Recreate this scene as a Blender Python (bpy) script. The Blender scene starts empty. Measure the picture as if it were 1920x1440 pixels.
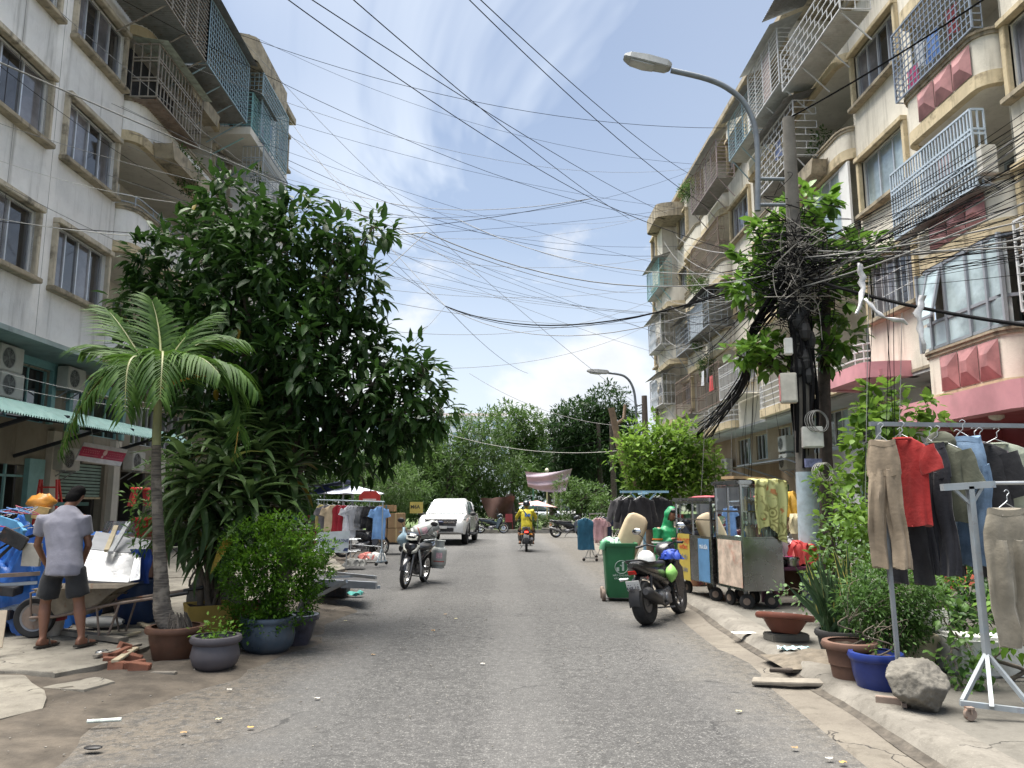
import bpy, bmesh, math, random
import numpy as np
from mathutils import Vector, Matrix, Euler
rad = math.radians
random.seed(7); rng = np.random.default_rng(7)
SC = bpy.context.scene
COL = SC.collection

# ---------------------------------------------------------------- camera
F_PX, CAM_H, PITCH, YAW = 1442.0, 1.6, rad(8.79), rad(0.99)
cam_d = bpy.data.cameras.new("camera")
cam_d.sensor_width = 36.0
cam_d.lens = 36.0 * F_PX / 1920.0
cam_d.clip_start, cam_d.clip_end = 0.05, 3000.0
cam = bpy.data.objects.new("camera", cam_d)
cam.location = (0, 0, CAM_H)
cam.rotation_euler = (rad(90) + PITCH, 0, -YAW)
COL.objects.link(cam)
SC.camera = cam

# ---------------------------------------------------------------- light
SUN_EL, SUN_AZ = rad(76), math.atan2(-0.90, 0.42)     # azimuth measured from +Y towards +X
sdir = Vector((math.cos(SUN_EL) * math.sin(SUN_AZ), math.cos(SUN_EL) * math.cos(SUN_AZ), math.sin(SUN_EL)))
sun_d = bpy.data.lights.new("sun", 'SUN')
sun_d.energy = 5.0
sun_d.angle = rad(58)
sun_d.color = (1.0, 0.95, 0.87)
sun = bpy.data.objects.new("sun", sun_d)
sun.rotation_euler = sdir.to_track_quat('Z', 'Y').to_euler()
sun.location = (0, 0, 60)
COL.objects.link(sun)

wd = bpy.data.worlds.new("World"); SC.world = wd; wd.use_nodes = True
nt = wd.node_tree; nt.nodes.clear()
def wn(t, **k):
	n = nt.nodes.new(t)
	for a, b in k.items(): setattr(n, a, b)
	return n
def wl(a, b): nt.links.new(a, b)
def wmath(op, a, b=None, c=None):
	n = wn('ShaderNodeMath', operation=op)
	for i, s in enumerate((a, b, c)):
		if s is None: continue
		if isinstance(s, (int, float)): n.inputs[i].default_value = s
		else: wl(s, n.inputs[i])
	return n.outputs[0]
def wstep(x, lo, hi):
	n = wn('ShaderNodeMapRange', interpolation_type='SMOOTHSTEP')
	wl(x, n.inputs[0]); n.inputs[1].default_value = lo; n.inputs[2].default_value = hi
	return n.outputs[0]
SKY_OFF = (3.3, 7.7, 5.1); SKY_ROT = rad(-13)
sky = wn('ShaderNodeTexSky', sky_type='NISHITA')
sky.sun_disc = False
sky.sun_elevation = SUN_EL
sky.sun_rotation = SUN_AZ
sky.altitude = 10; sky.air_density = 1.0; sky.dust_density = 1.2; sky.ozone_density = 1.0
tc = wn('ShaderNodeTexCoord')
sep = wn('ShaderNodeSeparateXYZ'); wl(tc.outputs['Generated'], sep.inputs[0])
zz = wmath('MAXIMUM', sep.outputs[2], 0.0)
den = wmath('ADD', zz, 0.16)
cmb = wn('ShaderNodeCombineXYZ')
wl(wmath('DIVIDE', sep.outputs[0], den), cmb.inputs[0]); wl(wmath('DIVIDE', sep.outputs[1], den), cmb.inputs[1])
def wnoise(vec, scale, detail, rough=.55, dist=0., off=(0, 0, 0), sc=(1, 1, 1), rz=0.):
	mp = wn('ShaderNodeMapping'); wl(vec, mp.inputs[0]); mp.inputs[2].default_value = (0, 0, rz); mp.inputs[1].default_value = off; mp.inputs[3].default_value = sc
	n = wn('ShaderNodeTexNoise'); wl(mp.outputs[0], n.inputs['Vector'])
	n.inputs['Scale'].default_value = scale; n.inputs['Detail'].default_value = detail
	n.inputs['Roughness'].default_value = rough; n.inputs['Distortion'].default_value = dist
	return n.outputs[0]
n1 = wnoise(cmb.outputs[0], 1.15, 6, .62, .7, (3.1, 1.7, 0), (1.0, .55, 1), .5)
n2 = wnoise(cmb.outputs[0], .42, 2, .5, 0, (7.3, 2.2, 0))
thin = wmath('MULTIPLY', wstep(n1, .43, .60), wstep(n2, .25, .5))
thin = wmath('MAXIMUM', wmath("MULTIPLY", thin, .8), wmath('MULTIPLY', wstep(n2, .2, .7), .42))
thin = wmath('MAXIMUM', thin, wmath('MULTIPLY', wstep(zz, .55, .0), .80))
# cumulus standing above the horizon, thinning out higher up
n3 = wnoise(tc.outputs['Generated'], 3.1, 7, .56, .15, SKY_OFF, (1, 1, 1.5), SKY_ROT)
low = wn('ShaderNodeMapRange'); wl(zz, low.inputs[0])
for i_, v_ in enumerate((.10, .50, .47, .74)): low.inputs[i_ + 1].default_value = v_
edge = wmath('SUBTRACT', n3, low.outputs[0])
cum = wstep(edge, -.02, .10)
cr = wn('ShaderNodeValToRGB')
cr.color_ramp.elements[0].position = 0; cr.color_ramp.elements[0].color = (7.3, 7.3, 7.3, 1)
cr.color_ramp.elements[1].position = 1.0; cr.color_ramp.elements[1].color = (5.5, 5.85, 6.5, 1)
wl(wstep(edge, .03, .22), cr.inputs[0])
mixa = wn('ShaderNodeMix', data_type='RGBA'); wl(thin, mixa.inputs[0]); wl(sky.outputs[0], mixa.inputs[6]); mixa.inputs[7].default_value = (6.3, 6.9, 7.7, 1)
mixb = wn('ShaderNodeMix', data_type='RGBA'); wl(wmath('MULTIPLY', cum, .82), mixb.inputs[0]); wl(mixa.outputs[2], mixb.inputs[6]); wl(cr.outputs[0], mixb.inputs[7])
wd.cycles.sampling_method = 'MANUAL'; wd.cycles.sample_map_resolution = 512
bg = wn('ShaderNodeBackground'); bg.inputs[1].default_value = 0.058
wl(mixb.outputs[2], bg.inputs[0])
wo = wn('ShaderNodeOutputWorld'); wl(bg.outputs[0], wo.inputs[0])

SC.view_settings.view_transform = 'Standard'
SC.view_settings.look = 'None'
SC.view_settings.exposure = 1.42
SC.view_settings.gamma = 1.0
SC.view_settings.use_curve_mapping = False
SC.render.engine = 'CYCLES'
cy = SC.cycles
cy.use_denoising = True
try: cy.denoiser = 'OPENIMAGEDENOISE'
except Exception: pass
cy.max_bounces = 6; cy.diffuse_bounces = 3; cy.glossy_bounces = 3; cy.transmission_bounces = 5; cy.transparent_max_bounces = 8
cy.caustics_reflective = False; cy.caustics_refractive = False
cy.sample_clamp_indirect = 6

# ---------------------------------------------------------------- pixel -> place
def ray(px, py):
	cx = (px - 960) / F_PX; cyy = (720 - py) / F_PX
	fy = math.cos(PITCH) - cyy * math.sin(PITCH); uz = math.sin(PITCH) + cyy * math.cos(PITCH)
	return Vector((cx * math.cos(YAW) + fy * math.sin(YAW), -cx * math.sin(YAW) + fy * math.cos(YAW), uz))
def P(px, py, X=None, Y=None, Z=None):
	d = ray(px, py)
	t = X / d.x if X is not None else Y / d.y if Y is not None else (Z - CAM_H) / d.z
	return Vector((d.x * t, d.y * t, CAM_H + d.z * t))

# ---------------------------------------------------------------- materials
MATS = {}
def nodes(name):
	m = bpy.data.materials.new(name); m.use_nodes = True
	t = m.node_tree; b = t.nodes.get('Principled BSDF')
	return m, t, b
def N(t, ty, **k):
	n = t.nodes.new(ty)
	for a, b in k.items():
		if a.startswith('i_'):
			key = a[2:]
			n.inputs[int(key) if key.isdigit() else key].default_value = b
		else: setattr(n, a, b)
	return n
def setin(b, k, v):
	if k in b.inputs: b.inputs[k].default_value = v
def c4(c): return (c[0], c[1], c[2], 1)
def scl(c, k): return tuple(max(0, min(1, x * k)) for x in c[:3])
def coords(t, space, scale=(1, 1, 1)):
	if space == 'W':
		g = N(t, 'ShaderNodeNewGeometry'); out = g.outputs['Position']
	else:
		g = N(t, 'ShaderNodeTexCoord'); out = g.outputs['Object']
	mp = N(t, 'ShaderNodeMapping'); t.links.new(out, mp.inputs[0]); mp.inputs[3].default_value = scale
	return mp.outputs[0]
def noise(t, vec, scale, detail=5, rough=.55, dist=0):
	n = N(t, 'ShaderNodeTexNoise'); t.links.new(vec, n.inputs['Vector'])
	n.inputs['Scale'].default_value = scale; n.inputs['Detail'].default_value = detail
	n.inputs['Roughness'].default_value = rough; n.inputs['Distortion'].default_value = dist
	return n.outputs[0]
def mrange(t, x, lo, hi, a=0., b=1.):
	n = N(t, 'ShaderNodeMapRange', interpolation_type='SMOOTHSTEP'); t.links.new(x, n.inputs[0])
	for i, v in enumerate((lo, hi, a, b)): n.inputs[i + 1].default_value = v
	return n.outputs[0]
def mixc(t, fac, a, b, blend='MIX'):
	n = N(t, 'ShaderNodeMix', data_type='RGBA', blend_type=blend)
	for i, v in ((0, fac), (6, a), (7, b)):
		if isinstance(v, (int, float)): n.inputs[i].default_value = v
		elif isinstance(v, tuple): n.inputs[i].default_value = c4(v)
		else: t.links.new(v, n.inputs[i])
	return n.outputs[2]
def mm(t, op, a, b):
	n = N(t, 'ShaderNodeMath', operation=op)
	for i, v in enumerate((a, b)):
		if isinstance(v, (int, float)): n.inputs[i].default_value = v
		else: t.links.new(v, n.inputs[i])
	return n.outputs[0]
def bumpn(t, b, h, strength=.3, dist=.02):
	n = N(t, 'ShaderNodeBump'); n.inputs['Strength'].default_value = strength; n.inputs['Distance'].default_value = dist
	t.links.new(h, n.inputs['Height']); t.links.new(n.outputs[0], b.inputs['Normal'])
def M(name, col, rough=.6, metal=0., var=.18, scale=5., bump=.0, bscale=60., dirt=0., dirtc=(.06, .05, .04), dscale=2.5,
	  streak=0., space='O', spec=.5, alpha=1., trans=0., ior=1.45, emit=0., rust=0., coat=0., sheen=0., bd=.01):
	if name in MATS: return MATS[name]
	m, t, b = nodes(name)
	v = coords(t, space)
	n = noise(t, v, scale, 6, .6)
	c = mixc(t, mrange(t, n, .25, .75), scl(col, 1 - var), scl(col, 1 + var))
	if dirt > 0:
		d = mrange(t, noise(t, v, dscale, 8, .68, .2), .50, .72, 0, dirt)
		c = mixc(t, d, c, dirtc)
	if streak > 0:
		vs = coords(t, space, (3.2, 3.2, .22))
		s = mrange(t, noise(t, vs, 1.6, 7, .65), .50, .74, 0, streak)
		c = mixc(t, s, c, dirtc)
	if rust > 0:
		r = mrange(t, noise(t, v, 9, 7, .7), .56, .66, 0, rust)
		c = mixc(t, r, c, (.16, .06, .025))
	t.links.new(c, b.inputs['Base Color'])
	ro = mrange(t, noise(t, v, scale * 1.7, 4), .2, .8, max(.02, rough - .1), min(1, rough + .1))
	t.links.new(ro, b.inputs['Roughness'])
	setin(b, 'Metallic', metal); setin(b, 'Specular IOR Level', spec); setin(b, 'IOR', ior)
	if alpha < 1: setin(b, 'Alpha', alpha)
	if trans > 0: setin(b, 'Transmission Weight', trans)
	if coat > 0: setin(b, 'Coat Weight', coat); setin(b, 'Coat Roughness', .08)
	if sheen > 0: setin(b, 'Sheen Weight', sheen)
	if emit > 0: b.inputs['Emission Color'].default_value = c4(col); b.inputs['Emission Strength'].default_value = emit
	if bump > 0: bumpn(t, b, noise(t, v, bscale, 5, .6, .25 if bd > .02 else 0), bump, bd)
	MATS[name] = m
	return m
def LEAF(name, c0, c1, rough=.42, transl=.28, c2=None):
	"""foliage: hue varies from leaf to leaf (attribute rnd), some light passes through"""
	if name in MATS: return MATS[name]
	m, t, b = nodes(name)
	a = N(t, 'ShaderNodeAttribute', attribute_name='rnd'); fac = a.outputs['Fac']
	oi = N(t, 'ShaderNodeObjectInfo')
	fac = mm(t, 'FRACT', mm(t, 'ADD', fac, mm(t, 'MULTIPLY', oi.outputs['Random'], mm(t, 'LESS_THAN', fac, .00001))), 0)
	r = N(t, 'ShaderNodeValToRGB'); t.links.new(fac, r.inputs[0])
	e = r.color_ramp.elements
	e[0].position = 0; e[0].color = c4(c0); e[1].position = .9; e[1].color = c4(c1)
	if c2:
		k = e.new(.955); k.color = c4(c1); k = e.new(.985); k.color = c4(c2)
	c = mixc(t, mrange(t, noise(t, coords(t, 'W'), 7, 4), .3, .7, 0, .5), r.outputs[0], scl(c0, .8))
	t.links.new(c, b.inputs['Base Color']); b.inputs['Roughness'].default_value = rough
	setin(b, 'Specular IOR Level', .22)
	tr = N(t, 'ShaderNodeBsdfTranslucent'); t.links.new(mixc(t, .5, c, scl(c1, 1.5)), tr.inputs[0])
	mx = N(t, 'ShaderNodeMixShader'); mx.inputs[0].default_value = transl
	t.links.new(b.outputs[0], mx.inputs[1]); t.links.new(tr.outputs[0], mx.inputs[2])
	t.links.new(mx.outputs[0], t.nodes['Material Output'].inputs[0])
	MATS[name] = m
	return m
def GLASS(name, tint=(.8, .9, .9), alpha=.25, rough=.03):
	"""thin pane: mirror of the surroundings over a see-through tint"""
	if name in MATS: return MATS[name]
	m, t, b = nodes(name)
	t.nodes.remove(b)
	tr = N(t, 'ShaderNodeBsdfTransparent'); tr.inputs[0].default_value = c4(tint)
	gl = N(t, 'ShaderNodeBsdfGlossy'); gl.inputs['Roughness'].default_value = rough; gl.inputs[0].default_value = (.95, .97, 1, 1)
	fr = N(t, 'ShaderNodeFresnel'); fr.inputs[0].default_value = 1.5
	df = N(t, 'ShaderNodeBsdfDiffuse'); t.links.new(mixc(t, noise(t, coords(t, 'W'), 3, 5), (.35, .38, .38), (.6, .62, .6)), df.inputs[0])
	m1 = N(t, 'ShaderNodeMixShader'); m1.inputs[0].default_value = alpha
	t.links.new(tr.outputs[0], m1.inputs[1]); t.links.new(df.outputs[0], m1.inputs[2])
	m2 = N(t, 'ShaderNodeMixShader'); t.links.new(fr.outputs[0], m2.inputs[0])
	t.links.new(m1.outputs[0], m2.inputs[1]); t.links.new(gl.outputs[0], m2.inputs[2])
	t.links.new(m2.outputs[0], t.nodes['Material Output'].inputs[0])
	MATS[name] = m
	return m

# ---------------------------------------------------------------- mesh builder
def rotm(rx=0, ry=0, rz=0): return Euler((rx, ry, rz)).to_matrix()
class MB:
	def __init__(s): s.v = []; s.f = []; s.mi = []; s.m = 0
	def add(s, vs, fs):
		o = len(s.v); s.v.extend([tuple(v) for v in vs]); s.f.extend([tuple(i + o for i in f) for f in fs]); s.mi.extend([s.m] * len(fs)); return s
	def box(s, c, d, rot=None):
		hx, hy, hz = d[0] / 2, d[1] / 2, d[2] / 2
		vs = [Vector((x * hx, y * hy, z * hz)) for z in (-1, 1) for y in (-1, 1) for x in (-1, 1)]
		if rot is not None: vs = [rot @ v for v in vs]
		c = Vector(c)
		return s.add([v + c for v in vs], [(0, 2, 3, 1), (4, 5, 7, 6), (0, 1, 5, 4), (2, 6, 7, 3), (0, 4, 6, 2), (1, 3, 7, 5)])
	def bb(s, a, b):
		return s.box([(a[i] + b[i]) / 2 for i in range(3)], [abs(b[i] - a[i]) for i in range(3)])
	def beam(s, a, b, w, h=None, up=(0, 0, 1)):
		a = Vector(a); b = Vector(b); d = b - a
		if d.length < 1e-6: return s
		x = d.normalized(); u = Vector(up)
		if abs(x.dot(u)) > .98: u = Vector((1, 0, 0))
		y = u.cross(x).normalized(); z = x.cross(y)
		return s.box((a + b) / 2, (d.length, w, h or w), Matrix((x, y, z)).transposed())
	def tube(s, pts, r, n=8, caps=True, flat=None, twist=None):
		pts = [Vector(p) for p in pts]; k = len(pts)
		rs = list(r) if isinstance(r, (list, tuple)) else [r] * k
		tan = [(pts[min(i + 1, k - 1)] - pts[max(i - 1, 0)]).normalized() for i in range(k)]
		u = Vector((0, 0, 1)) if abs(tan[0].z) < .9 else Vector((1, 0, 0))
		nn = (u - tan[0] * u.dot(tan[0])).normalized(); vs = []
		for i in range(k):
			nn = (nn - tan[i] * nn.dot(tan[i])); nn = nn.normalized() if nn.length > 1e-6 else tan[i].orthogonal().normalized()
			bb = tan[i].cross(nn); fl = 1 if flat is None else flat
			for j in range(n):
				a = 2 * math.pi * j / n
				vs.append(pts[i] + (nn * math.cos(a) + bb * math.sin(a) * fl) * rs[i])
		fs = [(i * n + j, i * n + (j + 1) % n, (i + 1) * n + (j + 1) % n, (i + 1) * n + j) for i in range(k - 1) for j in range(n)]
		if caps: fs += [tuple(reversed(range(n))), tuple(range((k - 1) * n, k * n))]
		return s.add(vs, fs)
	def loft(s, secs, closed=True, caps=True):
		n = len(secs[0]); k = len(secs); vs = [p for q in secs for p in q]
		fs = [(i * n + j, i * n + (j + 1) % n, (i + 1) * n + (j + 1) % n, (i + 1) * n + j) for i in range(k - 1) for j in range(n if closed else n - 1)]
		if caps and closed: fs += [tuple(reversed(range(n))), tuple(range((k - 1) * n, k * n))]
		return s.add(vs, fs)
	def lathe(s, prof, n=24, c=(0, 0, 0), rot=None, sx=1, sy=1, caps=False):
		c = Vector(c); secs = []
		for (r, z) in prof:
			q = []
			for j in range(n):
				a = 2 * math.pi * j / n; v = Vector((r * math.cos(a) * sx, r * math.sin(a) * sy, z))
				if rot is not None: v = rot @ v
				q.append(v + c)
			secs.append(q)
		return s.loft(secs, True, caps)
	def prism(s, poly, h0, h1, fn):
		"""poly in 2-D, extruded from h0 to h1; fn(a, b, h) -> point"""
		n = len(poly); vs = [fn(a, b, h0) for a, b in poly] + [fn(a, b, h1) for a, b in poly]
		return s.add(vs, [tuple(range(n)), tuple(reversed(range(n, 2 * n)))] + [(i, (i + 1) % n, n + (i + 1) % n, n + i) for i in range(n)])
	def grid(s, fn, nu, nv, closed=False):
		vs = [fn(i / (nu if closed else nu - 1), j / (nv - 1)) for j in range(nv) for i in range(nu)]
		w = nu if closed else nu - 1
		return s.add(vs, [(j * nu + i, j * nu + (i + 1) % nu, (j + 1) * nu + (i + 1) % nu, (j + 1) * nu + i) for j in range(nv - 1) for i in range(w)])
	def ell(s, c, r, rot=None, nu=14, nv=9):
		c = Vector(c)
		def fn(u, v):
			a = 2 * math.pi * u; b = math.pi * (v - .5)
			p = Vector((r[0] * math.cos(a) * math.cos(b), r[1] * math.sin(a) * math.cos(b), r[2] * math.sin(b)))
			if rot is not None: p = rot @ p
			return p + c
		return s.grid(fn, nu, nv, True)
	def torus(s, c, R, r, rot=None, n=24, k=8, sx=1):
		c = Vector(c)
		def fn(u, v):
			a = 2 * math.pi * u; b = 2 * math.pi * v
			p = Vector(((R + r * math.cos(b)) * math.cos(a), (R + r * math.cos(b)) * math.sin(a), r * math.sin(b) * sx))
			if rot is not None: p = rot @ p
			return p + c
		return s.grid(fn, n, k + 1, True)
	def quad(s, a, b, c, d): return s.add([a, b, c, d], [(0, 1, 2, 3)])
	def xf(s, mat, start=0):
		s.v[start:] = [tuple(mat @ Vector(v)) for v in s.v[start:]]; return s
	def mesh(s, name, mats, smooth=None, bevel=0., jitter=0., weld=False):
		me = bpy.data.meshes.new(name); me.from_pydata(s.v, [], s.f)
		for q in (mats if isinstance(mats, (list, tuple)) else [mats]): me.materials.append(q)
		if len(me.materials) > 1: me.polygons.foreach_set('material_index', s.mi)
		if bevel > 0 or weld:
			bm = bmesh.new(); bm.from_mesh(me)
			if weld: bmesh.ops.remove_doubles(bm, verts=bm.verts, dist=.0004)
			if bevel > 0:
				ed = [e for e in bm.edges if len(e.link_faces) == 2 and e.calc_face_angle(0) > .5]
				bmesh.ops.bevel(bm, geom=ed, offset=bevel, segments=2, affect='EDGES', clamp_overlap=True)
			bmesh.ops.recalc_face_normals(bm, faces=bm.faces)
			bm.to_mesh(me); bm.free()
		me.update()
		if smooth is not None:
			me.polygons.foreach_set('use_smooth', [True] * len(me.polygons))
			me.set_sharp_from_angle(angle=rad(smooth))
		return me
	def build(s, name, mats, parent=None, smooth=None, bevel=0., w=False, weld=False):
		return mk(name, s.mesh(name, mats, smooth, bevel, weld=weld), parent, w)
def mk(name, me, parent=None, w=False):
	o = bpy.data.objects.new(name, me); COL.objects.link(o)
	if parent is not None:
		o.parent = parent
		if w:
			o.matrix_parent_inverse = wmat(parent).inverted()
	return o
def wmat(o):
	m = o.matrix_basis.copy() if o.parent is None else wmat(o.parent) @ o.matrix_parent_inverse @ o.matrix_basis
	return m
def tag(o, label, cat=None, group=None):
	o['label'] = label
	if cat: o['category'] = cat
	if group: o['group'] = group
	return o
def struct(o): o['kind'] = 'structure'; return o
def stuff(o): o['kind'] = 'stuff'; return o
def thing(name, label, cat, loc=(0, 0, 0), rz=0, group=None, rot=None):
	o = bpy.data.objects.new(name, None); COL.objects.link(o); o.empty_display_size = .1
	o.location = loc; o.rotation_euler = rot or (0, 0, rz)
	return tag(o, label, cat, group)
def dup(src, parent=None):
	c = src.copy(); COL.objects.link(c); c.parent = parent
	for ch in KIDS(src): dup(ch, c)
	return c
def KIDS(o): return [k for k in COL.objects if k.parent == o] if not hasattr(o, 'children') else list(o.children)
def place(o, loc, rz=0, label=None, group=None, s=None):
	o.location = loc; o.rotation_euler = (0, 0, rz)
	if label: o['label'] = label
	if group: o['group'] = group
	if s: o.scale = (s, s, s)
	return o
def lerp(a, b, t): return a + (b - a) * t
def interp(x, pts):
	if x <= pts[0][0]: return pts[0][1]
	for (a, va), (b, vb) in zip(pts, pts[1:]):
		if x <= b: return lerp(va, vb, (x - a) / (b - a))
	return pts[-1][1]
def sag(a, b, s, n=14):
	a = Vector(a); b = Vector(b)
	return [a.lerp(b, i / n) - Vector((0, 0, 4 * s * (i / n) * (1 - i / n))) for i in range(n + 1)]
def smoothpath(pts, k=4):
	pts = [Vector(p) for p in pts]; out = []
	for i in range(len(pts) - 1):
		p0 = pts[max(i - 1, 0)]; p1 = pts[i]; p2 = pts[i + 1]; p3 = pts[min(i + 2, len(pts) - 1)]
		for j in range(k):
			t = j / k
			out.append(.5 * ((2 * p1) + (p2 - p0) * t + (2 * p0 - 5 * p1 + 4 * p2 - p3) * t * t + (3 * p1 - p0 - 3 * p2 + p3) * t ** 3))
	out.append(pts[-1]); return out
# smooth value noise for warping meshes
def vn(x, y=0., z=0., seed=0):
	return math.sin(x * 1.7 + seed * 1.3 + 1.9 * math.sin(y * 1.3 + seed)) * .5 + math.sin(y * 2.3 + z * 1.9 + seed * 2.1 + 1.4 * math.sin(x * 1.1 + z)) * .35 + math.sin(z * 2.9 + x * 2.1 + seed) * .15

# ---------------------------------------------------------------- leaves (numpy)
T_BROAD = (np.array([(0, 0, 0), (.28, -.42, .07), (.28, .42, .07), (.33, 0, 0), (.66, -.40, .02), (.66, .40, .02), (.7, 0, -.05), (1, 0, -.16)]),
		   [(0, 1, 3), (0, 3, 2), (1, 4, 6, 3), (3, 6, 5, 2), (4, 7, 6), (6, 7, 5)])
T_SMALL = (np.array([(0, 0, 0), (.45, -.5, .08), (1, 0, -.05), (.45, .5, .08)]), [(0, 1, 2), (0, 2, 3)])
T_STRAP = (np.array([(0, -.2, 0), (0, .2, 0), (.3, -.5, .05), (.3, .5, .05), (.65, -.42, -.10), (.65, .42, -.10), (1, 0, -.42)]),
		   [(0, 2, 3, 1), (2, 4, 5, 3), (4, 6, 5)])
def frames(d, up):
	d = d / np.maximum(np.linalg.norm(d, axis=1, keepdims=True), 1e-6)
	y = np.cross(up, d); ny = np.linalg.norm(y, axis=1, keepdims=True)
	y = np.where(ny < 1e-3, np.array([[1., 0, 0]]), y / np.maximum(ny, 1e-6))
	z = np.cross(d, y)
	return np.stack([d, y, z], axis=2)
def leafmesh(name, mat, tmpl, pos, d, up, L, W, rnd=None):
	tv, tf = tmpl; n = len(pos); k = len(tv)
	A = frames(d, up)
	loc = np.empty((n, k, 3)); loc[:, :, 0] = tv[None, :, 0] * L[:, None]; loc[:, :, 1] = tv[None, :, 1] * W[:, None]; loc[:, :, 2] = tv[None, :, 2] * L[:, None]
	V = np.einsum('nij,nkj->nki', A, loc) + pos[:, None, :]
	return arrmesh(name, mat, V.reshape(-1, 3), tf, n, k, rng.random(n) if rnd is None else rnd)
def arrmesh(name, mat, V, tf, n, k, rnd):
	sizes = np.array([len(f) for f in tf]); flat = np.concatenate([np.array(f) for f in tf])
	idx = (flat[None, :] + (np.arange(n) * k)[:, None]).ravel(); sz = np.tile(sizes, n)
	me = bpy.data.meshes.new(name)
	me.vertices.add(len(V)); me.vertices.foreach_set('co', V.astype(np.float32).ravel())
	me.loops.add(len(idx)); me.loops.foreach_set('vertex_index', idx.astype(np.int32))
	me.polygons.add(len(sz)); st = np.concatenate([[0], np.cumsum(sz)[:-1]])
	me.polygons.foreach_set('loop_start', st.astype(np.int32))
	me.polygons.foreach_set('use_smooth', np.ones(len(sz), bool))
	a = me.attributes.new('rnd', 'FLOAT', 'POINT'); a.data.foreach_set('value', np.repeat(rnd, k).astype(np.float32))
	me.materials.append(mat); me.update(calc_edges=True); me.validate()
	return me
def rdir(n):
	v = rng.normal(size=(n, 3)); return v / np.linalg.norm(v, axis=1, keepdims=True)

# ================================================================ ground
KR = [(-6, 2.05), (2, 2.15), (5, 2.3), (10.4, 2.48), (15, 2.75), (26, 3.26), (33, 3.7), (37, 5.2), (39, 9.)]        # right kerb foot: y -> x
KL = [(-6, -4.2), (2, -3.5), (5.3, -3.15), (7.1, -3.0), (9, -2.35), (12.3, -2.7), (15, -3.1), (20.5, -4.5), (27, -4.9), (31, -5.6), (34, -9.), (36, -14.)]
def asphalt():
	m, t, b = nodes('asphalt'); v = coords(t, 'W')
	big = noise(t, v, .35, 6, .6, .3); mid = noise(t, v, 2.2, 7, .65); fine = noise(t, v, 60, 3, .7)
	vo = N(t, 'ShaderNodeTexVoronoi'); t.links.new(v, vo.inputs['Vector']); vo.inputs['Scale'].default_value = 70
	c = mixc(t, mrange(t, big, .3, .7), (.056, .055, .054), (.084, .0825, .080))
	c = mixc(t, mrange(t, mid, .40, .72, 0, .55), c, (.055, .054, .053))
	c = mixc(t, mrange(t, fine, .48, .75, 0, .75), c, (.20, .197, .19))
	sp = N(t, 'ShaderNodeSeparateColor'); t.links.new(vo.outputs['Color'], sp.inputs[0])
	c = mixc(t, mm(t, 'MULTIPLY', mrange(t, sp.outputs[0], .72, .9, 0, .85), mrange(t, vo.outputs[0], .55, .2)), c, (.28, .275, .26))
	c = mixc(t, mm(t, 'MULTIPLY', mrange(t, sp.outputs[1], .7, .9, 0, .8), mrange(t, vo.outputs[0], .6, .3)), c, (.035, .035, .036))
	# washed-in dust along the left edge and in patches
	sx = N(t, 'ShaderNodeSeparateXYZ'); t.links.new(v, sx.inputs[0])
	warp = mm(t, 'ADD', sx.outputs[0], mm(t, 'MULTIPLY', noise(t, v, .8, 6, .65), 2.6))
	near = mrange(t, sx.outputs[1], 13, 7)
	dust = mm(t, 'MULTIPLY', mrange(t, warp, -.1, -1.3), near)
	dust = mm(t, 'MULTIPLY', dust, mrange(t, mid, .25, .62, .35, .95))
	c = mixc(t, dust, c, (.13, .11, .086))
	dr = mm(t, 'MULTIPLY', mrange(t, mm(t, 'ADD', sx.outputs[0], mm(t, 'MULTIPLY', noise(t, v, 1.7, 6), 1.1)), 2.1, 2.9), .6)
	c = mixc(t, dr, c, (.125, .11, .088))
	blot = mrange(t, noise(t, v, .9, 5, .6), .60, .70, 0, .55)
	c = mixc(t, blot, c, (.045, .044, .043))
	c = mixc(t, mrange(t, noise(t, v, 11, 5, .8), .44, .62, 0, .75), c, (.038, .0375, .037)); c = mixc(t, mrange(t, noise(t, v, 19, 4, .8), .55, .68, 0, .8), c, (.18, .177, .17))
	# wheel tracks, repair patches and hairline cracks
	tk = mm(t, 'SINE', mm(t, 'MULTIPLY', mm(t, 'ADD', sx.outputs[0], mm(t, 'MULTIPLY', big, .5)), 3.6), 0)
	c = mixc(t, mrange(t, tk, .1, 1, 0, .28), c, (.135, .132, .128))
	nz = N(t, 'ShaderNodeTexNoise'); t.links.new(v, nz.inputs['Vector']); nz.inputs['Scale'].default_value = 1.4; nz.inputs['Detail'].default_value = 5
	ml = N(t, 'ShaderNodeVectorMath', operation='SCALE'); t.links.new(nz.outputs[1], ml.inputs[0]); ml.inputs['Scale'].default_value = .9
	va = N(t, 'ShaderNodeVectorMath', operation='ADD'); t.links.new(v, va.inputs[0]); t.links.new(ml.outputs[0], va.inputs[1])
	ve_ = N(t, 'ShaderNodeTexVoronoi', feature='DISTANCE_TO_EDGE'); t.links.new(va.outputs[0], ve_.inputs['Vector']); ve_.inputs['Scale'].default_value = .42
	vc = N(t, 'ShaderNodeTexVoronoi'); t.links.new(va.outputs[0], vc.inputs['Vector']); vc.inputs['Scale'].default_value = .42
	sc2 = N(t, 'ShaderNodeSeparateColor'); t.links.new(vc.outputs['Color'], sc2.inputs[0])
	c = mixc(t, mrange(t, sc2.outputs[0], .70, .76, 0, .22), c, (.062, .061, .060))
	crk = mm(t, 'MULTIPLY', mrange(t, ve_.outputs[0], .007, .002), mrange(t, mid, .48, .60, 0, .8))
	c = mixc(t, crk, c, (.03, .03, .03))
	t.links.new(c, b.inputs['Base Color']); b.inputs['Roughness'].default_value = .88
	h = mm(t, 'ADD', mm(t, 'MULTIPLY', vo.outputs[0], -.7), mm(t, 'MULTIPLY', fine, .8))
	bumpn(t, b, h, .9, .012)
	return m
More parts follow.
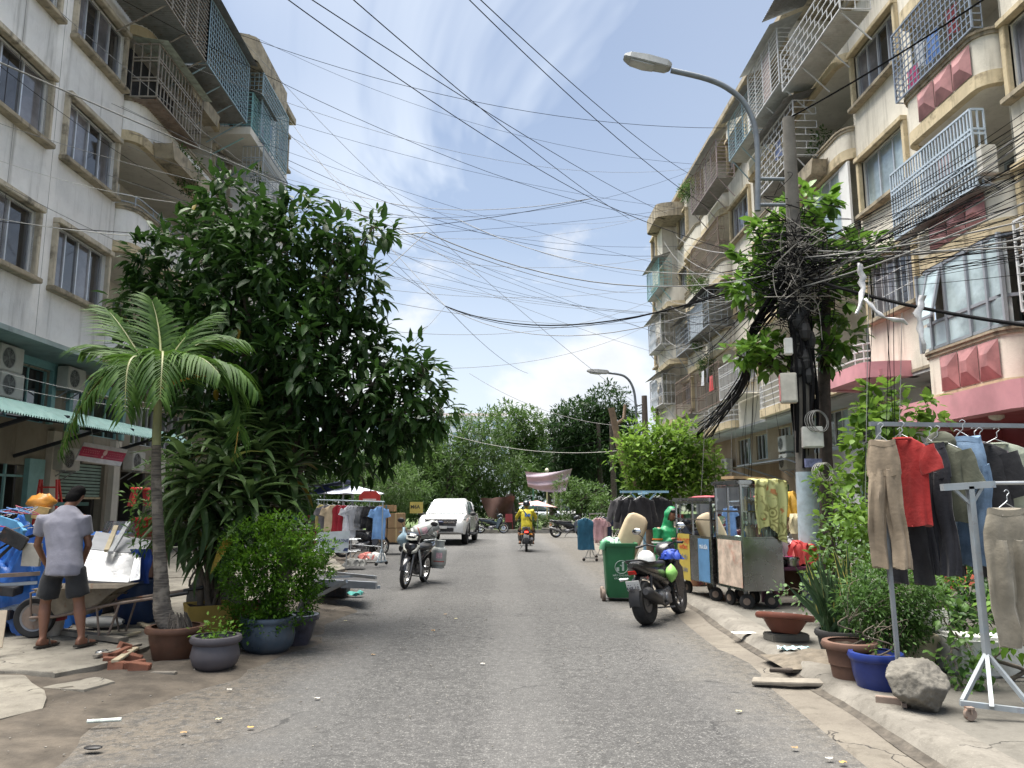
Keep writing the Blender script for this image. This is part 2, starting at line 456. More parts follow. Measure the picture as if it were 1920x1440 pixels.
def concrete(name, c0, c1, stain, sc=1.):
	m, t, b = nodes(name); v = coords(t, 'W')
	n1 = noise(t, v, .9 * sc, 7, .65, .3); n2 = noise(t, v, 5 * sc, 6, .65); n3 = noise(t, v, 55, 3, .6)
	c = mixc(t, mrange(t, n1, .3, .7), c0, c1)
	c = mixc(t, mrange(t, n2, .48, .72, 0, .6), c, stain)
	c = mixc(t, mrange(t, n3, .55, .75, 0, .4), c, scl(c1, 1.35))
	c = mixc(t, mrange(t, noise(t, v, .45, 5, .6), .52, .7, 0, .6), c, scl(stain, .8))
	vo = N(t, 'ShaderNodeTexVoronoi', feature='DISTANCE_TO_EDGE'); vv = N(t, 'ShaderNodeVectorMath', operation='ADD')
	nz = N(t, 'ShaderNodeTexNoise'); t.links.new(v, nz.inputs['Vector']); nz.inputs['Scale'].default_value = 2.5; nz.inputs['Detail'].default_value = 5
	ml = N(t, 'ShaderNodeVectorMath', operation='SCALE'); t.links.new(nz.outputs[1], ml.inputs[0]); ml.inputs['Scale'].default_value = .5
	t.links.new(v, vv.inputs[0]); t.links.new(ml.outputs[0], vv.inputs[1]); t.links.new(vv.outputs[0], vo.inputs['Vector']); vo.inputs['Scale'].default_value = .75
	crack = mm(t, 'MULTIPLY', mrange(t, vo.outputs[0], .006, .001), mrange(t, n1, .50, .58))
	c = mixc(t, crack, c, (.03, .027, .024))
	t.links.new(c, b.inputs['Base Color']); b.inputs['Roughness'].default_value = .9
	bumpn(t, b, mm(t, 'SUBTRACT', mm(t, 'ADD', mm(t, 'MULTIPLY', n2, .6), mm(t, 'MULTIPLY', n3, .35)), mm(t, 'MULTIPLY', crack, .6)), .7, .02)
	return m
MA = asphalt()
MCON = concrete('old_concrete', (.10, .094, .081), (.15, .141, .122), (.06, .054, .045))
MCONL = concrete('broken_concrete', (.17, .155, .13), (.28, .26, .215), (.095, .082, .064), 1.3)
MGUT = concrete('gutter_concrete', (.115, .10, .082), (.165, .147, .12), (.07, .06, .047), 1.6)
MDIRT = M('packed_dirt', (.085, .071, .056), .95, var=.45, scale=3.2, bump=.8, bscale=30, dirt=.6, dirtc=(.045, .038, .031), dscale=1.6, space='W')
MLAWN = M('lawn', (.07, .11, .03), .9, var=.4, scale=4, bump=.5, bscale=25, dirt=.3, dirtc=(.12, .09, .06), space='W')

g = MB(); g.grid(lambda u, v: (-500 + 1000 * u, -60 + 900 * v, -.03), 41, 41)
struct(g.build('ground', M('far_ground', (.10, .11, .07), .95, var=.3, scale=.4, space='W')))
# road sheet: main street and the cross street at its end
rd = MB(); ys = [-6 + .5 * i for i in range(0, 84)]
rd.loft([[(lerp(interp(y, KL) - .6, interp(y, KR) + .25, i / 24), y, .004 + .012 * vn(lerp(-4, 3, i / 24) * .8, y * .5, 0, 2)) for i in range(25)] for y in ys], closed=False)
rd.loft([[(-70 + 140 * i / 40, y, -.004 + .0005 * k) for i in range(41)] for k, y in enumerate((32.0, 35.5, 38.5, 42.2))], closed=False)
struct(rd.build('road', MA, smooth=60))
# left: earth verge where the paving has broken away
ve = MB()
def dirtz(x, y): return .010 + .045 * max(0, min(1, (interp(y, KL) + .35 - x) / .8)) + .018 * vn(x * 3, y * 3, 0, 4) + .01 * vn(x * 9, y * 8, 0, 1)
ve.loft([[(lerp(-10.6, interp(y, KL) + .45 + .22 * vn(y * 1.6, 3, 0, 6), i / 44), y, dirtz(lerp(-10.6, interp(y, KL) + .45, i / 44), y) - (.06 if i == 44 else 0)) for i in range(45)] for y in [-4 + .22 * j for j in range(0, 158)]], closed=False)
struct(ve.build('dirt_verge', MDIRT, smooth=60))
# left paving: broken concrete slabs lying on the earth, each its own piece
pav = thing('left_pavement', 'left pavement', 'pavement'); del pav['label'], pav['category']; struct(pav)
def slab(poly, z0, z1, name='paving_slab', mat=None, tilt=(0, 0)):
	s = MB(); cx = sum(p[0] for p in poly) / len(poly); cyy = sum(p[1] for p in poly) / len(poly)
	den_ = []
	for (a, b) in zip(poly, poly[1:] + poly[:1]):
		k = max(1, int(math.dist(a, b) / .22))
		for i in range(k):
			x = lerp(a[0], b[0], i / k); y = lerp(a[1], b[1], i / k)
			den_.append((x + .045 * vn(x * 5, y * 5, 0, 3), y + .045 * vn(y * 5, x * 5, 0, 8)))
	zt = lambda x, y: z1 + tilt[0] * (x - cx) + tilt[1] * (y - cyy)
	n = len(den_)
	rings = [[(x, y, z0) for x, y in den_], [(x, y, zt(x, y) - .012) for x, y in den_],
			 [(lerp(x, cx, .015), lerp(y, cyy, .015), zt(x, y)) for x, y in den_],
			 [(lerp(x, cx, .5), lerp(y, cyy, .5), zt(lerp(x, cx, .5), lerp(y, cyy, .5)) + .008 * vn(x * 2, y * 2)) for x, y in den_]]
	s.loft(rings, True, False); s.add([(cx, cyy, zt(cx, cyy) + .004)] + rings[3], [(0, i + 1, (i + 1) % n + 1) for i in range(n)])
	return s.build(name, mat or MCONL, pav, smooth=40)
slab([(-10.6, -3.5), (-4.4, -3.5), (-4.3, 2.0), (-4.1, 4.6), (-4.3, 5.55), (-6, 5.5), (-10.6, 5.4)], -.02, .07)
slab([(-10.6, 5.5), (-6, 5.62), (-4.1, 5.68), (-3.55, 5.85), (-3.42, 6.2), (-3.75, 6.75), (-4.2, 7.2), (-5.0, 7.3), (-6.5, 7.15), (-10.6, 7.2)], -.02, .095, tilt=(-.006, .004))
slab([(-10.6, 7.3), (-6.4, 7.28), (-4.6, 7.42), (-4.0, 7.3), (-3.75, 7.6), (-3.72, 9.0), (-4.2, 10.4), (-10.6, 10.4)], -.02, .10)
slab([(-3.9, 6.95), (-3.45, 6.75), (-3.3, 7.05), (-3.7, 7.35)], -.02, .06, tilt=(.05, 0))
slab([(-10.6, 10.5), (-4.1, 10.5), (-3.6, 12.5), (-3.6, 15), (-4.1, 16.2), (-10.6, 16.2)], -.02, .09)
slab([(-10.6, 16.3), (-4.2, 16.3), (-3.75, 17.3), (-3.6, 18.6), (-4.0, 20), (-4.6, 22), (-10.6, 22)], -.02, .10, tilt=(-.004, 0))
slab([(-10.6, 22.1), (-4.7, 22.1), (-5.0, 25), (-5.4, 29), (-6, 31), (-10.6, 31.5)], -.02, .10)
# right: gutter, worn kerb and pavement in one concrete run
PZ = .12
def krow(y, xs):
	x0 = interp(y, KR); w = .03 * vn(y * .7, 1, 0, 5)
	out = []
	for d, z in xs:
		zz_ = z + (.008 * vn(y * 1.3 + d * 2, d * 3, 0, 3) if z > .02 else 0)
		out.append((x0 + d + w * (1 if d < .9 else 0), y, zz_))
	return out
GX = [(-.04, -.02), (0, .012), (.18, .016), (.32, .03)]
KX = [(.32, .022), (.36, .05), (.40, .098), (.46, .132), (.58, .136), (.75, PZ)]
gu = MB(); kk = MB(); pv = MB()
yk = [-5 + .2 * i for i in range(0, 212)]
gu.loft([krow(y, GX) for y in yk], closed=False); gd_ = MB(); gd_.loft([krow(y, [(.29 + .02 * vn(y * 2.1, 3), .031), (.33, .036), (.365 + .012 * vn(y * 3.3, 1), .058)]) for y in yk], closed=False); struct(gd_.build('gutter_dirt_shade', M('gutter_grime_shade', (.075, .065, .053), .95, var=.5, scale=9, bump=.6, bscale=40, space='W'), smooth=60))  # dirt strip, kept dark to stand in for weak shading at the kerb foot
struct(gu.build('gutter', MGUT, smooth=60))
kk.loft([krow(y, KX) for y in yk], closed=False); struct(kk.build('kerb', concrete('kerb_concrete', (.125, .115, .098), (.20, .185, .16), (.065, .057, .046), 2.2), smooth=50))
pv.loft([krow(y, [(.75, PZ)]) + [(lerp(interp(y, KR) + .95, 12.5, i / 9), y, PZ + .004 * vn(i, y)) for i in range(10)] for y in yk], closed=False)
struct(pv.build('right_pavement', MCON, smooth=60))
# park beyond the cross street
pk = MB(); pk.grid(lambda u, v: (-70 + 140 * u, 42.3 + 90 * v, .10 + .05 * vn(u * 30, v * 20)), 40, 30); struct(pk.build('park_lawn', MLAWN, smooth=60))
kb = MB()
for i in range(70):
	x = -70 + 2 * i; kb.box((x + 1, 42.2, .07), (1.98, .2, .2))
struct(kb.build('park_kerb', M('kerb_stone', (.27, .26, .24), .85, var=.25, scale=3, bump=.3), bevel=.015))
pp = MB(); pp.grid(lambda u, v: (2.3 + 2.2 * u + 2.5 * v, 42.4 + 34 * v, .17), 3, 8); struct(pp.build('park_path', MCON))

# ================================================================ apartment blocks
def plaster(name, c0, c1, stain, st=.55):
	m, t, b = nodes(name); v = coords(t, 'W')
	n1 = noise(t, v, .7, 7, .62, .4); n2 = noise(t, v, 5, 6, .6)
	c = mixc(t, mrange(t, n1, .3, .7), c0, c1)
	c = mixc(t, mrange(t, n2, .45, .8, 0, .3), c, scl(c0, .78))
	s = mrange(t, noise(t, coords(t, 'W', (2.2, 2.2, .16)), 1.5, 8, .65), .50, .76, 0, st)
	c = mixc(t, s, c, stain)
	c = mixc(t, mrange(t, noise(t, coords(t, 'W', (5, 5, .5)), 1.3, 6, .7), .58, .76, 0, st * .7), c, scl(stain, .7))
	t.links.new(c, b.inputs['Base Color']); b.inputs['Roughness'].default_value = .9; setin(b, 'Specular IOR Level', .25)
	bumpn(t, b, mm(t, 'ADD', noise(t, v, 24, 5, .65), mm(t, 'MULTIPLY', n2, .6)), .35, .02)
	return m
WL = plaster('grey_plaster', (.70, .69, .675), (.83, .825, .81), (.33, .32, .30), .8)
WR = plaster('beige_plaster', (.60, .56, .475), (.73, .69, .60), (.27, .24, .19), .8)
WI = plaster('inner_plaster', (.58, .55, .49), (.70, .67, .60), (.28, .26, .22), .4)
YT = M('ochre_trim', (.54, .45, .295), .85, var=.2, scale=2.2, dirt=.8, dirtc=(.12, .095, .06), dscale=2.2, streak=.6, space='W', bump=.3, bscale=25)
YTD = M('stained_trim', (.32, .275, .20), .88, var=.25, scale=3, dirt=.95, dirtc=(.055, .05, .04), dscale=1.8, streak=.8, space='W', bump=.3, bscale=25)
YTL = M('grey_trim', (.47, .42, .33), .88, var=.22, scale=3, dirt=.9, dirtc=(.08, .07, .055), dscale=2.4, streak=.8, space='W', bump=.3, bscale=25)
ALU = M('aluminium', (.62, .64, .66), .38, .6, var=.08, dirt=.15)
WPAINT = M('white_metal', (.54, .55, .56), .5, 0, var=.08, dirt=.35, dirtc=(.3, .22, .15), dscale=4, space='W')
GREYM = M('grey_steel', (.36, .40, .44), .5, .2, var=.12, dirt=.4, rust=.35, space='W')
TEALM = M('teal_paint', (.24, .46, .47), .5, 0, var=.12, dirt=.3, dirtc=(.12, .2, .2), space='W')
BLUEM = M('pale_blue_steel', (.30, .42, .48), .5, .1, var=.1, dirt=.3, rust=.3, space='W')
RUSTM = M('rusty_steel', (.22, .17, .14), .75, .2, var=.3, rust=.8, space='W')
BROWNW = M('brown_lining', (.10, .06, .045), .6, var=.2)
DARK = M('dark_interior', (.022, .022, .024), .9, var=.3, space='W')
CORR = M('grey_corrugated', (.22, .225, .22), .5, .35, var=.2, dirt=.5, rust=.4, space='W')
CORRL = M('pale_corrugated', (.42, .44, .43), .5, .25, var=.15, dirt=.5, dirtc=(.2, .17, .13), space='W')
def wglass(name, c, rough=.06):
	m, t, b = nodes(name); v = coords(t, 'W', (1, .55, .8))
	cc = mixc(t, mrange(t, noise(t, v, 1.1, 5, .6), .35, .65), scl(c, .55), scl(c, 1.5))
	t.links.new(cc, b.inputs['Base Color']); b.inputs['Roughness'].default_value = rough; setin(b, 'Specular IOR Level', .75); setin(b, 'IOR', 1.6)
	bumpn(t, b, noise(t, v, 1.6, 2), .06, .1)
	return m
PANE = wglass('grey_glass', (.16, .155, .17), .1); PANED = wglass('dark_glass', (.03, .028, .03)); PANEB = wglass('curtained_glass', (.34, .42, .44), .08)
CURT = M('curtain', (.62, .66, .66), .9, var=.12, scale=2, space='W')

class Block:
	def __init__(s, name, label, side, a, y0, wallmat):
		s.s = side; s.a = a; s.wm = wallmat
		s.o = thing(name, label, 'building', (side * (a + 3), y0, 0))
	def p(s, y, z, d=0): return Vector((s.s * (s.a - d), y, z))
	def part(s, mb, name, mat, parent=None, **k):
		return mb.build(name, mat, parent or s.o, w=parent is None, **k)
	def box(s, mb, y0, y1, z0, z1, d0, d1): mb.bb(s.p(y0, z0, d0), s.p(y1, z1, d1)); return mb
	def wall(s, y0, y1, z0, z1, holes=(), d=0, depth=.22, mat=None, name='wall'):
		ys = sorted({y0, y1, *[h[0] for h in holes], *[h[1] for h in holes]}); zs = sorted({z0, z1, *[h[2] for h in holes], *[h[3] for h in holes]})
		mb = MB()
		for ya, yb in zip(ys, ys[1:]):
			for za, zb in zip(zs, zs[1:]):
				if any(h[0] <= ya + 1e-6 and h[1] >= yb - 1e-6 and h[2] <= za + 1e-6 and h[3] >= zb - 1e-6 for h in holes): continue
				mb.quad(s.p(ya, za, d), s.p(yb, za, d), s.p(yb, zb, d), s.p(ya, zb, d))
		for (ha, hb, ga, gb) in holes:
			for q in (((ha, ga), (hb, ga)), ((ha, gb), (hb, gb)), ((ha, ga), (ha, gb)), ((hb, ga), (hb, gb))):
				(u, w), (u2, w2) = q
				mb.quad(s.p(u, w, d), s.p(u2, w2, d), s.p(u2, w2, d - depth), s.p(u, w, d - depth))
		return s.part(mb, name, mat or s.wm)
	def window(s, y0, y1, z0, z1, d=0, n=4, pane=None, frame=None, surround=True, grille=0, openp=None):
		root = MB(); t = .13 if s.s > 0 else .10
		if surround:
			s.box(root, y0 - t, y1 + t, z1, z1 + .12, d - .05, d + .16)
			s.box(root, y0 - t, y0, z0, z1, d - .05, d + .10); s.box(root, y1, y1 + t, z0, z1, d - .05, d + .10)
		else:
			s.box(root, y0, y1, z1 - .03, z1, d - .1, d + .02)
		w = s.part(root, 'window', YT if s.s > 0 else YTL, bevel=.012)
		if surround:
			sl = MB(); s.box(sl, y0 - t - .03, y1 + t + .03, z0 - .11, z0, d - .05, d + .20); sl.build('sill', YTD, w, bevel=.015)
		fr = MB(); e = .035; df = d - .07
		for (a, b, c, e2) in ((y0, y1, z0, z0 + e), (y0, y1, z1 - e, z1), (y0, y0 + e, z0 + e, z1 - e), (y1 - e, y1, z0 + e, z1 - e)): s.box(fr, a, b, c, e2, df - .06, df)
		W = (y1 - y0 - 2 * e) / n
		for i in range(1, n): s.box(fr, y0 + e + W * i - .02, y0 + e + W * i + .02, z0 + e, z1 - e, df - .05, df - .003)
		fr.build('frame', frame or ALU, w)
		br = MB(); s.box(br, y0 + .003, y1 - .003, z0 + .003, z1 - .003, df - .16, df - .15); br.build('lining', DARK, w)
		for i in range(n):
			pm = MB(); dd = df - .03 - .012 * (i % 2) - .005
			if openp == i: continue
			s.box(pm, y0 + e + W * i + .02, y0 + e + W * (i + 1) - .02, z0 + e, z1 - e, dd - .006, dd); pm.build('pane', (pane or PANE) if not isinstance(pane, list) else pane[i % len(pane)], w)
		if grille:
			gm = MB()
			for i in range(grille + 1):
				y = lerp(y0, y1, i / grille); gm.beam(s.p(y, z0, d + .02), s.p(y, z1, d + .02), .014)
			for k in range(4): gm.beam(s.p(y0, lerp(z0, z1, k / 3), d + .02), s.p(y1, lerp(z0, z1, k / 3), d + .02), .014)
			gm.build('grille', WPAINT, w)
		return w
	def path(s, y0, y1, d, r=.5, d0=0.):
		out = []
		for i in range(6):
			a = math.pi / 2 * i / 5; out.append((y0 + r * (1 - math.cos(a)), d0 + (d - d0) * math.sin(a)))
		for i in range(6):
			a = math.pi / 2 * i / 5; out.append((y1 - r * (1 - math.sin(a)), d0 + (d - d0) * math.cos(a)))
		return out
	def ribbon(s, mb, path, z0, z1, th, off=0.):
		secs = []
		k = len(path)
		for i, (y, d) in enumerate(path):
			a = Vector(path[max(i - 1, 0)]); b = Vector(path[min(i + 1, k - 1)]); t = (b - a).normalized(); nrm = Vector((-t.y, t.x))
			o = Vector((y, d)) + nrm * off; q = Vector((y, d)) - nrm * th
			secs.append([s.p(o.x, z0, o.y), s.p(o.x, z1, o.y), s.p(q.x, z1, q.y), s.p(q.x, z0, q.y)])
		mb.loft(secs); return mb
	def bay(s, y0, y1, d, levels, ztop, rec=1.4, band=YT, doors=True, backmat=None, r=.5, d0=0.):
		pth = s.path(y0, y1, d, r, d0)
		bw = MB(); zb = levels[0][0] + .03
		bw.quad(s.p(y0, zb, d0 - rec), s.p(y1, zb, d0 - rec), s.p(y1, ztop, d0 - rec), s.p(y0, ztop, d0 - rec))
		for y in (y0, y1): bw.quad(s.p(y, zb, d0 - rec), s.p(y, zb, d0), s.p(y, ztop, d0), s.p(y, ztop, d0 - rec))
		s.part(bw, 'loggia_wall', backmat or WI)
		for (z, pt, kind) in levels:
			sl = MB(); n = len(pth)
			poly = [(y, dd) for y, dd in pth] + [(y1, d0 - rec + .01), (y0, d0 - rec + .01)]
			sl.prism(poly, z + .03, z + .2, lambda a, b, h: s.p(a, h, b - .03)); s.part(sl, 'balcony_slab', WI)
			bd = MB(); s.ribbon(bd, pth, z, z + .27, .16); s.part(bd, 'slab_edge', band, smooth=30)
			if kind != 'rail':
				pr = MB(); s.ribbon(pr, pth, z + .272, pt, .11, -.02); s.part(pr, 'parapet', s.wm, smooth=30)
				cp = MB(); s.ribbon(cp, pth, pt + .002, pt + .05, .14, .05); s.ribbon(cp, pth, pt - .07, pt, .1, .02); s.part(cp, 'coping', YTD, smooth=30)
			else:
				rl = MB()
				for k in range(5):
					zz_ = lerp(z + .3, pt, k / 4); rl.tube([s.p(y, zz_, dd - .05) for y, dd in pth], .022, 6)
				for i in range(0, len(pth), 2): rl.tube([s.p(pth[i][0], z + .25, pth[i][1] - .05), s.p(pth[i][0], pt, pth[i][1] - .05)], .02, 6)
				s.part(rl, 'railing', WPAINT, smooth=40)
			if doors:
				yc = lerp(y0, y1, .62); ww = min(.55, (y1 - y0) * .16)
				dm = MB(); s.box(dm, yc - ww, yc + ww, z + .22, z + 2.3, d0 - rec - .02, d0 - rec + .04); dd_ = s.part(dm, 'door', M('door_paint', (.26, .30, .30), .6, var=.15, dirt=.4, space='W'))
				gm = MB(); s.box(gm, yc - ww + .1, yc - .05, z + .9, z + 2.2, d0 - rec + .042, d0 - rec + .05); s.box(gm, yc + .05, yc + ww - .1, z + .9, z + 2.2, d0 - rec + .042, d0 - rec + .05)
				gm.build('pane', PANED, dd_)
	def cage(s, y0, y1, z0, z1, d0, d1, style='grid', mat=None, roof=None, floor=True, step=.16, braces=True, rooftop=.35, sheet=None, hstep=None, bw=.018):
		mat = mat or GREYM; mb = MB(); h = hstep or step
		faces = [((y0, d1), (y1, d1)), ((y0, d0), (y0, d1)), ((y1, d0), (y1, d1))]
		for (A, B) in faces:
			L = math.dist(A, B)
			def pt(u, z): return s.p(lerp(A[0], B[0], u), z, lerp(A[1], B[1], u))
			n = max(1, round(L / step)); m = max(1, round((z1 - z0) / h))
			if style in ('grid', 'vertical'):
				for i in range(n + 1): mb.beam(pt(i / n, z0), pt(i / n, z1), bw, bw * .7)
			if style == 'grid':
				for j in range(m + 1): mb.beam(pt(0, lerp(z0, z1, j / m)), pt(1, lerp(z0, z1, j / m)), bw, bw)
			if style == 'vertical':
				for j in (0, .30, .36, .68, .74, 1): mb.beam(pt(0, lerp(z0, z1, j)), pt(1, lerp(z0, z1, j)), bw * 1.2, bw * 1.2)
			if style == 'horizontal':
				for j in range(m + 1): mb.beam(pt(0, lerp(z0, z1, j / m)), pt(1, lerp(z0, z1, j / m)), bw, bw)
				k = max(1, round(L / .75))
				for i in range(k + 1): mb.beam(pt(i / k, z0), pt(i / k, z1), bw * 1.6, bw * 1.6)
			if style == 'brick':
				for j in range(m + 1): mb.beam(pt(0, lerp(z0, z1, j / m)), pt(1, lerp(z0, z1, j / m)), bw * 1.2, bw * 1.2)
				k = max(1, round(L / (h * 2.2)))
				for j in range(m):
					for i in range(k + 1):
						u = min(1, (i + (.5 if j % 2 else 0)) / k); mb.beam(pt(u, lerp(z0, z1, j / m)), pt(u, lerp(z0, z1, (j + 1) / m)), bw, bw)
		for (yy, dd) in ((y0, d1), (y1, d1)): mb.beam(s.p(yy, z0, dd), s.p(yy, z1, dd), .035)
		for zz_ in (z0, z1): mb.beam(s.p(y0, zz_, d1), s.p(y1, zz_, d1), .035)
		if braces:
			k = max(2, int((y1 - y0) / 1.1) + 1)
			for i in range(k):
				y = lerp(y0 + .1, y1 - .1, i / (k - 1)); mb.beam(s.p(y, z0 - .02, d1 - .05), s.p(y, z0 - .75, d0 - .02), .03)
		c = s.part(mb, 'cage', mat)
		if floor:
			fm = MB(); nw = max(8, int((y1 - y0) / .09)) * 2
			fm.grid(lambda u, v: s.p(lerp(y0 + .01, y1 - .01, u), z0 - .04 + .014 * (1 if int(u * nw + .5) % 2 else -1), lerp(d0 + .01, d1, v)), nw + 1, 2)
			fm.build('floor_sheet', CORR if floor is True else floor, c)
		if roof is not None:
			rm = MB(); nw = max(8, int((y1 - y0) / .09)) * 2
			rm.grid(lambda u, v: s.p(lerp(y0 - .12, y1 + .12, u), z1 + .03 + rooftop * (1 - v) + .012 * math.sin(u * nw * math.pi), lerp(d0 - .02, d1 + .25, v)), nw + 1, 3)
			rm.build('roof_sheet', roof, c)
		if sheet is not None:
			mt, ya, yb, za, zb_ = sheet; sm = MB()
			sm.grid(lambda u, v: s.p(lerp(ya, yb, u), lerp(za, zb_, v) + .02 * vn(u * 9, v * 3), d1 - .03 - .03 * (1 + vn(u * 11, v * 7, 0, 4))), 18, 10)
			sm.build('plastic_sheet', mt, c, smooth=60)
		return c

# ---------------------------------------------------------------- left block
LB = Block('apartment_building', 'long grey plastered apartment block with window cages behind the palm and the big-leafed tree', -1, 9.5, 18, WL)
sl = [6.12, 9.03, 11.88, 14.8]
wins = [(10.2, 12.35), (13.08, 15.22), (15.92, 18.06)]
holes = [(a, b, z, z + 1.38) for (a, b) in wins for z in sl]
LB.wall(7, 18.3, 5.0, 17.2, holes, name='wall')
for i, (a, b) in enumerate(wins):
	for j, z in enumerate(sl): LB.window(a, b, z, z + 1.38, n=3 if i == 1 else 4, pane=[PANE, PANE, PANED] if (i + j) % 2 else [PANE, PANED, PANE, PANED])
jm = MB()
for y in (14.25, 15.58):
	jm.bb(LB.p(y - .004, 5.0, .003), LB.p(y + .004, 17.2, -.01))
LB.part(jm, 'wall_joint', M('joint_line', (.12, .12, .12), .9))
LB.bay(18.3, 24.0, .42, [(4.95, 6.0, 'wall'), (7.72, 8.88, 'wall'), (10.62, 11.75, 'wall'), (13.5, 14.55, 'wall')], 17.2)
LB.wall(24.0, 25.8, 5.0, 17.2, [(24.2, 25.6, z, z + 1.38) for z in sl])
for z in sl: LB.window(24.2, 25.6, z, z + 1.38, n=3)
# end section stands proud of the rest
LB.wall(25.8, 29.6, 5.0, 16.9, [(28.0, 29.35, z, z + 1.35) for z in sl], d=.9)
for z in sl: LB.window(28.0, 29.35, z, z + 1.35, d=.9, n=3)
ew = MB()
ew.quad(LB.p(25.8, 5, 0), LB.p(25.8, 5, .9), LB.p(25.8, 16.9, .9), LB.p(25.8, 16.9, 0)); LB.part(ew, 'side_wall', WL); ew = MB(); ew.quad(LB.p(29.6, 0, .9), LB.p(29.6, 0, -9), LB.p(29.6, 16.9, -9), LB.p(29.6, 16.9, .9))
LB.part(ew, 'gable_wall', WL); ew = MB(); ew.quad(LB.p(7, 0, 0), LB.p(7, 0, -9), LB.p(7, 17.2, -9), LB.p(7, 17.2, 0)); LB.part(ew, 'gable_wall', WL)
rf = MB(); LB.box(rf, 6.8, 25.79, 17.2, 17.4, -9, .35); LB.box(rf, 25.8, 29.7, 16.9, 17.15, -9, 1.15); LB.part(rf, 'roof', YTD)
bs = MB(); LB.ribbon(bs, LB.path(23.2, 27.6, 1.5, .5, .0), 16.05, 16.85, .5); LB.box(bs, 23.7, 27.2, 16.1, 16.35, .02, 1.2); LB.part(bs, 'roof_slab', YTD, smooth=30)
eb = MB(); LB.box(eb, 23.6, 27.3, 13.45, 13.7, .02, 1.4); LB.part(eb, 'balcony_slab', WI); eb = MB(); LB.box(eb, 23.6, 27.3, 10.6, 10.85, .02, 1.4); LB.part(eb, 'balcony_slab', WI)
# cages
OLDF = M('old_cage_paint', (.26, .235, .20), .7, .1, var=.25, rust=.7, space='W')
LB.cage(18.2, 21.0, 11.72, 13.15, .2, .85, 'vertical', OLDF, step=.2, roof=M('peeling_sheet', (.40, .45, .40), .7, .1, var=.3, rust=.7, space='W'), floor=RUSTM, rooftop=.12, braces=False, bw=.03)
inw = MB(); LB.box(inw, 18.3, 20.9, 11.8, 13.1, .02, .08); LB.part(inw, 'inner_screen', DARK)
LB.cage(16.3, 20.1, 13.85, 15.9, .05, 1.25, 'horizontal', OLDF, step=.12, hstep=.13, roof=CORR, sheet=None, bw=.028)
LB.cage(20.2, 23.6, 13.85, 15.85, .05, 1.25, 'grid', BLUEM, step=.17, roof=CORR, hstep=.17)
LB.cage(23.8, 25.7, 13.6, 15.0, .05, 1.35, 'grid', TEALM, step=.14, roof=CORR, hstep=.14)
LB.cage(24.3, 27.4, 13.75, 16.0, .92, 1.5, 'grid', BLUEM, step=.15, roof=None, floor=False, braces=False)
LB.cage(24.4, 27.3, 11.9, 13.4, .92, 1.6, 'vertical', GREYM, step=.14, roof=None, floor=True, braces=True)
LB.cage(24.4, 27.3, 8.9, 10.4, .92, 1.5, 'grid', GREYM, step=.16, roof=None, floor=True, braces=False)
for (y0, y1, z, d) in ((19.1, 21.8, 10.55, .95), (20.2, 22.4, 13.0, .85)):
	pl = MB(); q = [(y0, z + .38), (y1, z + .38), (y1 - .15, z), (y0 + .15, z)]
	pl.prism(q, .44, d, lambda a, b, h: LB.p(a, b, h)); LB.part(pl, 'planter_ledge', YTD, bevel=.02)
# loggia rail, drying things
rr = MB()
for dz in (.12, .3): rr.tube([LB.p(y, 8.93 + dz, dd - .05) for y, dd in LB.path(18.4, 23.9, .42)], .02, 6)
for y in (18.6, 19.6, 20.6, 21.6, 22.6): rr.tube([LB.p(y, 8.9, .34), LB.p(y, 9.25, .34)], .016, 6)
LB.part(rr, 'railing', GREYM)
# ground floor and mezzanine, set back under the flats
gz = -1.25
mez = [(15.6, 18.35, 3.45, 4.72), (19.3, 21.9, 3.35, 4.45), (22.6, 24.2, 3.3, 4.5), (24.6, 26.6, 3.3, 4.5), (12.0, 14.8, 3.45, 4.72)]
shop = [(15.4, 17.8, .1, 2.45), (19.15, 21.3, .1, 2.62), (22.2, 24.2, .1, 2.5), (25, 27.5, .1, 2.5), (11.5, 14.6, .1, 2.5)]
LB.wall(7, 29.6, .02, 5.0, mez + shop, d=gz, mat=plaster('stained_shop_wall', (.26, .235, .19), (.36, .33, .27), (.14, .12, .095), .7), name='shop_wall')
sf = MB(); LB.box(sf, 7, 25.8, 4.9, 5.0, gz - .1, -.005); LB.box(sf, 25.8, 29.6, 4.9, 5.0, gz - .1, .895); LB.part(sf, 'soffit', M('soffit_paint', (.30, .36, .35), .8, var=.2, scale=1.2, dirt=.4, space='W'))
for i, (a, b, c, e) in enumerate(mez):
	tealw = i in (0, 1, 4)
	w = LB.window(a, b, c, e, d=gz, n=4, pane=[PANED, PANE, PANED, PANED], frame=TEALM if tealw else ALU, surround=False)
	if tealw:
		tm = MB(); LB.box(tm, a - .16, b + .16, e, e + .3, gz, gz + .09); LB.box(tm, a - .16, a, c, e, gz, gz + .09); LB.box(tm, b, b + .16, c, e, gz, gz + .09); tm.build('surround', TEALM, w)
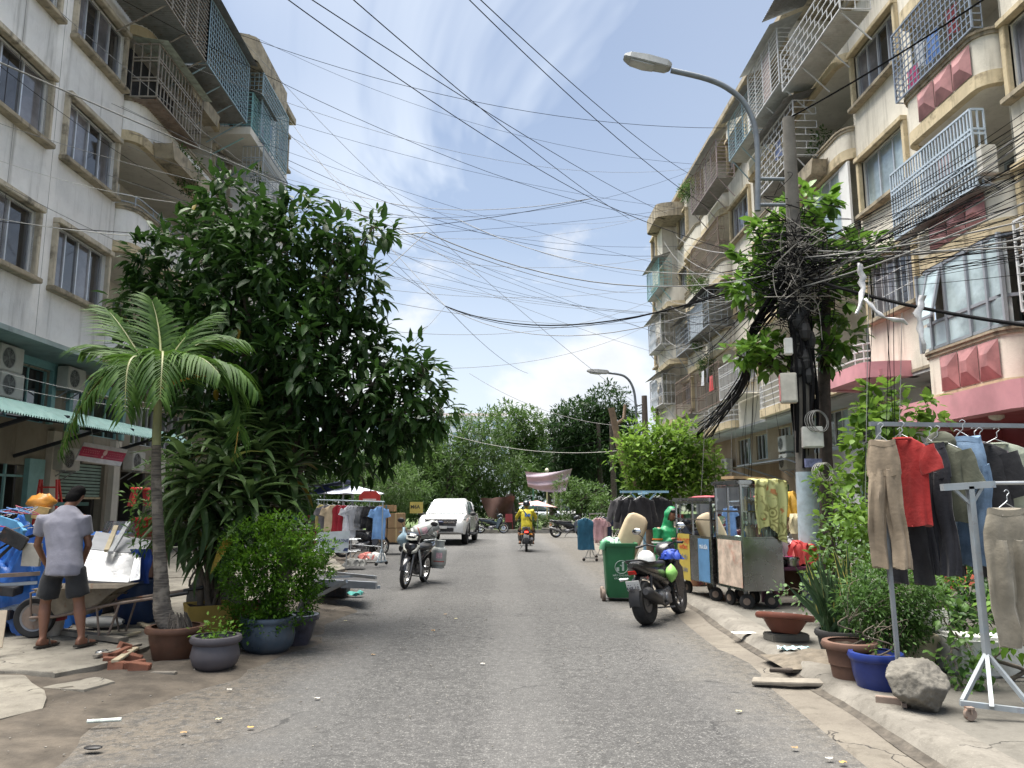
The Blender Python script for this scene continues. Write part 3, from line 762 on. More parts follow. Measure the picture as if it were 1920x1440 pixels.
for i, (a, b, c, e) in enumerate(shop):
	if i == 1:
		zs = 1.75
		rt = MB(); LB.box(rt, a, b, zs, e, gz - .12, gz - .10); M('shutter_green', (.26, .36, .30), .55, .2, var=.15, dirt=.3, space='W'); sh = LB.part(rt, 'roller_shutter', DARK)  # dark backing colour stands in for shade in the gaps between slats
		k = 0; z = zs
		while z < e - .06:
			sm = MB(); LB.box(sm, a + .02, b - .02, z + .008, z + .068, gz - .099, gz - .075); sm.build('slat', MATS['shutter_green'], sh, bevel=.012); z += .086
		lo = MB(); LB.box(lo, a, b, zs - .05, zs, gz - .13, gz - .06); lo.build('bottom_rail', YT, sh)
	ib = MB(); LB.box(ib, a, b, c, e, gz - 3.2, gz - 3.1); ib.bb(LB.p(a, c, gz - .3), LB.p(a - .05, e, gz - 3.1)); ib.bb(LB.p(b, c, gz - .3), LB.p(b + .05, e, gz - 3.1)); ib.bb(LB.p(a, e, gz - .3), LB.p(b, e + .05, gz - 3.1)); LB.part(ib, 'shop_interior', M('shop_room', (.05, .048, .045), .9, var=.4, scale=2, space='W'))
cm = MB()
for y in (18.0,): LB.box(cm, y - .3, y + .3, .05, 2.6, gz, gz + .12)
LB.part(cm, 'pillar', TEALM)
for y in (18.65, 21.65, 24.6):
	cm = MB(); LB.box(cm, y - .17, y + .17, .05, 3.3, gz, gz + .16); LB.part(cm, 'pillar', MATS['stained_shop_wall'] if 'stained_shop_wall' in MATS else WI)
dp = MB()
for y in (15.9, 16.5, 17.1): dp.beam(LB.p(y, .1, gz - .05), LB.p(y, 2.45, gz - .05), .05)
dp.beam(LB.p(15.4, 2.2, gz - .05), LB.p(17.8, 2.2, gz - .05), .05); LB.part(dp, 'shop_door_frame', TEALM)
# corrugated awning
aw = thing('awning', 'sea-green corrugated awning over the shop fronts under the grey block', 'awning', (-9, 17, 3))
am = MB(); nw = 150
AWM = M('seagreen_sheet', (.13, .25, .235), .5, .15, var=.12, dirt=.35, dirtc=(.16, .24, .22), space='W')
def awf(u, v):
	y = lerp(9.0, 20.3, u); d = lerp(-1.2, 1.5, v); z = 3.55 - .24 * v - .24 * max(0, (v - .86) / .14) ** 2
	return LB.p(y, z + .022 * math.sin(u * nw * 2 * math.pi), d)
am.grid(awf, nw * 6 + 1, 9); am.build('sheet', AWM, aw, w=True, smooth=60)
ab = MB()
for y in (9.5, 12.2, 14.6, 17.2, 19.8):
	ab.beam(LB.p(y, 3.48, -1.2), LB.p(y, 3.20, 1.38), .06); ab.beam(LB.p(y, 2.62, -1.2), LB.p(y, 3.28, .9), .07)
ab.beam(LB.p(9, 3.19, 1.3), LB.p(20.3, 3.19, 1.3), .05); ab.build('bracket', M('dark_steel', (.04, .045, .055), .6, .3), aw, w=True)

# ---------------------------------------------------------------- right block
RB = Block('apartment_building', 'long beige apartment block with ochre trims, red relief tiles and pink canopies', 1, 9.3, 22, WR)
sr = [6.05, 8.85, 11.77, 14.6]
wr = [(10.75, 12.75), (16.4, 18.5), (27.0, 29.2), (36.3, 37.9)]
hol = [(a, b, z, z + 1.40) for (a, b) in wr for z in sr]
def seg(y0, y1): RB.wall(y0, y1, 4.5, 17.0, [h for h in hol if h[0] > y0 and h[1] < y1])
seg(8, 12.9); seg(15.85, 18.75); seg(26.6, 29.5); seg(36.2, 38.6)
for i, (a, b) in enumerate(wr):
	for j, z in enumerate(sr):
		if i == 1 and j == 1: pn = PANEB
		elif i == 0: pn = PANE
		else: pn = [PANE, PANED, PANE, PANE]
		RB.window(a, b, z, z + 1.40, n=3 if i == 1 and j == 1 else 4, pane=pn, grille=7 if (i, j) in ((1, 0), (2, 0)) else 0, openp=None)
# bay A: half a storey lower, red relief tiles on its parapets
REDT = M('red_relief_tile', (.30, .14, .14), .5, var=.3, scale=3, dirt=.2, space='W')
LA = [(3.5, 4.62, 'wall'), (6.4, 7.45, 'wall'), (9.25, 10.3, 'wall'), (12.1, 13.15, 'wall')]
RB.bay(12.95, 15.8, .42, LA, 17.0, r=.38)
for (z, pt, k) in LA:
	for i in range(3):
		tm = MB(); y0 = 13.25 + .62 * i; y1 = y0 + .6; z0 = z + .30; z1 = pt - .12; e = .10
		a = [RB.p(y0, z0, .423), RB.p(y1, z0, .423), RB.p(y1, z1, .423), RB.p(y0, z1, .423)]
		b = [RB.p(y0 + .2, z0 + .24, .423 + e), RB.p(y1 - .2, z0 + .24, .423 + e), RB.p(y1 - .2, z1 - .24, .423 + e), RB.p(y0 + .2, z1 - .24, .423 + e)]
		tm.add(a + b, [(0, 1, 5, 4), (1, 2, 6, 5), (2, 3, 7, 6), (3, 0, 4, 7), (4, 5, 6, 7)]); RB.part(tm, 'relief_tile', REDT)
# glazed balcony of bay A
gp = RB.path(13.0, 15.75, .40, .38)
gmr = MB(); GF = M('grey_window_frame', (.28, .30, .33), .45, .2, var=.08)
for z in (4.70, 5.22, 6.33): RB.ribbon(gmr, gp, z, z + .06, .05, .01)
for y in (13.02, 13.45, 14.0, 14.75, 15.3, 15.73):
	RB.box(gmr, y - .03, y + .03, 4.70, 6.38, .36, .43)
gw = RB.part(gmr, 'balcony_window', GF)
for (a, b, z0, z1) in [(13.05, 13.42, 4.76, 5.22), (13.48, 13.97, 4.76, 5.22), (14.03, 14.72, 4.76, 5.22), (14.78, 15.27, 4.76, 5.22), (15.33, 15.7, 4.76, 5.22),
					   (13.05, 13.42, 5.28, 6.33), (13.48, 13.97, 5.28, 6.33), (15.33, 15.7, 5.28, 6.33), (14.03, 14.72, 5.28, 6.33)]:
	pm = MB(); RB.box(pm, a, b, z0, z1, .375, .382); pm.build('pane', PANEB, gw)
ow = MB(); q = [RB.p(14.8, 6.30, .42), RB.p(15.26, 6.30, .42), RB.p(15.26, 5.30, .68), RB.p(14.8, 5.30, .68)]
ow.quad(*q); ow.build('open_sash', PANEB, gw)
of = MB()
for u, v in ((0, 1), (1, 2), (2, 3), (3, 0)): of.beam(q[u], q[v], .05)
of.build('sash_frame', GF, gw)
cu = MB(); cu.grid(lambda u, v: RB.p(lerp(13.1, 14.7, u), lerp(4.75, 6.3, v), .2 + .035 * math.sin(u * 46)), 90, 3); cu.build('curtain', CURT, gw, smooth=60)
RB.cage(13.05, 15.95, 7.28, 8.75, .42, .66, 'vertical', M('blue_grey_steel', (.40, .47, .54), .5, .1, var=.1, dirt=.2, space='W'), step=.105, roof=None, floor=CORR, braces=False, bw=.034)
RB.cage(13.0, 15.75, 10.36, 11.95, .3, .5, 'grid', M('slate_steel', (.20, .24, .30), .5, .2, var=.1, space='W'), step=.145, floor=False, braces=False, bw=.02)
RB.cage(9.9, 12.3, 4.75, 6.3, .02, .6, 'grid', WPAINT, step=.16, floor=CORR, braces=False)
# bay B: two loggias side by side
LBv = [(4.5, 5.56, 'rail'), (7.6, 8.45, 'wall'), (10.5, 11.32, 'wall'), (13.2, 14.15, 'wall')]
RB.bay(18.75, 22.6, .3, LBv, 17.0); RB.bay(22.63, 26.6, .3, LBv, 17.0)
RB.cage(16.9, 20.7, 13.45, 14.6, .3, 1.05, 'brick', WPAINT, step=.2, hstep=.22, roof=None, floor=CORRL)
RB.cage(20.9, 23.6, 13.85, 15.6, .3, 1.05, 'horizontal', WPAINT, step=.12, hstep=.145, roof=CORRL, floor=CORRL, rooftop=.45, sheet=(M('pinkish_board', (.40, .33, .31), .8, space='W'), 21.7, 22.4, 14.0, 15.4))
RB.cage(23.8, 26.2, 13.85, 15.3, .3, .95, 'horizontal', BLUEM, step=.12, hstep=.13, roof=CORR, floor=CORRL, rooftop=.4)
RB.cage(20.3, 23.4, 11.3, 12.95, .3, .95, 'brick', WPAINT, step=.2, hstep=.2, roof=CORR, floor=CORR, rooftop=.3)
rfs = MB(); rfs.grid(lambda u, v: RB.p(lerp(17.4, 20.9, u), 15.75 + .55 * (1 - v) + .012 * math.sin(u * 240), lerp(.2, 1.5, v)), 240, 3); RB.part(rfs, 'roof_sheet', CORR)
for (y0, z) in ((19.7, 10.55), (20.6, 13.15)):
	pl = MB(); pl.prism([(y0, z + .36), (y0 + 1.9, z + .36), (y0 + 1.75, z), (y0 + .15, z)], .32, .75, lambda a, b, h: RB.p(a, b, h)); RB.part(pl, 'planter_ledge', YTD, bevel=.02)
# white glazed door and wall on the second level of bay B
gd = MB(); RB.box(gd, 18.85, 19.35, 8.5, 10.45, .14, .2); RB.part(gd, 'white_panel', M('white_board', (.72, .72, .70), .6, var=.06, space='W'))
gd = MB()
for y in (19.4, 20.0, 20.6, 21.2): RB.box(gd, y - .03, y + .03, 8.5, 10.45, .12, .19)
for z in (8.5, 9.9, 10.4): RB.box(gd, 19.4, 21.2, z, z + .06, .12, .185)
gdo = RB.part(gd, 'glazed_door', WPAINT)
for i in range(3):
	pm = MB(); RB.box(pm, 19.43 + .6 * i, 19.97 + .6 * i, 8.56, 9.9, .14, .147); RB.box(pm, 19.43 + .6 * i, 19.97 + .6 * i, 9.96, 10.4, .14, .147); pm.build('pane', PANEB, gdo)
# bay C
RB.bay(29.5, 33.0, .35, LBv, 17.0); RB.bay(33.03, 36.2, .35, LBv, 17.0)
RB.cage(27.6, 31.5, 13.9, 15.4, .35, 1.0, 'horizontal', M('maroon_steel', (.33, .27, .27), .6, .1, rust=.4, space='W'), step=.12, hstep=.15, roof=CORRL, floor=CORR, rooftop=.7)
RB.cage(29.3, 33.6, 11.4, 12.95, .3, .55, 'vertical', RUSTM, step=.16, floor=False, braces=False)
PLAS = M('plastic_film', (.50, .55, .60), .35, var=.15, scale=2, space='W')
RB.cage(29.2, 32.4, 8.5, 9.9, .35, 1.1, 'grid', GREYM, step=.3, hstep=.2, roof=M('dark_tarp', (.06, .06, .065), .8, space='W'), floor=CORR, rooftop=.3, sheet=(PLAS, 30.2, 32.35, 8.5, 9.8))
RB.cage(29.5, 32.8, 5.5, 7.1, .35, .7, 'vertical', RUSTM, step=.17, floor=False, braces=False)
RB.cage(26.8, 29.3, 5.5, 6.75, .02, .75, 'vertical', WPAINT, step=.13, floor=WI, braces=False)
RB.cage(33.2, 36.0, 5.5, 7.2, .35, .9, 'vertical', RUSTM, step=.2, floor=True, braces=False)
RB.cage(33.2, 36.0, 8.5, 9.9, .35, .8, 'grid', GREYM, step=.25, floor=True, roof=CORR, braces=True)
# end section, stands proud
RB.wall(38.6, 41.3, 4.5, 16.9, [(40.0, 41.0, z, z + 1.35) for z in sr], d=.75)
for z in sr: RB.window(40.0, 41.0, z, z + 1.35, d=.75, n=2)
ee = MB(); ee.quad(RB.p(38.6, 4.5, 0), RB.p(38.6, 4.5, .75), RB.p(38.6, 16.9, .75), RB.p(38.6, 16.9, 0)); RB.part(ee, 'side_wall', WR); ee = MB()
ee.quad(RB.p(41.3, 0, .75), RB.p(41.3, 0, -9), RB.p(41.3, 16.9, -9), RB.p(41.3, 16.9, .75)); RB.part(ee, 'gable_wall', WR); ee = MB(); ee.quad(RB.p(8, 0, 0), RB.p(8, 0, -9), RB.p(8, 17, -9), RB.p(8, 17, 0)); RB.part(ee, 'gable_wall', WR)
for (z0, z1, st, mt) in ((12.2, 13.6, 'grid', TEALM), (9.3, 10.8, 'vertical', WPAINT), (6.35, 7.8, 'vertical', WPAINT)):
	RB.cage(36.6, 39.6, z0, z1, .78, 1.4, st, mt, step=.18, roof=CORR, floor=CORRL, rooftop=.3, sheet=None if z0 > 12 else (PLAS, 38.0, 39.55, z0, z1 - .1))
	ws = MB(); RB.ribbon(ws, RB.path(36.5, 39.7, 1.0, .4, .0), z0 - 1.0, z0 - .75, .3); RB.part(ws, 'slab_edge', YT, smooth=30)
	ws = MB(); RB.ribbon(ws, RB.path(36.5, 39.7, .98, .4, .0), z0 - .75, z0 - .06, .1); RB.part(ws, 'parapet', WR, smooth=30)
rf = MB(); RB.box(rf, 7.8, 38.59, 17.0, 17.2, -9, .3); RB.box(rf, 38.6, 41.4, 16.9, 17.15, -9, .95); RB.part(rf, 'roof', YTD)
rs = MB(); RB.ribbon(rs, RB.path(36.7, 40.0, 1.35, .5, 0), 15.9, 16.6, .5); RB.box(rs, 37, 39.7, 15.95, 16.2, .02, 1.1); RB.part(rs, 'roof_slab', YTD, smooth=30)
# ground floor, set back
g2 = -1.1
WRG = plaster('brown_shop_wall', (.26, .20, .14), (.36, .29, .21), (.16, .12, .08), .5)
gh = [(27.2, 28.3, 3.35, 4.35), (29.6, 30.9, 3.3, 4.3), (24.8, 26.2, 3.3, 4.42), (22.6, 24.3, 3.3, 4.42), (31.6, 33.2, 3.2, 4.3), (19.6, 22.0, 3.3, 4.3)]
gl_ = [(24.9, 26.1, .2, 2.35), (27.6, 29.6, .2, 2.3), (31.5, 34, .2, 2.4), (20, 22.2, .2, 2.4), (16.6, 18.8, .2, 2.4)]
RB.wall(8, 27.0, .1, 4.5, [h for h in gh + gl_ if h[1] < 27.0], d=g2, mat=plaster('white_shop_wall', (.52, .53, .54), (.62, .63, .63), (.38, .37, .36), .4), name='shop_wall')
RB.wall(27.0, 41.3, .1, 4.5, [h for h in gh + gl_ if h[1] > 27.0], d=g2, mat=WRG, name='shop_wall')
for (a, b, c, e) in gh: RB.window(a, b, c, e, d=g2, n=3, pane=[PANEB, PANED, PANED], frame=WPAINT, surround=False)
for (a, b, c, e) in gl_: RB.window(a, b, c, e, d=g2, n=3, pane=PANED, frame=TEALM, surround=False)
so = MB(); RB.box(so, 8, 38.6, 4.42, 4.5, g2 - .1, -.004); RB.box(so, 38.6, 41.3, 4.42, 4.5, g2 - .1, .74); RB.part(so, 'soffit', M('grey_soffit', (.38, .39, .39), .8, var=.15, scale=1, dirt=.3, space='W'))
# pink canopies and the dark red shop front
PINK = M('pink_paint', (.55, .26, .29), .6, var=.2, scale=1.2, dirt=.25, dirtc=(.4, .25, .25), space='W')
PINKD = M('dark_red_paint', (.30, .075, .085), .6, var=.15, scale=1.2, dirt=.3, space='W')
pc = MB(); RB.ribbon(pc, RB.path(11.2, 15.6, 1.35, .5, -.2), 3.05, 3.50, .3); RB.part(pc, 'canopy_edge', PINK, smooth=30)
pc = MB(); pc.prism([(y, d - .1) for y, d in RB.path(11.3, 15.5, 1.35, .5, -.2)] + [(15.5, g2), (11.3, g2)], 3.12, 3.42, lambda a, b, h: RB.p(a, h, b)); RB.part(pc, 'canopy_slab', PINKD)
for y in (13.3, 14.6):
	lm = MB(); lm.lathe([(.13, 0), (.12, -.05), (.06, -.085), (.0, -.09)], 14, RB.p(y, 3.12, .55)); RB.part(lm, 'ceiling_lamp', M('lamp_glass', (.6, .58, .52), .3), smooth=60)
pw = MB(); RB.box(pw, 8.2, 16.2, .1, 3.12, g2 + .02, g2 + .05); RB.box(pw, 15.6, 15.8, .1, 3.1, g2, .2); RB.part(pw, 'red_wall', PINKD)
ds = MB(); RB.box(ds, 12.2, 14.8, .15, 2.2, g2 + .052, g2 + .09); RB.part(ds, 'dark_doorway', DARK)
pc = MB(); RB.ribbon(pc, RB.path(16.9, 19.6, 1.0, .35, -.2), 4.42, 4.78, .25); RB.box(pc, 17.0, 19.5, 4.45, 4.6, -.6, .7); RB.part(pc, 'canopy_edge', PINK, smooth=30)
st_ = MB(); RB.box(st_, 15.9, 18.8, 4.495, 4.56, -.2, .02); RB.part(st_, 'wall_foot', YTD)
# bench-thin porch roofs further down
for (y0, y1, z, d) in ((23.2, 27.8, 2.95, 1.6), (28.3, 33.0, 2.85, 1.9)):
	pr = MB(); n_ = int((y1 - y0) / .08) * 2
	pr.grid(lambda u, v: RB.p(lerp(y0, y1, u), z + .25 * (1 - v) + .012 * math.sin(u * n_ * math.pi), lerp(g2, d - .9, v)), n_ + 1, 3); RB.part(pr, 'porch_roof', M('green_grey_sheet', (.30, .37, .34), .55, .1, var=.2, dirt=.4, space='W'))
	pb = MB()
	for y in (y0 + .1, y1 - .1): pb.beam(RB.p(y, z - .6, g2), RB.p(y, z - .02, d - 1), .05)
	pb.beam(RB.p(y0, z - .03, d - .95), RB.p(y1, z - .03, d - .95), .05); RB.part(pb, 'porch_bracket', GREYM)

# ---------------------------------------------------------------- far towers
def tower(x, y, w, dp, h, label, base=0):
	t = thing('tower_block', label, 'building', (x, y, 0))
	b = MB(); b.box((0, 0, h / 2), (w, dp, h)); b.build('wall', M('tower_hazy_white', (.62, .66, .70), .8, var=.06), t)  # tower colours are kept pale, with distance haze mixed into them
	r = MB(); r.box((0, 0, h + .6), (w * .7, dp * .7, 1.2)); r.build('roof', M('tower_hazy_roof', (.5, .42, .40), .8), t)
	wmesh = None; k = 0
	for f in range(int(h / 3.3)):
		for i in range(int(w / 3)):
			if f * 3.3 < base: continue
			if wmesh is None:
				q = MB(); q.box((0, 0, 0), (1.7, .12, 1.9)); wmesh = q.mesh('window', M('tower_hazy_window', (.22, .30, .38), .2))
			o = mk('window', wmesh, t); o.location = (-w / 2 + 1.6 + i * 3, -dp / 2 - .03, 1.8 + f * 3.3)
			k += 1
	return t
p = P(1015, 862, Y=210); tower(p.x, 210, 24, 16, p.z + 4, 'pale blue and white tower block showing between the park trees', 6)
p = P(878, 786, Y=240); tower(p.x, 240, 34, 18, p.z, 'white tower block rising over the leafy park trees beyond the pickup', 12)
p = P(790, 770, Y=250); tower(p.x - 4, 250, 22, 18, p.z + 1, 'taller white tower block half hidden by the big-leafed tree', 20)

# ================================================================ trees and plants
BARK = M('bark', (.11, .09, .07), .9, var=.35, scale=8, bump=.8, bscale=22, dirt=.4, dirtc=(.16, .15, .13), dscale=6)
BARKD = M('dark_bark', (.05, .04, .033), .9, var=.4, scale=8, bump=.8, bscale=24)
SOIL = M('soil', (.05, .035, .025), .95, var=.4, scale=14, bump=.9, bscale=40)
def crown(lobes, twigs, per, L, W, spread=.9, droop=.25, shell=(.55, 1.05), twig=.12, flat=1.0, jit=.35):
	"""lobes [(x,y,z,r)] in metres -> leaf arrays; twigs: number per square metre of lobe surface"""
	pos = []; dr = []; up = []; ls = []; sc = []
	for (x, y, z, r) in lobes:
		n = max(3, int(twigs * 4 * math.pi * r * r))
		d = rdir(n); rr = r * (shell[0] + (shell[1] - shell[0]) * np.sqrt(rng.random(n)))
		rr *= 1 + .18 * np.sin(d[:, 0] * 5 + x * 3) * np.cos(d[:, 2] * 6 + z * 2)
		c = np.array([x, y, z]) + d * rr[:, None] * np.array([1, 1, flat])
		for k in range(per):
			a = d * .6 + rdir(n) * spread; a[:, 2] -= droop * (.3 + rng.random(n))
			a /= np.linalg.norm(a, axis=1, keepdims=True)
			pos.append(c + a * twig * rng.random((n, 1)) + rdir(n) * twig * jit); dr.append(a)
			u = np.tile(np.array([[0., 0, 1]]), (n, 1)) + rdir(n) * .45; up.append(u)
			ls.append(L * (.6 + .7 * rng.random(n))); sc.append(rr / r - d[:, 1] * .5)
	pos = np.concatenate(pos); ls = np.concatenate(ls)
	return pos, np.concatenate(dr), np.concatenate(up), ls, ls * (W / L) * (.85 + .3 * rng.random(len(ls))), np.concatenate(sc)
def leaf_tree(t, arr, mat, tmpl=T_SMALL, nparts=0, base=None, cname='crown'):
	"""the nparts best visible leaves are objects of their own, the rest one crown mesh"""
	pos, d, up, L, W, sc = arr; b = np.array(base if base is not None else t.location)
	pos = pos - b
	keep = np.ones(len(pos), bool)
	if nparts:
		idx = np.argsort(-(sc * 1.0 + L * .6))[:nparts]; keep[idx] = False
		A = frames(d[idx], up[idx]); k = len(tmpl[0]); ar = W.mean() / L.mean()
		one = arrmesh('leaf', mat, tmpl[0] * np.array([1, ar, 1]), tmpl[1], 1, k, np.zeros(1))
		for q, i in enumerate(idx):
			o = mk('leaf', one, t); m = Matrix([list(A[q][r]) for r in range(3)]).to_4x4()
			o.matrix_basis = Matrix.Translation(pos[i]) @ m @ Matrix.Diagonal((L[i], W[i] / ar, L[i], 1))
	q = pos[keep]; fq = .55 / max(.05, L.mean()); ph = rng.random(3) * 6
	cl_ = .5 + .5 * np.sin(q[:, 0] * fq + ph[0] + 1.3 * np.sin(q[:, 2] * fq * .8)) * np.sin(q[:, 2] * fq * 1.1 + ph[1] + q[:, 1] * fq * .7)
	o = mk(cname, leafmesh(cname, mat, tmpl, q, d[keep], up[keep], L[keep], W[keep], np.clip(.62 * cl_ + .38 * rng.random(len(q)), 0, .999)), t)
	stuff(o); return o
def limbs(t, base, lobes, r0, fork, mat=BARK, name='trunk', bend=.15, kn=6):
	"""tapered trunk with a limb to every lobe, as one surface"""
	b = Vector(base); mb = MB(); f = Vector(fork)
	p = smoothpath([b, b.lerp(f, .35) + Vector((bend, 0, 0)), b.lerp(f, .7) - Vector((bend * .6, 0, 0)), f], 4)
	mb.tube([q - b for q in p], [lerp(r0 * 1.25 if i == 0 else r0, r0 * .62, i / (len(p) - 1)) for i in range(len(p))], 10)
	for (x, y, z, r) in lobes:
		e = Vector((x, y, z)); m = f.lerp(e, .5) + Vector((random.uniform(-.15, .15), random.uniform(-.15, .15), .12))
		s0 = b.lerp(f, random.uniform(.72, 1.0)); q = smoothpath([s0, m, e], kn); k = len(q)
		mb.tube([v - b for v in q], [lerp(r0 * .45, r0 * .08, i / (k - 1)) for i in range(k)], 6)
		for _ in range(4):
			v = Vector(rdir(1)[0]) * r * .85; mb.tube([e - b, e + v * .5 - b + Vector((0, 0, .04)), e + v - b], [r0 * .1, r0 * .06, r0 * .03], 5)
	return mb.build(name, mat, t, smooth=60)
def lob(lst):   # (px, py, radius px, Y) -> metres
	out = []
	for (px, py, r, Y) in lst:
		q = P(px, py, Y=Y); out.append((q.x, q.y, q.z, r * Y / F_PX))
	return out

# --- the big dark-leafed tree on the left
LV_BIG = LEAF('big_leaf', (.010, .030, .009), (.046, .105, .020), .5, .2, (.34, .22, .03))
bt = thing('leafy_tree', 'big dense tree with large dark glossy leaves in front of the grey block', 'tree', (-3.15, 11.1, .03))
bl = lob([(430, 400, 62, 10.8), (540, 470, 92, 10.6), (640, 455, 42, 10.5), (400, 500, 100, 11.0), (520, 560, 140, 10.6), (640, 550, 75, 10.5), (450, 660, 130, 11.0),
		  (590, 690, 130, 10.5), (700, 720, 95, 10.4), (795, 705, 48, 10.4), (755, 785, 62, 10.5), (540, 810, 110, 10.8), (675, 815, 75, 10.6), (440, 800, 110, 11.2),
		  (310, 500, 60, 11.3), (262, 575, 45, 11.3), (340, 620, 90, 11.4), (700, 425, 30, 10.5), (820, 770, 30, 10.4), (500, 890, 70, 11.2)])
limbs(bt, bt.location, bl, .13, (-3.1, 11.0, 2.3))
leaf_tree(bt, crown(bl, 14, 9, .215, .082, .95, .45, (.35, 1.10), .17), LV_BIG, T_BROAD, 300)

# --- royal-type palm in the brown pot
def palm(base, label):
	t = thing('palm_tree', label, 'palm', base); b = Vector(base)
	prof = [((307, 1190), .105), ((306, 1150), .092), ((302, 1085), .070), ((297, 1000), .056), ((293, 900), .050), ((293, 835), .044)]
	Y0 = b.y
	pts = [P(px, py, Y=Y0) - b for (px, py), r in prof]; pts[0] = Vector((0, 0, .0))
	pth = smoothpath(pts, 22); rs = []
	for i in range(len(pth)):
		u = i / (len(pth) - 1) * (len(prof) - 1); k = min(int(u), len(prof) - 2)
		rs.append(lerp(prof[k][1], prof[k + 1][1], u - k) * (1 + (.035 if i % 3 == 0 else -.01)))
	m, tt, bb = nodes('palm_bark'); v = coords(tt, 'O'); n = noise(tt, coords(tt, 'O', (6, 6, 55)), 1.0, 4, .6)
	c = mixc(tt, mrange(tt, n, .35, .65), (.060, .052, .045), (.15, .13, .11)); c = mixc(tt, mrange(tt, noise(tt, v, 5, 5), .52, .64, 0, .7), c, (.25, .22, .18))
	tt.links.new(c, bb.inputs['Base Color']); bb.inputs['Roughness'].default_value = .9; bumpn(tt, bb, n, .5, .02)
	MB().tube(pth, rs, 18).build('trunk', m, t, smooth=60)
	top = pth[-1]; sh = P(297, 738, Y=Y0) - b
	MB().tube([top - Vector((0, 0, .01)), top.lerp(sh, .3), top.lerp(sh, .75), sh, sh + Vector((0, 0, .14))], [.043, .046, .040, .032, .016], 14).build('crownshaft', M('crownshaft', (.20, .21, .10), .5, var=.3, scale=4, dirt=.4, dirtc=(.18, .13, .07)), t, smooth=60)
	rt = MB()
	for i in range(70):
		a = random.uniform(0, 2 * math.pi); h = random.uniform(.02, .2); r = random.uniform(.14, .215)
		p0 = Vector((.085 * math.cos(a), .085 * math.sin(a), h)); p2 = Vector((r * math.cos(a + random.uniform(-.3, .3)), r * math.sin(a + random.uniform(-.3, .3)), -.13))
		rt.tube([p0, p0.lerp(p2, .5) + Vector((0, 0, .05)), p2], [.008, .009, .006], 5)
	rt.build('root', M('palm_root', (.10, .085, .07), .9, var=.4, scale=10), t, smooth=60)
	LP = LEAF('palm_leaf', (.022, .065, .010), (.075, .15, .024), .6, .3); RA = M('palm_rachis', (.16, .17, .06), .5, var=.25); RY = M('yellow_rachis', (.42, .25, .05), .55, var=.25)
	fr = [((205, 700), (118, 838), -.25, 0), ((225, 665), (160, 655), .1, 0), ((245, 640), (205, 585), .35, 0), ((300, 640), (285, 565), .5, 0), ((365, 650), (452, 640), .25, 0),
		  ((400, 680), (478, 730), -.2, 0), ((425, 715), (440, 850), .0, 1), ((245, 690), (170, 745), -.45, 0), ((335, 650), (395, 595), .45, 0), ((305, 660), (300, 745), -.95, 0), ((350, 670), (410, 700), -.7, 0), ((250, 670), (235, 770), -.85, 0)]
	for (mid, end, dy, yel) in fr:
		p0 = sh + Vector((0, 0, .05)); p1 = P(*mid, Y=Y0 + dy * .6) - b; p2 = P(*end, Y=Y0 + dy) - b
		ctl = 2 * p1 - (p0 + p2) / 2
		cur = [(1 - u) ** 2 * p0 + 2 * u * (1 - u) * ctl + u * u * p2 for u in [i / 26 for i in range(27)]]
		L_ = sum((cur[i + 1] - cur[i]).length for i in range(26))
		fo = MB().tube(cur, [lerp(.024, .004, i / 26) for i in range(27)], 6).build('frond', RY if yel else RA, t, smooth=60)
		pos = []; dr = []; up = []; LL = []
		for i in range(2, 27):
			tg = (cur[min(i + 1, 26)] - cur[i - 1]).normalized(); side = tg.cross(Vector((0, 0, 1))); side = side.normalized() if side.length > .05 else Vector((1, 0, 0)); u_ = side.cross(tg)
			for k in (0, .5):
				for s_ in (-1, 1):
					q = cur[i].lerp(cur[min(i + 1, 26)], k); v = i / 26
					dd = tg * (.75 + .5 * v) + side * s_ * 1.0 + u_ * .25 + Vector((0, 0, -.32)) + Vector(rdir(1)[0]) * .1
					pos.append(q); dr.append(dd); up.append(u_ + side * s_ * .3); LL.append((.13 + .26 * math.sin(math.pi * min(1, .12 + .86 * v)) ** .7) * (.85 + .3 * random.random()) * min(1.1, L_ / .8))
		pos = np.array(pos); LL = np.array(LL)
		lf = mk('leaflets', leafmesh('leaflets', LP, T_STRAP, pos, np.array(dr), np.array(up), LL, np.full(len(LL), .026)), fo); stuff(lf)
	return t

# --- pots
def pot(name, label, loc, prof, mat, rim=None, soil=None, cat='pot', sx=1, group=None, n=28):
	"""prof: outer profile [(r, z)] from foot to lip; wall and inside follow it"""
	t = thing(name, label, cat, loc, group=group)
	ins = [(max(.01, r - .025), z) for r, z in reversed(prof[1:])] + [(.01, prof[1][1] + .03)]
	MB().lathe([(.01, 0)] + prof + ins, n, sx=sx, sy=sx).build('body', mat, t, smooth=50)
	if rim:
		r, z = prof[-1]; MB().lathe([(r - .03, z - .05), (r + rim, z - .045), (r + rim + .012, z - .02), (r + rim, z + .012), (r - .028, z + .014)], n).build('rim', mat, t, smooth=50)
	if soil is not None:
		r, z = prof[-1]
		MB().grid(lambda u, v: ((r - .03) * v * math.cos(u * 2 * math.pi), (r - .03) * v * math.sin(u * 2 * math.pi), z - soil + .02 * vn(u * 20, v * 9)), 20, 5, True).build('soil', SOIL, t, smooth=60)
	return t
def glaze(name, c, dirt=.35): return M(name, c, .35, 0, var=.25, scale=4, dirt=dirt, dirtc=(.12, .10, .08), dscale=3, spec=.5, bump=.08)
PP = P(305, 1250, Z=.02)
pot('plant_pot', 'wide rust-brown pot holding the palm', (PP.x, PP.y + .26, .015), [(.17, 0), (.20, .03), (.245, .22), (.262, .34)], M('rust_brown_glaze', (.105, .050, .030), .6, var=.3, scale=4, dirt=.4, dirtc=(.13, .10, .07)), .022, .04)
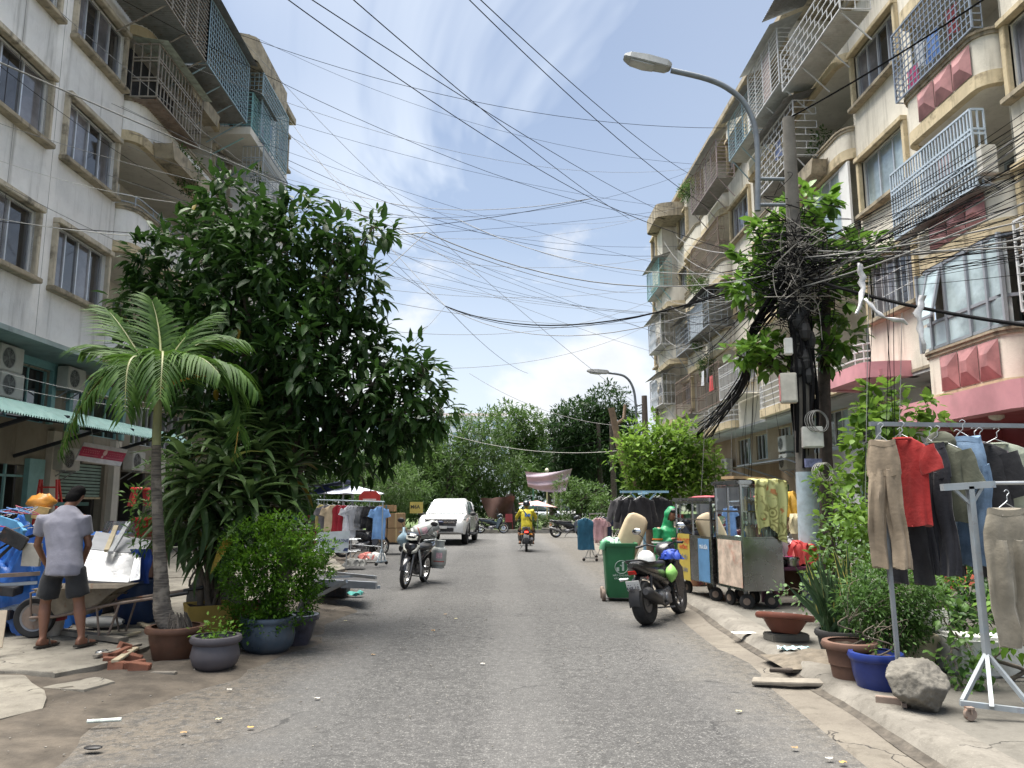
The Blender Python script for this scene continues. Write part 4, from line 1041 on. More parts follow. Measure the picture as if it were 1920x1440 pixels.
palm((PP.x, PP.y + .26, .31), 'small palm with arching feathery fronds in the rust-brown pot')
q = P(386, 1262, Z=.02)
pot('plant_pot', 'round grey-purple pot with a low green weed beside the palm pot', (q.x, q.y + .22, .012), [(.15, 0), (.205, .05), (.232, .13), (.215, .21), (.205, .235), (.222, .25), (.222, .30)], M('grey_purple_glaze', (.085, .078, .088), .55, var=.2, scale=3, dirt=.4, dirtc=(.12, .10, .085)), .012, .05)
LG = LEAF('fresh_leaf', (.06, .15, .015), (.20, .36, .05), .45, .35)
wt = thing('weed', 'low bright green weed growing in the grey-purple pot', 'plant', (q.x, q.y + .22, .285))
a = crown([(q.x - .06, q.y + .2, .36, .10), (q.x + .06, q.y + .25, .33, .08)], 260, 3, .045, .03, .9, 0, (.2, 1)); leaf_tree(wt, a, LG)
q = P(485, 1230, Z=.02); BPX = (q.x, q.y + .25)
pot('plant_pot', 'big blue-grey glazed pot under the clipped bright green bush', (q.x, q.y + .28, .01), [(.20, 0), (.27, .07), (.295, .19), (.27, .30), (.262, .33), (.28, .36)], glaze('blue_grey_glaze', (.050, .072, .098)), .012, .05)
q = P(543, 1215, Z=.02)
pot('plant_pot', 'dark tapered pot with a tan rim and leaf pattern beside the blue-grey pot', (q.x, q.y + .2, .01), [(.15, 0), (.19, .1), (.225, .25), (.24, .33)], M('dark_pattern_glaze', (.035, .035, .05), .35, var=.6, scale=9, dirt=.3, dirtc=(.10, .07, .05)), .02, .04)
# yellow box planter and the red one behind
def boxpot(label, loc, w0, w1, h, mat, rz):
	t = thing('box_planter', label, 'planter', loc, rz)
	mb = MB(); s = [[(x * w, y * w, z) for x, y in ((-1, -1), (1, -1), (1, 1), (-1, 1))] for w, z in ((w0, 0), (w1, h), (w1 - .03, h), (w0 - .01, h * .4))]
	mb.loft(s, True, True); mb.build('body', mat, t, bevel=.008)
	MB().grid(lambda u, v: ((w1 - .035) * (2 * u - 1), (w1 - .035) * (2 * v - 1), h - .04 + .03 * vn(u * 6, v * 6)), 10, 10).build('soil', SOIL, t, smooth=60); return t
q = P(385, 1200, Z=.02); DRC = (q.x, q.y + .1)
boxpot('mustard yellow square planter holding the strap-leafed plant', (q.x, q.y + .05, .03), .20, .26, .40, M('mustard_paint', (.36, .25, .06), .7, var=.15, scale=4, dirt=.35, dirtc=(.16, .11, .05), streak=.3), rad(28))
q = P(435, 1195, Z=.02); boxpot('brick red square planter behind the mustard one', (q.x, q.y + .42, .03), .2, .24, .34, M('brick_red_paint', (.16, .035, .022), .75, var=.2, dirt=.3), rad(20))
rtw = MB()
for i in range(26):
	a = random.uniform(0, 6.28); r = random.uniform(.05, .22); rtw.tube([(DRC[0] + r * math.cos(a), DRC[1] + r * math.sin(a), .44), (DRC[0] + r * math.cos(a + .6), DRC[1] + r * math.sin(a + .6), .49), (DRC[0] + r * math.cos(a + 1.3), DRC[1] + r * math.sin(a + 1.3), .43)], .012, 5)
# --- strap-leafed dracaena
dt = thing('dracaena', 'tall plant with long drooping strap leaves in the mustard planter', 'plant', (DRC[0], DRC[1], .40))
LD = LEAF('strap_leaf', (.022, .052, .016), (.095, .155, .05), .42, .22, (.42, .27, .04))
heads = [(415, 815, 9.5, 1), (345, 870, 9.4, 1), (485, 850, 9.6, 1), (400, 930, 9.2, 1), (500, 925, 9.5, 1), (345, 965, 9.3, .9), (445, 985, 9.1, .9), (545, 880, 9.8, .8), (400, 1010, 9.2, .8), (500, 800, 9.9, .8), (430, 880, 9.2, 1), (370, 910, 9.0, .9), (470, 940, 9.1, .9), (530, 960, 9.5, .8)]
st = MB(); arrs = []
for i, (px, py, Y, k) in enumerate(heads):
	e = P(px, py, Y=Y) - Vector(dt.location)
	st.tube(smoothpath([(.05 * math.cos(i), .05 * math.sin(i), 0), (e.x * .4, e.y * .4, e.z * .45), e], 5), .022, 6)
	n = 34; a = np.linspace(0, 2 * math.pi * 7, n) + rng.random(n); el = np.linspace(.75, -1.05, n)
	d = np.stack([np.cos(a) * np.cos(el), np.sin(a) * np.cos(el), np.sin(el) + .15], 1)
	pos = np.array(e)[None, :] + np.stack([0 * a, 0 * a, np.linspace(.08, -.22, n)], 1)
	arrs.append((pos, d, np.tile([[0., 0, 1]], (n, 1)) + rdir(n) * .25, (.46 + .22 * rng.random(n)) * k, np.full(n, .088) * (.8 + .4 * rng.random(n)), rng.random(n)))
st.tube([(.06, .05, -.02), (.03, .02, .3), (-.02, .05, .7)], [.05, .045, .04], 8)
st.tube([(-.12, .0, -.02), (-.13, .02, .3), (-.2, .05, .55)], [.04, .035, .03], 8)
st.build('stem', BARK, dt, smooth=60)
T_DRAC = (np.array([(0, -.28, 0), (0, .28, 0), (.18, -.48, .07), (.18, .48, .07), (.18, 0, .04), (.42, -.5, .06), (.42, .5, .06), (.42, 0, .03), (.68, -.42, -.07), (.68, .42, -.07), (.68, 0, -.10), (.88, -.22, -.25), (.88, .22, -.25), (1, 0, -.37)]),
		  [(0, 2, 4), (0, 4, 1), (1, 4, 3), (2, 5, 7, 4), (4, 7, 6, 3), (5, 8, 10, 7), (7, 10, 9, 6), (8, 11, 10), (10, 12, 9), (10, 11, 13), (10, 13, 12)])
allv = [np.concatenate([q[i] for q in arrs]) for i in range(6)]
leaf_tree(dt, allv, LD, T_DRAC, 300, base=(0, 0, 0), cname='small_leaves')
# --- clipped bush in the blue-grey pot
LBU = LEAF('bush_leaf', (.022, .072, .008), (.115, .24, .02), .42, .35)
bu = thing('bush', 'dense bright green bush bulging over the big blue-grey pot', 'bush', (BPX[0], BPX[1], .35))
bb_ = lob([(470, 1030, 48, 8.7), (530, 1020, 50, 8.8), (580, 1030, 38, 8.7), (460, 1075, 45, 8.6), (530, 1075, 62, 8.8), (585, 1080, 32, 8.7), (480, 1125, 48, 8.65), (550, 1125, 42, 8.7), (460, 1170, 30, 8.6), (500, 1165, 32, 8.6), (600, 1045, 18, 8.7), (450, 1195, 12, 8.6)])
limbs(bu, bu.location, bb_[::2], .025, (BPX[0], BPX[1], .62))
leaf_tree(bu, crown(bb_, 200, 7, .050, .024, 1.0, -.1, (.55, 1.08), .06), LBU)
# feathery red-flowered plant behind the trunk
fp = thing('potted_shrub', 'loose shrub with small red flowers between the palm trunk and the strap-leafed plant', 'shrub', (-3.75, 9.9, .08))
fl = lob([(330, 900, 42, 9.9), (340, 960, 40, 9.9), (275, 950, 26, 9.9), (275, 1000, 22, 9.9)]); limbs(fp, fp.location, fl, .02, (-3.75, 9.9, .8))
leaf_tree(fp, crown(fl, 55, 6, .10, .035, 1., .1), LEAF('shrub_leaf', (.04, .10, .02), (.12, .22, .05), .45, .3, (.5, .05, .03)))

# --- right side: young bright tree, sawn trunk
LY = LEAF('yellow_green_leaf', (.055, .13, .014), (.19, .31, .05), .45, .38)
yt = thing('young_tree', 'young yellow-green tree beyond the food carts by the pavement', 'tree', (4.75, 22.6, .12))
yl = lob([(1210, 818, 30, 22.6), (1275, 822, 32, 22.6), (1240, 832, 24, 22.8), (1190, 855, 34, 22.4), (1245, 860, 48, 22.6), (1300, 860, 36, 22.6), (1215, 895, 42, 22.5), (1270, 900, 44, 22.6), (1325, 895, 28, 22.5), (1240, 925, 34, 22.5), (1300, 925, 28, 22.6)])
limbs(yt, yt.location, yl, .09, (4.75, 22.6, 1.7)); leaf_tree(yt, crown(yl, 15, 8, .21, .10, .95, .1, (.3, 1.22), .22), LY)
sw = thing('sawn_tree_trunk', 'bare leaning tree trunk sawn off at the top beside the young yellow-green tree', 'tree trunk', (4.3, 23.6, .12))
pts = [P(1225, 1035, Y=23.6), P(1212, 940, Y=23.6), P(1190, 915, Y=23.6), P(1170, 870, Y=23.6), P(1158, 820, Y=23.6), P(1146, 765, Y=23.6)]
b = Vector(sw.location); pts[0].z = .1
MB().tube(smoothpath([q - b for q in pts], 5), [.20] * 5 + [.16] * 8 + [.12] * 8 + [.10] * 5, 12).build('trunk', M('tan_bark', (.17, .12, .085), .9, var=.3, scale=6, bump=.7, bscale=16), sw, smooth=60)
tk = P(1150, 800, Y=23.6) - b; MB().tube([tk, tk + Vector((.35, .1, .25)), tk + Vector((.4, .1, .7))], [.07, .06, .05], 8).build('cut_branch', MATS['tan_bark'], sw, smooth=60)
# --- tropical almond behind the utility pole
tl = lob([(1515, 385, 42, 12.6), (1445, 440, 40, 12.6), (1420, 480, 38, 12.6), (1470, 520, 55, 12.5), (1560, 500, 62, 12.6), (1410, 545, 40, 12.4), (1600, 470, 38, 12.7), (1550, 560, 55, 12.6), (1420, 660, 42, 12.2), (1380, 665, 26, 12.2), (1460, 665, 34, 12.2), (1565, 635, 40, 12.4), (1545, 665, 26, 12.4), (1500, 440, 50, 12.7)])
at = thing('almond_tree', 'broad-leafed tree growing up behind the cable-laden utility pole', 'tree', (5.15, 12.5, .12))
mb = MB(); q0 = [P(1552, 1080, Y=12.5), P(1550, 900, Y=12.5), P(1545, 700, Y=12.5), P(1548, 560, Y=12.5), P(1530, 420, Y=12.6)]; q0[0].z = .1; b = Vector(at.location)
mb.tube(smoothpath([q - b for q in q0], 5), [.12] * 6 + [.10] * 6 + [.08] * 5 + [.05] * 4, 10)
for (x, y, z, r) in tl:
	e = Vector((x, y, z)); s0 = min((Vector(q) for q in smoothpath(q0, 4)), key=lambda s_: abs(s_.z - e.z + .5)); mb.tube([s0 - b, (s0 + e) / 2 - b + Vector((0, 0, .08)), e - b], [.045, .035, .015], 6)
mb.build('trunk', BARKD, at, smooth=60)
leaf_tree(at, crown(tl, 11, 8, .22, .12, 1., .15, (.3, 1.0), .12, .8), LEAF('almond_leaf', (.025, .075, .012), (.13, .25, .035), .35, .3), T_BROAD, 300)
# --- climbing shrub on the right wall side, vine on the pole foot
LVI = LEAF('vine_leaf', (.05, .12, .015), (.19, .31, .05), .42, .35)
for (nm, lb, base, lobes, dens, L, W, f) in (
	('climbing_shrub', 'light green climbing shrub rising behind the clothes rail to the pink canopy', (5.6, 10.4, .12), lob([(1650, 760, 38, 10.4), (1635, 815, 42, 10.4), (1690, 795, 36, 10.4), (1740, 760, 18, 10.3), (1750, 790, 14, 10.3), (1665, 850, 34, 10.4), (1605, 890, 26, 10.4)]), 34, .15, .11, (5.5, 10.4, 1.3)),
	('climbing_vine', 'leafy vine climbing round the foot of the utility pole', (5.0, 11.2, .12), lob([(1555, 905, 26, 11.2), (1590, 935, 30, 11.2), (1570, 980, 32, 11.1), (1610, 990, 26, 11.1), (1560, 1030, 26, 11.1), (1600, 1050, 28, 11.1), (1535, 1065, 18, 11.1), (1640, 1020, 22, 11.2)]), 50, .10, .075, (4.95, 11.2, .8))):
	t = thing(nm, lb, 'climber' if 'vine' in nm else 'shrub', base); limbs(t, base, lobes, .04, f); leaf_tree(t, crown(lobes, dens, 5, L, W, 1., .2), LVI, T_BROAD)

# --- beyond: park trees, each its own
LP1 = LEAF('park_leaf', (.025, .06, .014), (.085, .15, .036), .5, .3); LP2 = LEAF('park_leaf_dark', (.010, .028, .010), (.036, .078, .022), .5, .25); LP3 = LEAF('park_leaf_soft', (.024, .058, .014), (.08, .14, .036), .5, .35)
PT = [('feathery light green park tree behind the white pickup', (-3.3, 47), [(770, 850, 62), (850, 835, 55), (905, 820, 48), (840, 895, 70), (920, 880, 60), (770, 905, 55), (960, 905, 45), (880, 930, 45), (800, 940, 40)], 47, LP3, .30, .10, 26),
	  ('rounded park tree with drooping foliage beside the hanging cloth', (1.0, 52), [(950, 795, 34), (985, 800, 36), (960, 840, 44), (1000, 845, 30), (975, 880, 34)], 52, LP1, .34, .13, 26),
	  ('tall dark park tree behind the hanging cloth', (3.8, 58), [(1060, 800, 36), (1090, 790, 40), (1060, 850, 40), (1095, 850, 46), (1060, 890, 26)], 58, LP2, .36, .14, 26),
	  ('tallest dark park tree beside the sawn trunk', (7.6, 60), [(1140, 765, 40), (1120, 800, 44), (1160, 800, 40), (1135, 850, 50), (1170, 850, 34), (1130, 895, 34)], 60, LP2, .36, .14, 26),
	  ('small leafy street tree at the edge of the park path', (4.5, 43.5), [(1070, 920, 26), (1095, 935, 28), (1060, 950, 22), (1115, 925, 20)], 43.5, LP1, .22, .09, 40),
	  ('fern-leafed low tree behind the cardboard boxes', (-5.2, 33), [(740, 905, 40), (700, 915, 34), (775, 920, 34), (745, 935, 30), (690, 940, 22)], 33, LP3, .24, .05, 40),
	  ('bushy tree behind the clothes rails on the right', (6.2, 33), [(1130, 950, 22), (1150, 975, 26), (1180, 960, 26), (1110, 985, 20), (1195, 990, 22)], 33, LP1, .18, .08, 48),
	  ('park tree crowded behind the brown tarpaulin', (-9, 52), [(640, 880, 60), (700, 870, 50), (660, 930, 50), (590, 900, 60), (560, 940, 50)], 52, LP1, .34, .12, 22)]
for (lb, (x, y), ls, Y, mat, L, W, dens) in PT:
	t = thing('park_tree', lb, 'tree', (x, y, .1)); l = lob([(a_, b_, c_, Y + random.uniform(-1, 1)) for a_, b_, c_ in ls])
	z0 = min(q[2] for q in l)
	limbs(t, (x, y, .1), l, .2 if Y > 40 else .1, (x, y, max(1.2, z0 - .6)), BARKD); leaf_tree(t, crown(l, dens * .28, 7, L, W, 1., .25, (.5, 1.08), L * .9), mat)
for i, (px, Y) in enumerate(((1125, 57), (1150, 56), (1085, 59), (1040, 62))):
	q = P(px, 1000, Y=Y); t = tag(MB().tube([(q.x, Y, .1), (q.x + .1, Y, 2.5), (q.x, Y, 7.5)], [.28, .22, .14], 8).build('tree_trunk', BARKD, smooth=60), 'dark straight trunk standing under the tall dark park trees', 'tree trunk', 'trunks under the tall park trees')
wl_ = [(random.uniform(-60, 70), random.uniform(72, 100), random.uniform(1.5, 6.0), random.uniform(2.4, 4.2)) for _ in range(60)]
w = mk('wood', leafmesh('wood', LP2, T_SMALL, *crown(wl_, 2.2, 5, .7, .4, 1., .2)[:5])); stuff(w); tag(w, 'dark wood closing the view behind the park', 'wood')

# ================================================================ builders for things
STEEL = M('galvanised', (.42, .44, .46), .42, .5, var=.15, dirt=.25, rust=.15)
BLACKP = M('black_plastic', (.018, .018, .020), .45, var=.3)
RUBBER = M('rubber', (.022, .022, .023), .85, var=.3, bump=.2, bscale=80, dirt=.3, dirtc=(.09, .08, .07))
CHROME = M('chrome', (.6, .6, .6), .18, 1, var=.1)
CASTAL = M('cast_alloy', (.20, .20, .21), .45, .7, var=.2, dirt=.3)
REDL = M('tail_lens', (.45, .02, .015), .2, var=.1); AMBER = M('amber_lens', (.55, .22, .02), .25)
CLEAR = M('headlamp_lens', (.55, .55, .50), .15, 0, var=.2); PLATE = M('plate_white', (.70, .70, .68), .5, var=.05)
def text(name, body, size, mat, parent, loc, rot, ext=.0015, bold=0.):
	cu = bpy.data.curves.new(name, 'FONT'); cu.body = body; cu.size = size; cu.extrude = ext; cu.align_x = 'CENTER'; cu.align_y = 'CENTER'; cu.offset = bold
	cu.resolution_u = 2
	tmp = bpy.data.objects.new('tmp', cu); COL.objects.link(tmp)
	dg = bpy.context.evaluated_depsgraph_get(); me = bpy.data.meshes.new_from_object(tmp.evaluated_get(dg)); bpy.data.objects.remove(tmp)
	me.materials.clear(); me.materials.append(mat)
	o = mk(name, me, parent); o.location = loc; o.rotation_euler = rot
	return o
def wheel(t, x, z, r, w, tyre_r, spokes='wire', disc=True, parent_name='wheel', y=0.):
	"""axle along local y; wheel part with tyre and rim sub-parts"""
	R = rotm(rad(90), 0, 0); c = (x, y, z)
	hub = MB(); hub.lathe([(.0, -w * .6), (.045, -w * .6), (.045, w * .6), (0, w * .6)], 12, c, R)
	if spokes == 'wire':
		for i in range(24):
			a = 2 * math.pi * i / 24; b_ = a + (.35 if i % 2 else -.35)
			hub.tube([(x + .035 * math.cos(b_), y + (w * .35 if i % 2 else -w * .35), z + .035 * math.sin(b_)), (x + (r - tyre_r * 1.2) * math.cos(a), y, z + (r - tyre_r * 1.2) * math.sin(a))], .003, 4)
	else:
		for i in range(5):
			a = 2 * math.pi * i / 5 + .3
			for k in (-.12, .12): hub.beam((x + .03 * math.cos(a), y, z + .03 * math.sin(a)), (x + (r - tyre_r * 1.3) * math.cos(a + k), y, z + (r - tyre_r * 1.3) * math.sin(a + k)), .03, .018, up=(0, 1, 0))
	if disc: hub.lathe([(.06, w * .55), (.11, w * .55), (.11, w * .62), (.06, w * .62)], 20, c, R)
	h = hub.build(parent_name, CASTAL if spokes != 'wire' else CHROME, t, smooth=40)
	MB().lathe([(r - tyre_r * 2.0, -tyre_r * .55), (r - tyre_r * 1.2, -tyre_r * .95), (r - tyre_r * .45, -tyre_r), (r - tyre_r * .08, -tyre_r * .6), (r, 0), (r - tyre_r * .08, tyre_r * .6), (r - tyre_r * .45, tyre_r), (r - tyre_r * 1.2, tyre_r * .95), (r - tyre_r * 2.0, tyre_r * .55), (r - tyre_r * 2.0, -tyre_r * .55)], 36, c, R).build('tyre', RUBBER, h, smooth=50)
	MB().lathe([(r - tyre_r * 2.5, -tyre_r * .5), (r - tyre_r * 1.9, -tyre_r * .7), (r - tyre_r * 1.9, tyre_r * .7), (r - tyre_r * 2.5, tyre_r * .5), (r - tyre_r * 2.5, -tyre_r * .5)], 32, c, R).build('rim', CASTAL if spokes != 'wire' else CHROME, h, smooth=50)
	return h
def sect(x, hw, z0, z1, n=12, p=2.6):
	zc = (z0 + z1) / 2; hh = (z1 - z0) / 2; out = []
	for j in range(n):
		a = 2 * math.pi * j / n; ca, sa = math.cos(a), math.sin(a)
		out.append((x, hw * math.copysign(abs(ca) ** (2 / p), ca), zc + hh * math.copysign(abs(sa) ** (2 / p), sa)))
	return out
def hull(t, name, secs, mat, n=14, p=2.6, smooth=50):
	return MB().loft([sect(*s_, n=n, p=p) for s_ in secs]).build(name, mat, t, smooth=smooth)
def motorbike(label, loc, rz, paint, accent, group=None, wire=True, plate=None, lean=rad(-7), r=.285, seat=.76, fat=1., scooter=False, lit=False, name='motorbike', tail=None):
	"""underbone: x forward, y left, ground at z = 0"""
	t = thing(name, label, 'motorbike', loc, group=group, rot=(0, 0, 0)); t.rotation_euler = Euler((lean, 0, rz))
	wb = 1.24; xr = -wb / 2; xf = wb / 2; tr = .042 * fat
	wheel(t, xf, r, r, .07, tr * .85, 'wire' if wire else 'cast'); wheel(t, xr, r, r, .08, tr * (1.0 + .35 * (fat > 1.2)), 'wire' if wire else 'cast')
	fk = MB()
	for s_ in (-1, 1): fk.tube([(xf + .005, s_ * .075, r), (xf - .10, s_ * .075, r + .36), (xf - .17, s_ * .07, r + .55)], [.024, .022, .018], 8)
	fk.tube([(xf - .17, -.08, r + .55), (xf - .17, .08, r + .55)], .02, 6); fk.build('fork', CASTAL, t, smooth=50)
	fe = MB()
	def fend(u, v):
		a = lerp(rad(12), rad(168), u); q = (v - .5) * 2; rr = r + .028 - .02 * q * q
		return (xf - .02 + rr * math.cos(a), q * .06, r + rr * math.sin(a))
	fe.grid(fend, 14, 6); fe.build('front_mudguard', BLACKP if scooter else paint, t, smooth=60)
	# leg shield and nose
	ns = MB().loft([sect(xf - .36, .10, r + .08, r + .36), sect(xf - .27, .15, r + .16, r + .52), sect(xf - .17, .17, r + .26, r + .60), sect(xf - .08, .13, r + .33, r + .58), sect(xf - .02, .05, r + .40, r + .52)]).build('nose_fairing', paint, t, smooth=50)
	for s_ in (-1, 1):
		MB().loft([[(xf - .05, s_ * .04, r + .36), (xf - .06, s_ * .135, r + .40), (xf - .13, s_ * .178, r + .52), (xf - .12, s_ * .10, r + .55)], [(xf - .02, s_ * .05, r + .40), (xf - .04, s_ * .12, r + .43), (xf - .11, s_ * .17, r + .53), (xf - .10, s_ * .11, r + .55)]]).build('indicator', CLEAR, ns, smooth=50)
	for s_ in (-1, 1):
		sh = MB(); sh.loft([[(xf - .16, s_ * .12, r + .52), (xf - .10, s_ * .17, r + .36), (xf - .20, s_ * .20, r + .12), (xf - .30, s_ * .19, r - .06), (xf - .36, s_ * .15, r + .02), (xf - .32, s_ * .12, r + .3)], [(xf - .18, s_ * .14, r + .52), (xf - .13, s_ * .20, r + .36), (xf - .23, s_ * .225, r + .12), (xf - .33, s_ * .205, r - .06), (xf - .39, s_ * .17, r + .02), (xf - .35, s_ * .14, r + .3)]])
		sh.build('leg_shield', paint if not accent else accent, t, smooth=40)
	hull(t, 'cowl', [(xf - .36, .05, r + .56, r + .66), (xf - .28, .12, r + .55, r + .73), (xf - .18, .15, r + .57, r + .76), (xf - .10, .12, r + .60, r + .73), (xf - .06, .06, r + .63, r + .69)], paint)
	hl = MB()
	hl.loft([[(xf - .075, -.11, r + .62), (xf - .05, .0, r + .605), (xf - .075, .11, r + .62), (xf - .10, .12, r + .69), (xf - .07, 0, r + .71), (xf - .10, -.12, r + .69)], [(xf - .055, -.10, r + .63), (xf - .03, .0, r + .615), (xf - .055, .10, r + .63), (xf - .085, .11, r + .685), (xf - .055, 0, r + .70), (xf - .085, -.11, r + .685)]]); hl.build('headlight', CLEAR, t, smooth=40)
	hb = MB(); hb.tube(smoothpath([(xf - .40, -.34, r + .72), (xf - .32, -.22, r + .74), (xf - .26, 0, r + .68), (xf - .32, .22, r + .74), (xf - .40, .34, r + .72)], 4), .011, 8)
	for s_ in (-1, 1): hb.tube([(xf - .37, s_ * .27, r + .73), (xf - .41, s_ * .36, r + .718)], .018, 8); hb.tube([(xf - .33, s_ * .22, r + .745), (xf - .25, s_ * .33, r + .72)], .006, 5)
	hbo = hb.build('handlebar', BLACKP, t, smooth=50)
	for s_ in (-1, 1):
		st_ = MB().tube([(xf - .33, s_ * .2, r + .74), (xf - .30, s_ * .28, r + .86), (xf - .33, s_ * .33, r + .92)], .006, 5).build('mirror', BLACKP, t, smooth=50)
		MB().ell((xf - .34, s_ * .34, r + .95), (.018, .075, .048), nu=14, nv=8).build('mirror_shell', BLACKP if not tail else CHROME, st_, smooth=60)
	# frame, engine, tail
	fm = MB(); fm.tube(smoothpath([(xf - .25, 0, r + .5), (xf - .40, 0, r + .2), (xf - .60, 0, r + .12), (xr + .35, 0, r + .3), (xr - .1, 0, r + .42)], 3), .045, 8); fm.beam((xr, .09, r), (xr + .42, .09, r + .02), .03, .05); fm.beam((xr, -.09, r), (xr + .42, -.09, r + .02), .03, .05)
	for s_ in (-1, 1): fm.tube([(xr + .01, s_ * .11, r + .02), (xr + .10, s_ * .11, r + .34)], .022, 8)
	fm.build('frame', BLACKP, t, smooth=50)
	en = MB(); en.ell((-.05, 0, r + .02), (.17, .12, .11)); en.tube([(.0, 0, r + .04), (.22, 0, r + .10)], [.085, .075], 10); en.ell((-.02, -.11, r + .0), (.09, .04, .09)); en.ell((-.02, .11, r + .0), (.09, .04, .09)); en.beam((-.1, -.22, r - .12), (-.1, .22, r - .12), .02); en.build('engine', CASTAL, t, smooth=50)
	hull(t, 'body_cover', [(.26, .07, r + .16, r + .30), (.10, .12, r + .14, r + .40), (-.10, .14, r + .22, r + .45), (-.35, .14, r + .28, r + .47), (-.60, .125, r + .34, r + .50), (-.80, .09, r + .42, r + .53), (-.90, .04, r + .47, r + .53)], paint)
	sx_ = MB(); sx_.loft([sect(q_[0], q_[1], q_[2], q_[3], n=14, p=3.2) for q_ in [(.16, .08, seat - .07, seat - .02), (.06, .115, seat - .09, seat + .0), (-.2, .14, seat - .09, seat + .005), (-.42, .14, seat - .09, seat + .03), (-.66, .12, seat - .08, seat + .045), (-.76, .08, seat - .05, seat + .02)]]); sx_.build('seat', M('seat_vinyl', (.02, .02, .022), .5, var=.2, bump=.15, bscale=50), t, smooth=50)
	MB().tube(smoothpath([(-.50, -.13, seat - .02), (-.78, -.11, seat + .04), (-.88, 0, seat + .05), (-.78, .11, seat + .04), (-.50, .13, seat - .02)], 4), .013, 7).build('grab_rail', CHROME if wire else BLACKP, t, smooth=50)
	MB().loft([[(-.86, -.06, seat - .13), (-.86, .06, seat - .13), (-.89, .055, seat - .08), (-.89, -.055, seat - .08)], [(-.89, -.05, seat - .13), (-.89, .05, seat - .13), (-.91, .045, seat - .085), (-.91, -.045, seat - .085)]]).build('tail_light', M('tail_lit', (.8, .03, .02), .3, emit=3.) if lit else REDL, t, smooth=30)
	for s_ in (-1, 1): MB().tube([(-.82, s_ * .09, seat - .18), (-.86, s_ * .20, seat - .185)], [.014, .022], 8).build('indicator', AMBER if wire else CHROME, t, smooth=50)
	rm = MB()
	rm.grid(lambda u, v: (xr + (r + .035) * math.cos(lerp(rad(60), rad(188), u)), (v - .5) * 2 * .075, r + (r + .035) * math.sin(lerp(rad(60), rad(188), u)) + .03 - .02 * (2 * v - 1) ** 2), 12, 5); rm.build('rear_mudguard', BLACKP, t, smooth=60)
	pl = MB(); Rp = rotm(0, rad(-18), 0); pl.box((-.90, 0, seat - .27), (.008, .19, .14), Rp); po = pl.build('number_plate', PLATE, t, bevel=.004)
	if plate:
		for i, ln in enumerate(plate): text('plate_number', ln, .066, M('plate_ink', (.05, .05, .06), .6), po, (-.908 - (.018 if i else -.0), 0, seat - .243 - .06 * i), (rad(90), 0, rad(-90)), bold=.001)
	ex = MB(); ex.tube([(.1, -.10, r - .06), (-.25, -.14, r - .08), (-.45, -.15, r - .02)], .022, 8); ex.tube([(-.42, -.16, r - .02), (-.52, -.165, r + .02), (-.88, -.175, r + .14), (-.93, -.175, r + .155)], [.04, .055 * (1 + .3 * (fat > 1.2)), .06 * (1 + .3 * (fat > 1.2)), .04], 12); ex.build('exhaust', BLACKP if not wire else CASTAL, t, smooth=50)
	MB().tube([(-.08, .12, r - .1), (-.16, .26, .012), (-.19, .27, .01)], .011, 6).build('side_stand', CASTAL, t)
	fl = MB().box((.24, 0, r + .02), (.28, .30, .03)).build('footboard', BLACKP, t, bevel=.01) if scooter else None
	return t

def cring(mb, rows, n=26, k=5, seed=0., caps=True):
	secs = []
	for (cx, cyy, z, hw, ht, amp) in rows:
		q = []
		for j in range(n):
			a = 2 * math.pi * j / n; f = amp * (math.sin(k * a + seed + z * 3.1) * .6 + math.sin((k + 3) * a + seed * 2 - z * 4.3) * .4)
			q.append((cx + (hw + f * .5) * math.copysign(abs(math.cos(a)) ** .8, math.cos(a)), cyy + (ht * .55 + f) * math.sin(a) + amp * .6 * math.sin(cx * 9 + z * 5 + seed), z + .010 * math.sin(a * 3 + seed)))
		secs.append(q)
	mb.loft(secs, True, caps); return mb
def shirt(label, mat, loc, rz, w=.44, h=.66, sl=.22, group=None, cat='shirt', name='shirt', hood=False, sleeve_drop=.9, collar=None, tilt=0.):
	t = thing(name, label, cat, loc, rz, group); sd = random.uniform(0, 9); mb = MB(); hw = w / 2
	rows = [(0, 0, -.0, .07, .03, .002), (0, 0, -.025, hw * .62, .035, .004), (0, 0, -.06, hw * .93, .045, .006), (0, 0, -.13, hw * .99, .055, .009), (0, 0, -.22, hw * .95, .06, .014)]
	for i in range(1, 8): u = i / 7; rows.append((.012 * math.sin(sd + u * 3), 0, -.22 - (h - .22) * u, hw * (.94 + .05 * u), .055 + .01 * u, .012 + .020 * u))
	cring(mb, rows, 32, 6, sd); mb.build('body', mat, t, smooth=70)
	for s_ in (-1, 1):
		if sl <= 0: continue
		d = Vector((s_ * (1 - sleeve_drop * .75), .0, -sleeve_drop)).normalized(); p0 = Vector((s_ * hw * .84, 0, -.075)); mm_ = MB()
		n_ = 7; R_ = Matrix.Rotation(math.atan2(-d.x, -d.z), 3, 'Y')
		secs = []
		for i in range(n_):
			u = i / (n_ - 1); c = p0 + d * sl * u; rr = lerp(.088, .066 if sl > .4 else .092, u); q = []
			for j in range(16):
				a = 2 * math.pi * j / 16; f = .007 * math.sin(3 * a + u * 8 + sd)
				q.append(c + R_ @ Vector(((rr + f) * math.cos(a), (.024 + f) * math.sin(a), 0)))
			secs.append(q)
		mm_.loft(secs, True, True); mm_.build('sleeve', mat, t, smooth=70)
	cl = MB(); cl.torus((0, 0, .0), .062, .014, n=16, k=6); cl.build('collar', collar or mat, t, smooth=60)
	if hood:
		MB().ell((0, .05, .0), (.12, .06, .10)).build('hood', mat, t, smooth=60)
	hanger(t, .38 if w > .4 else w * .8); return t
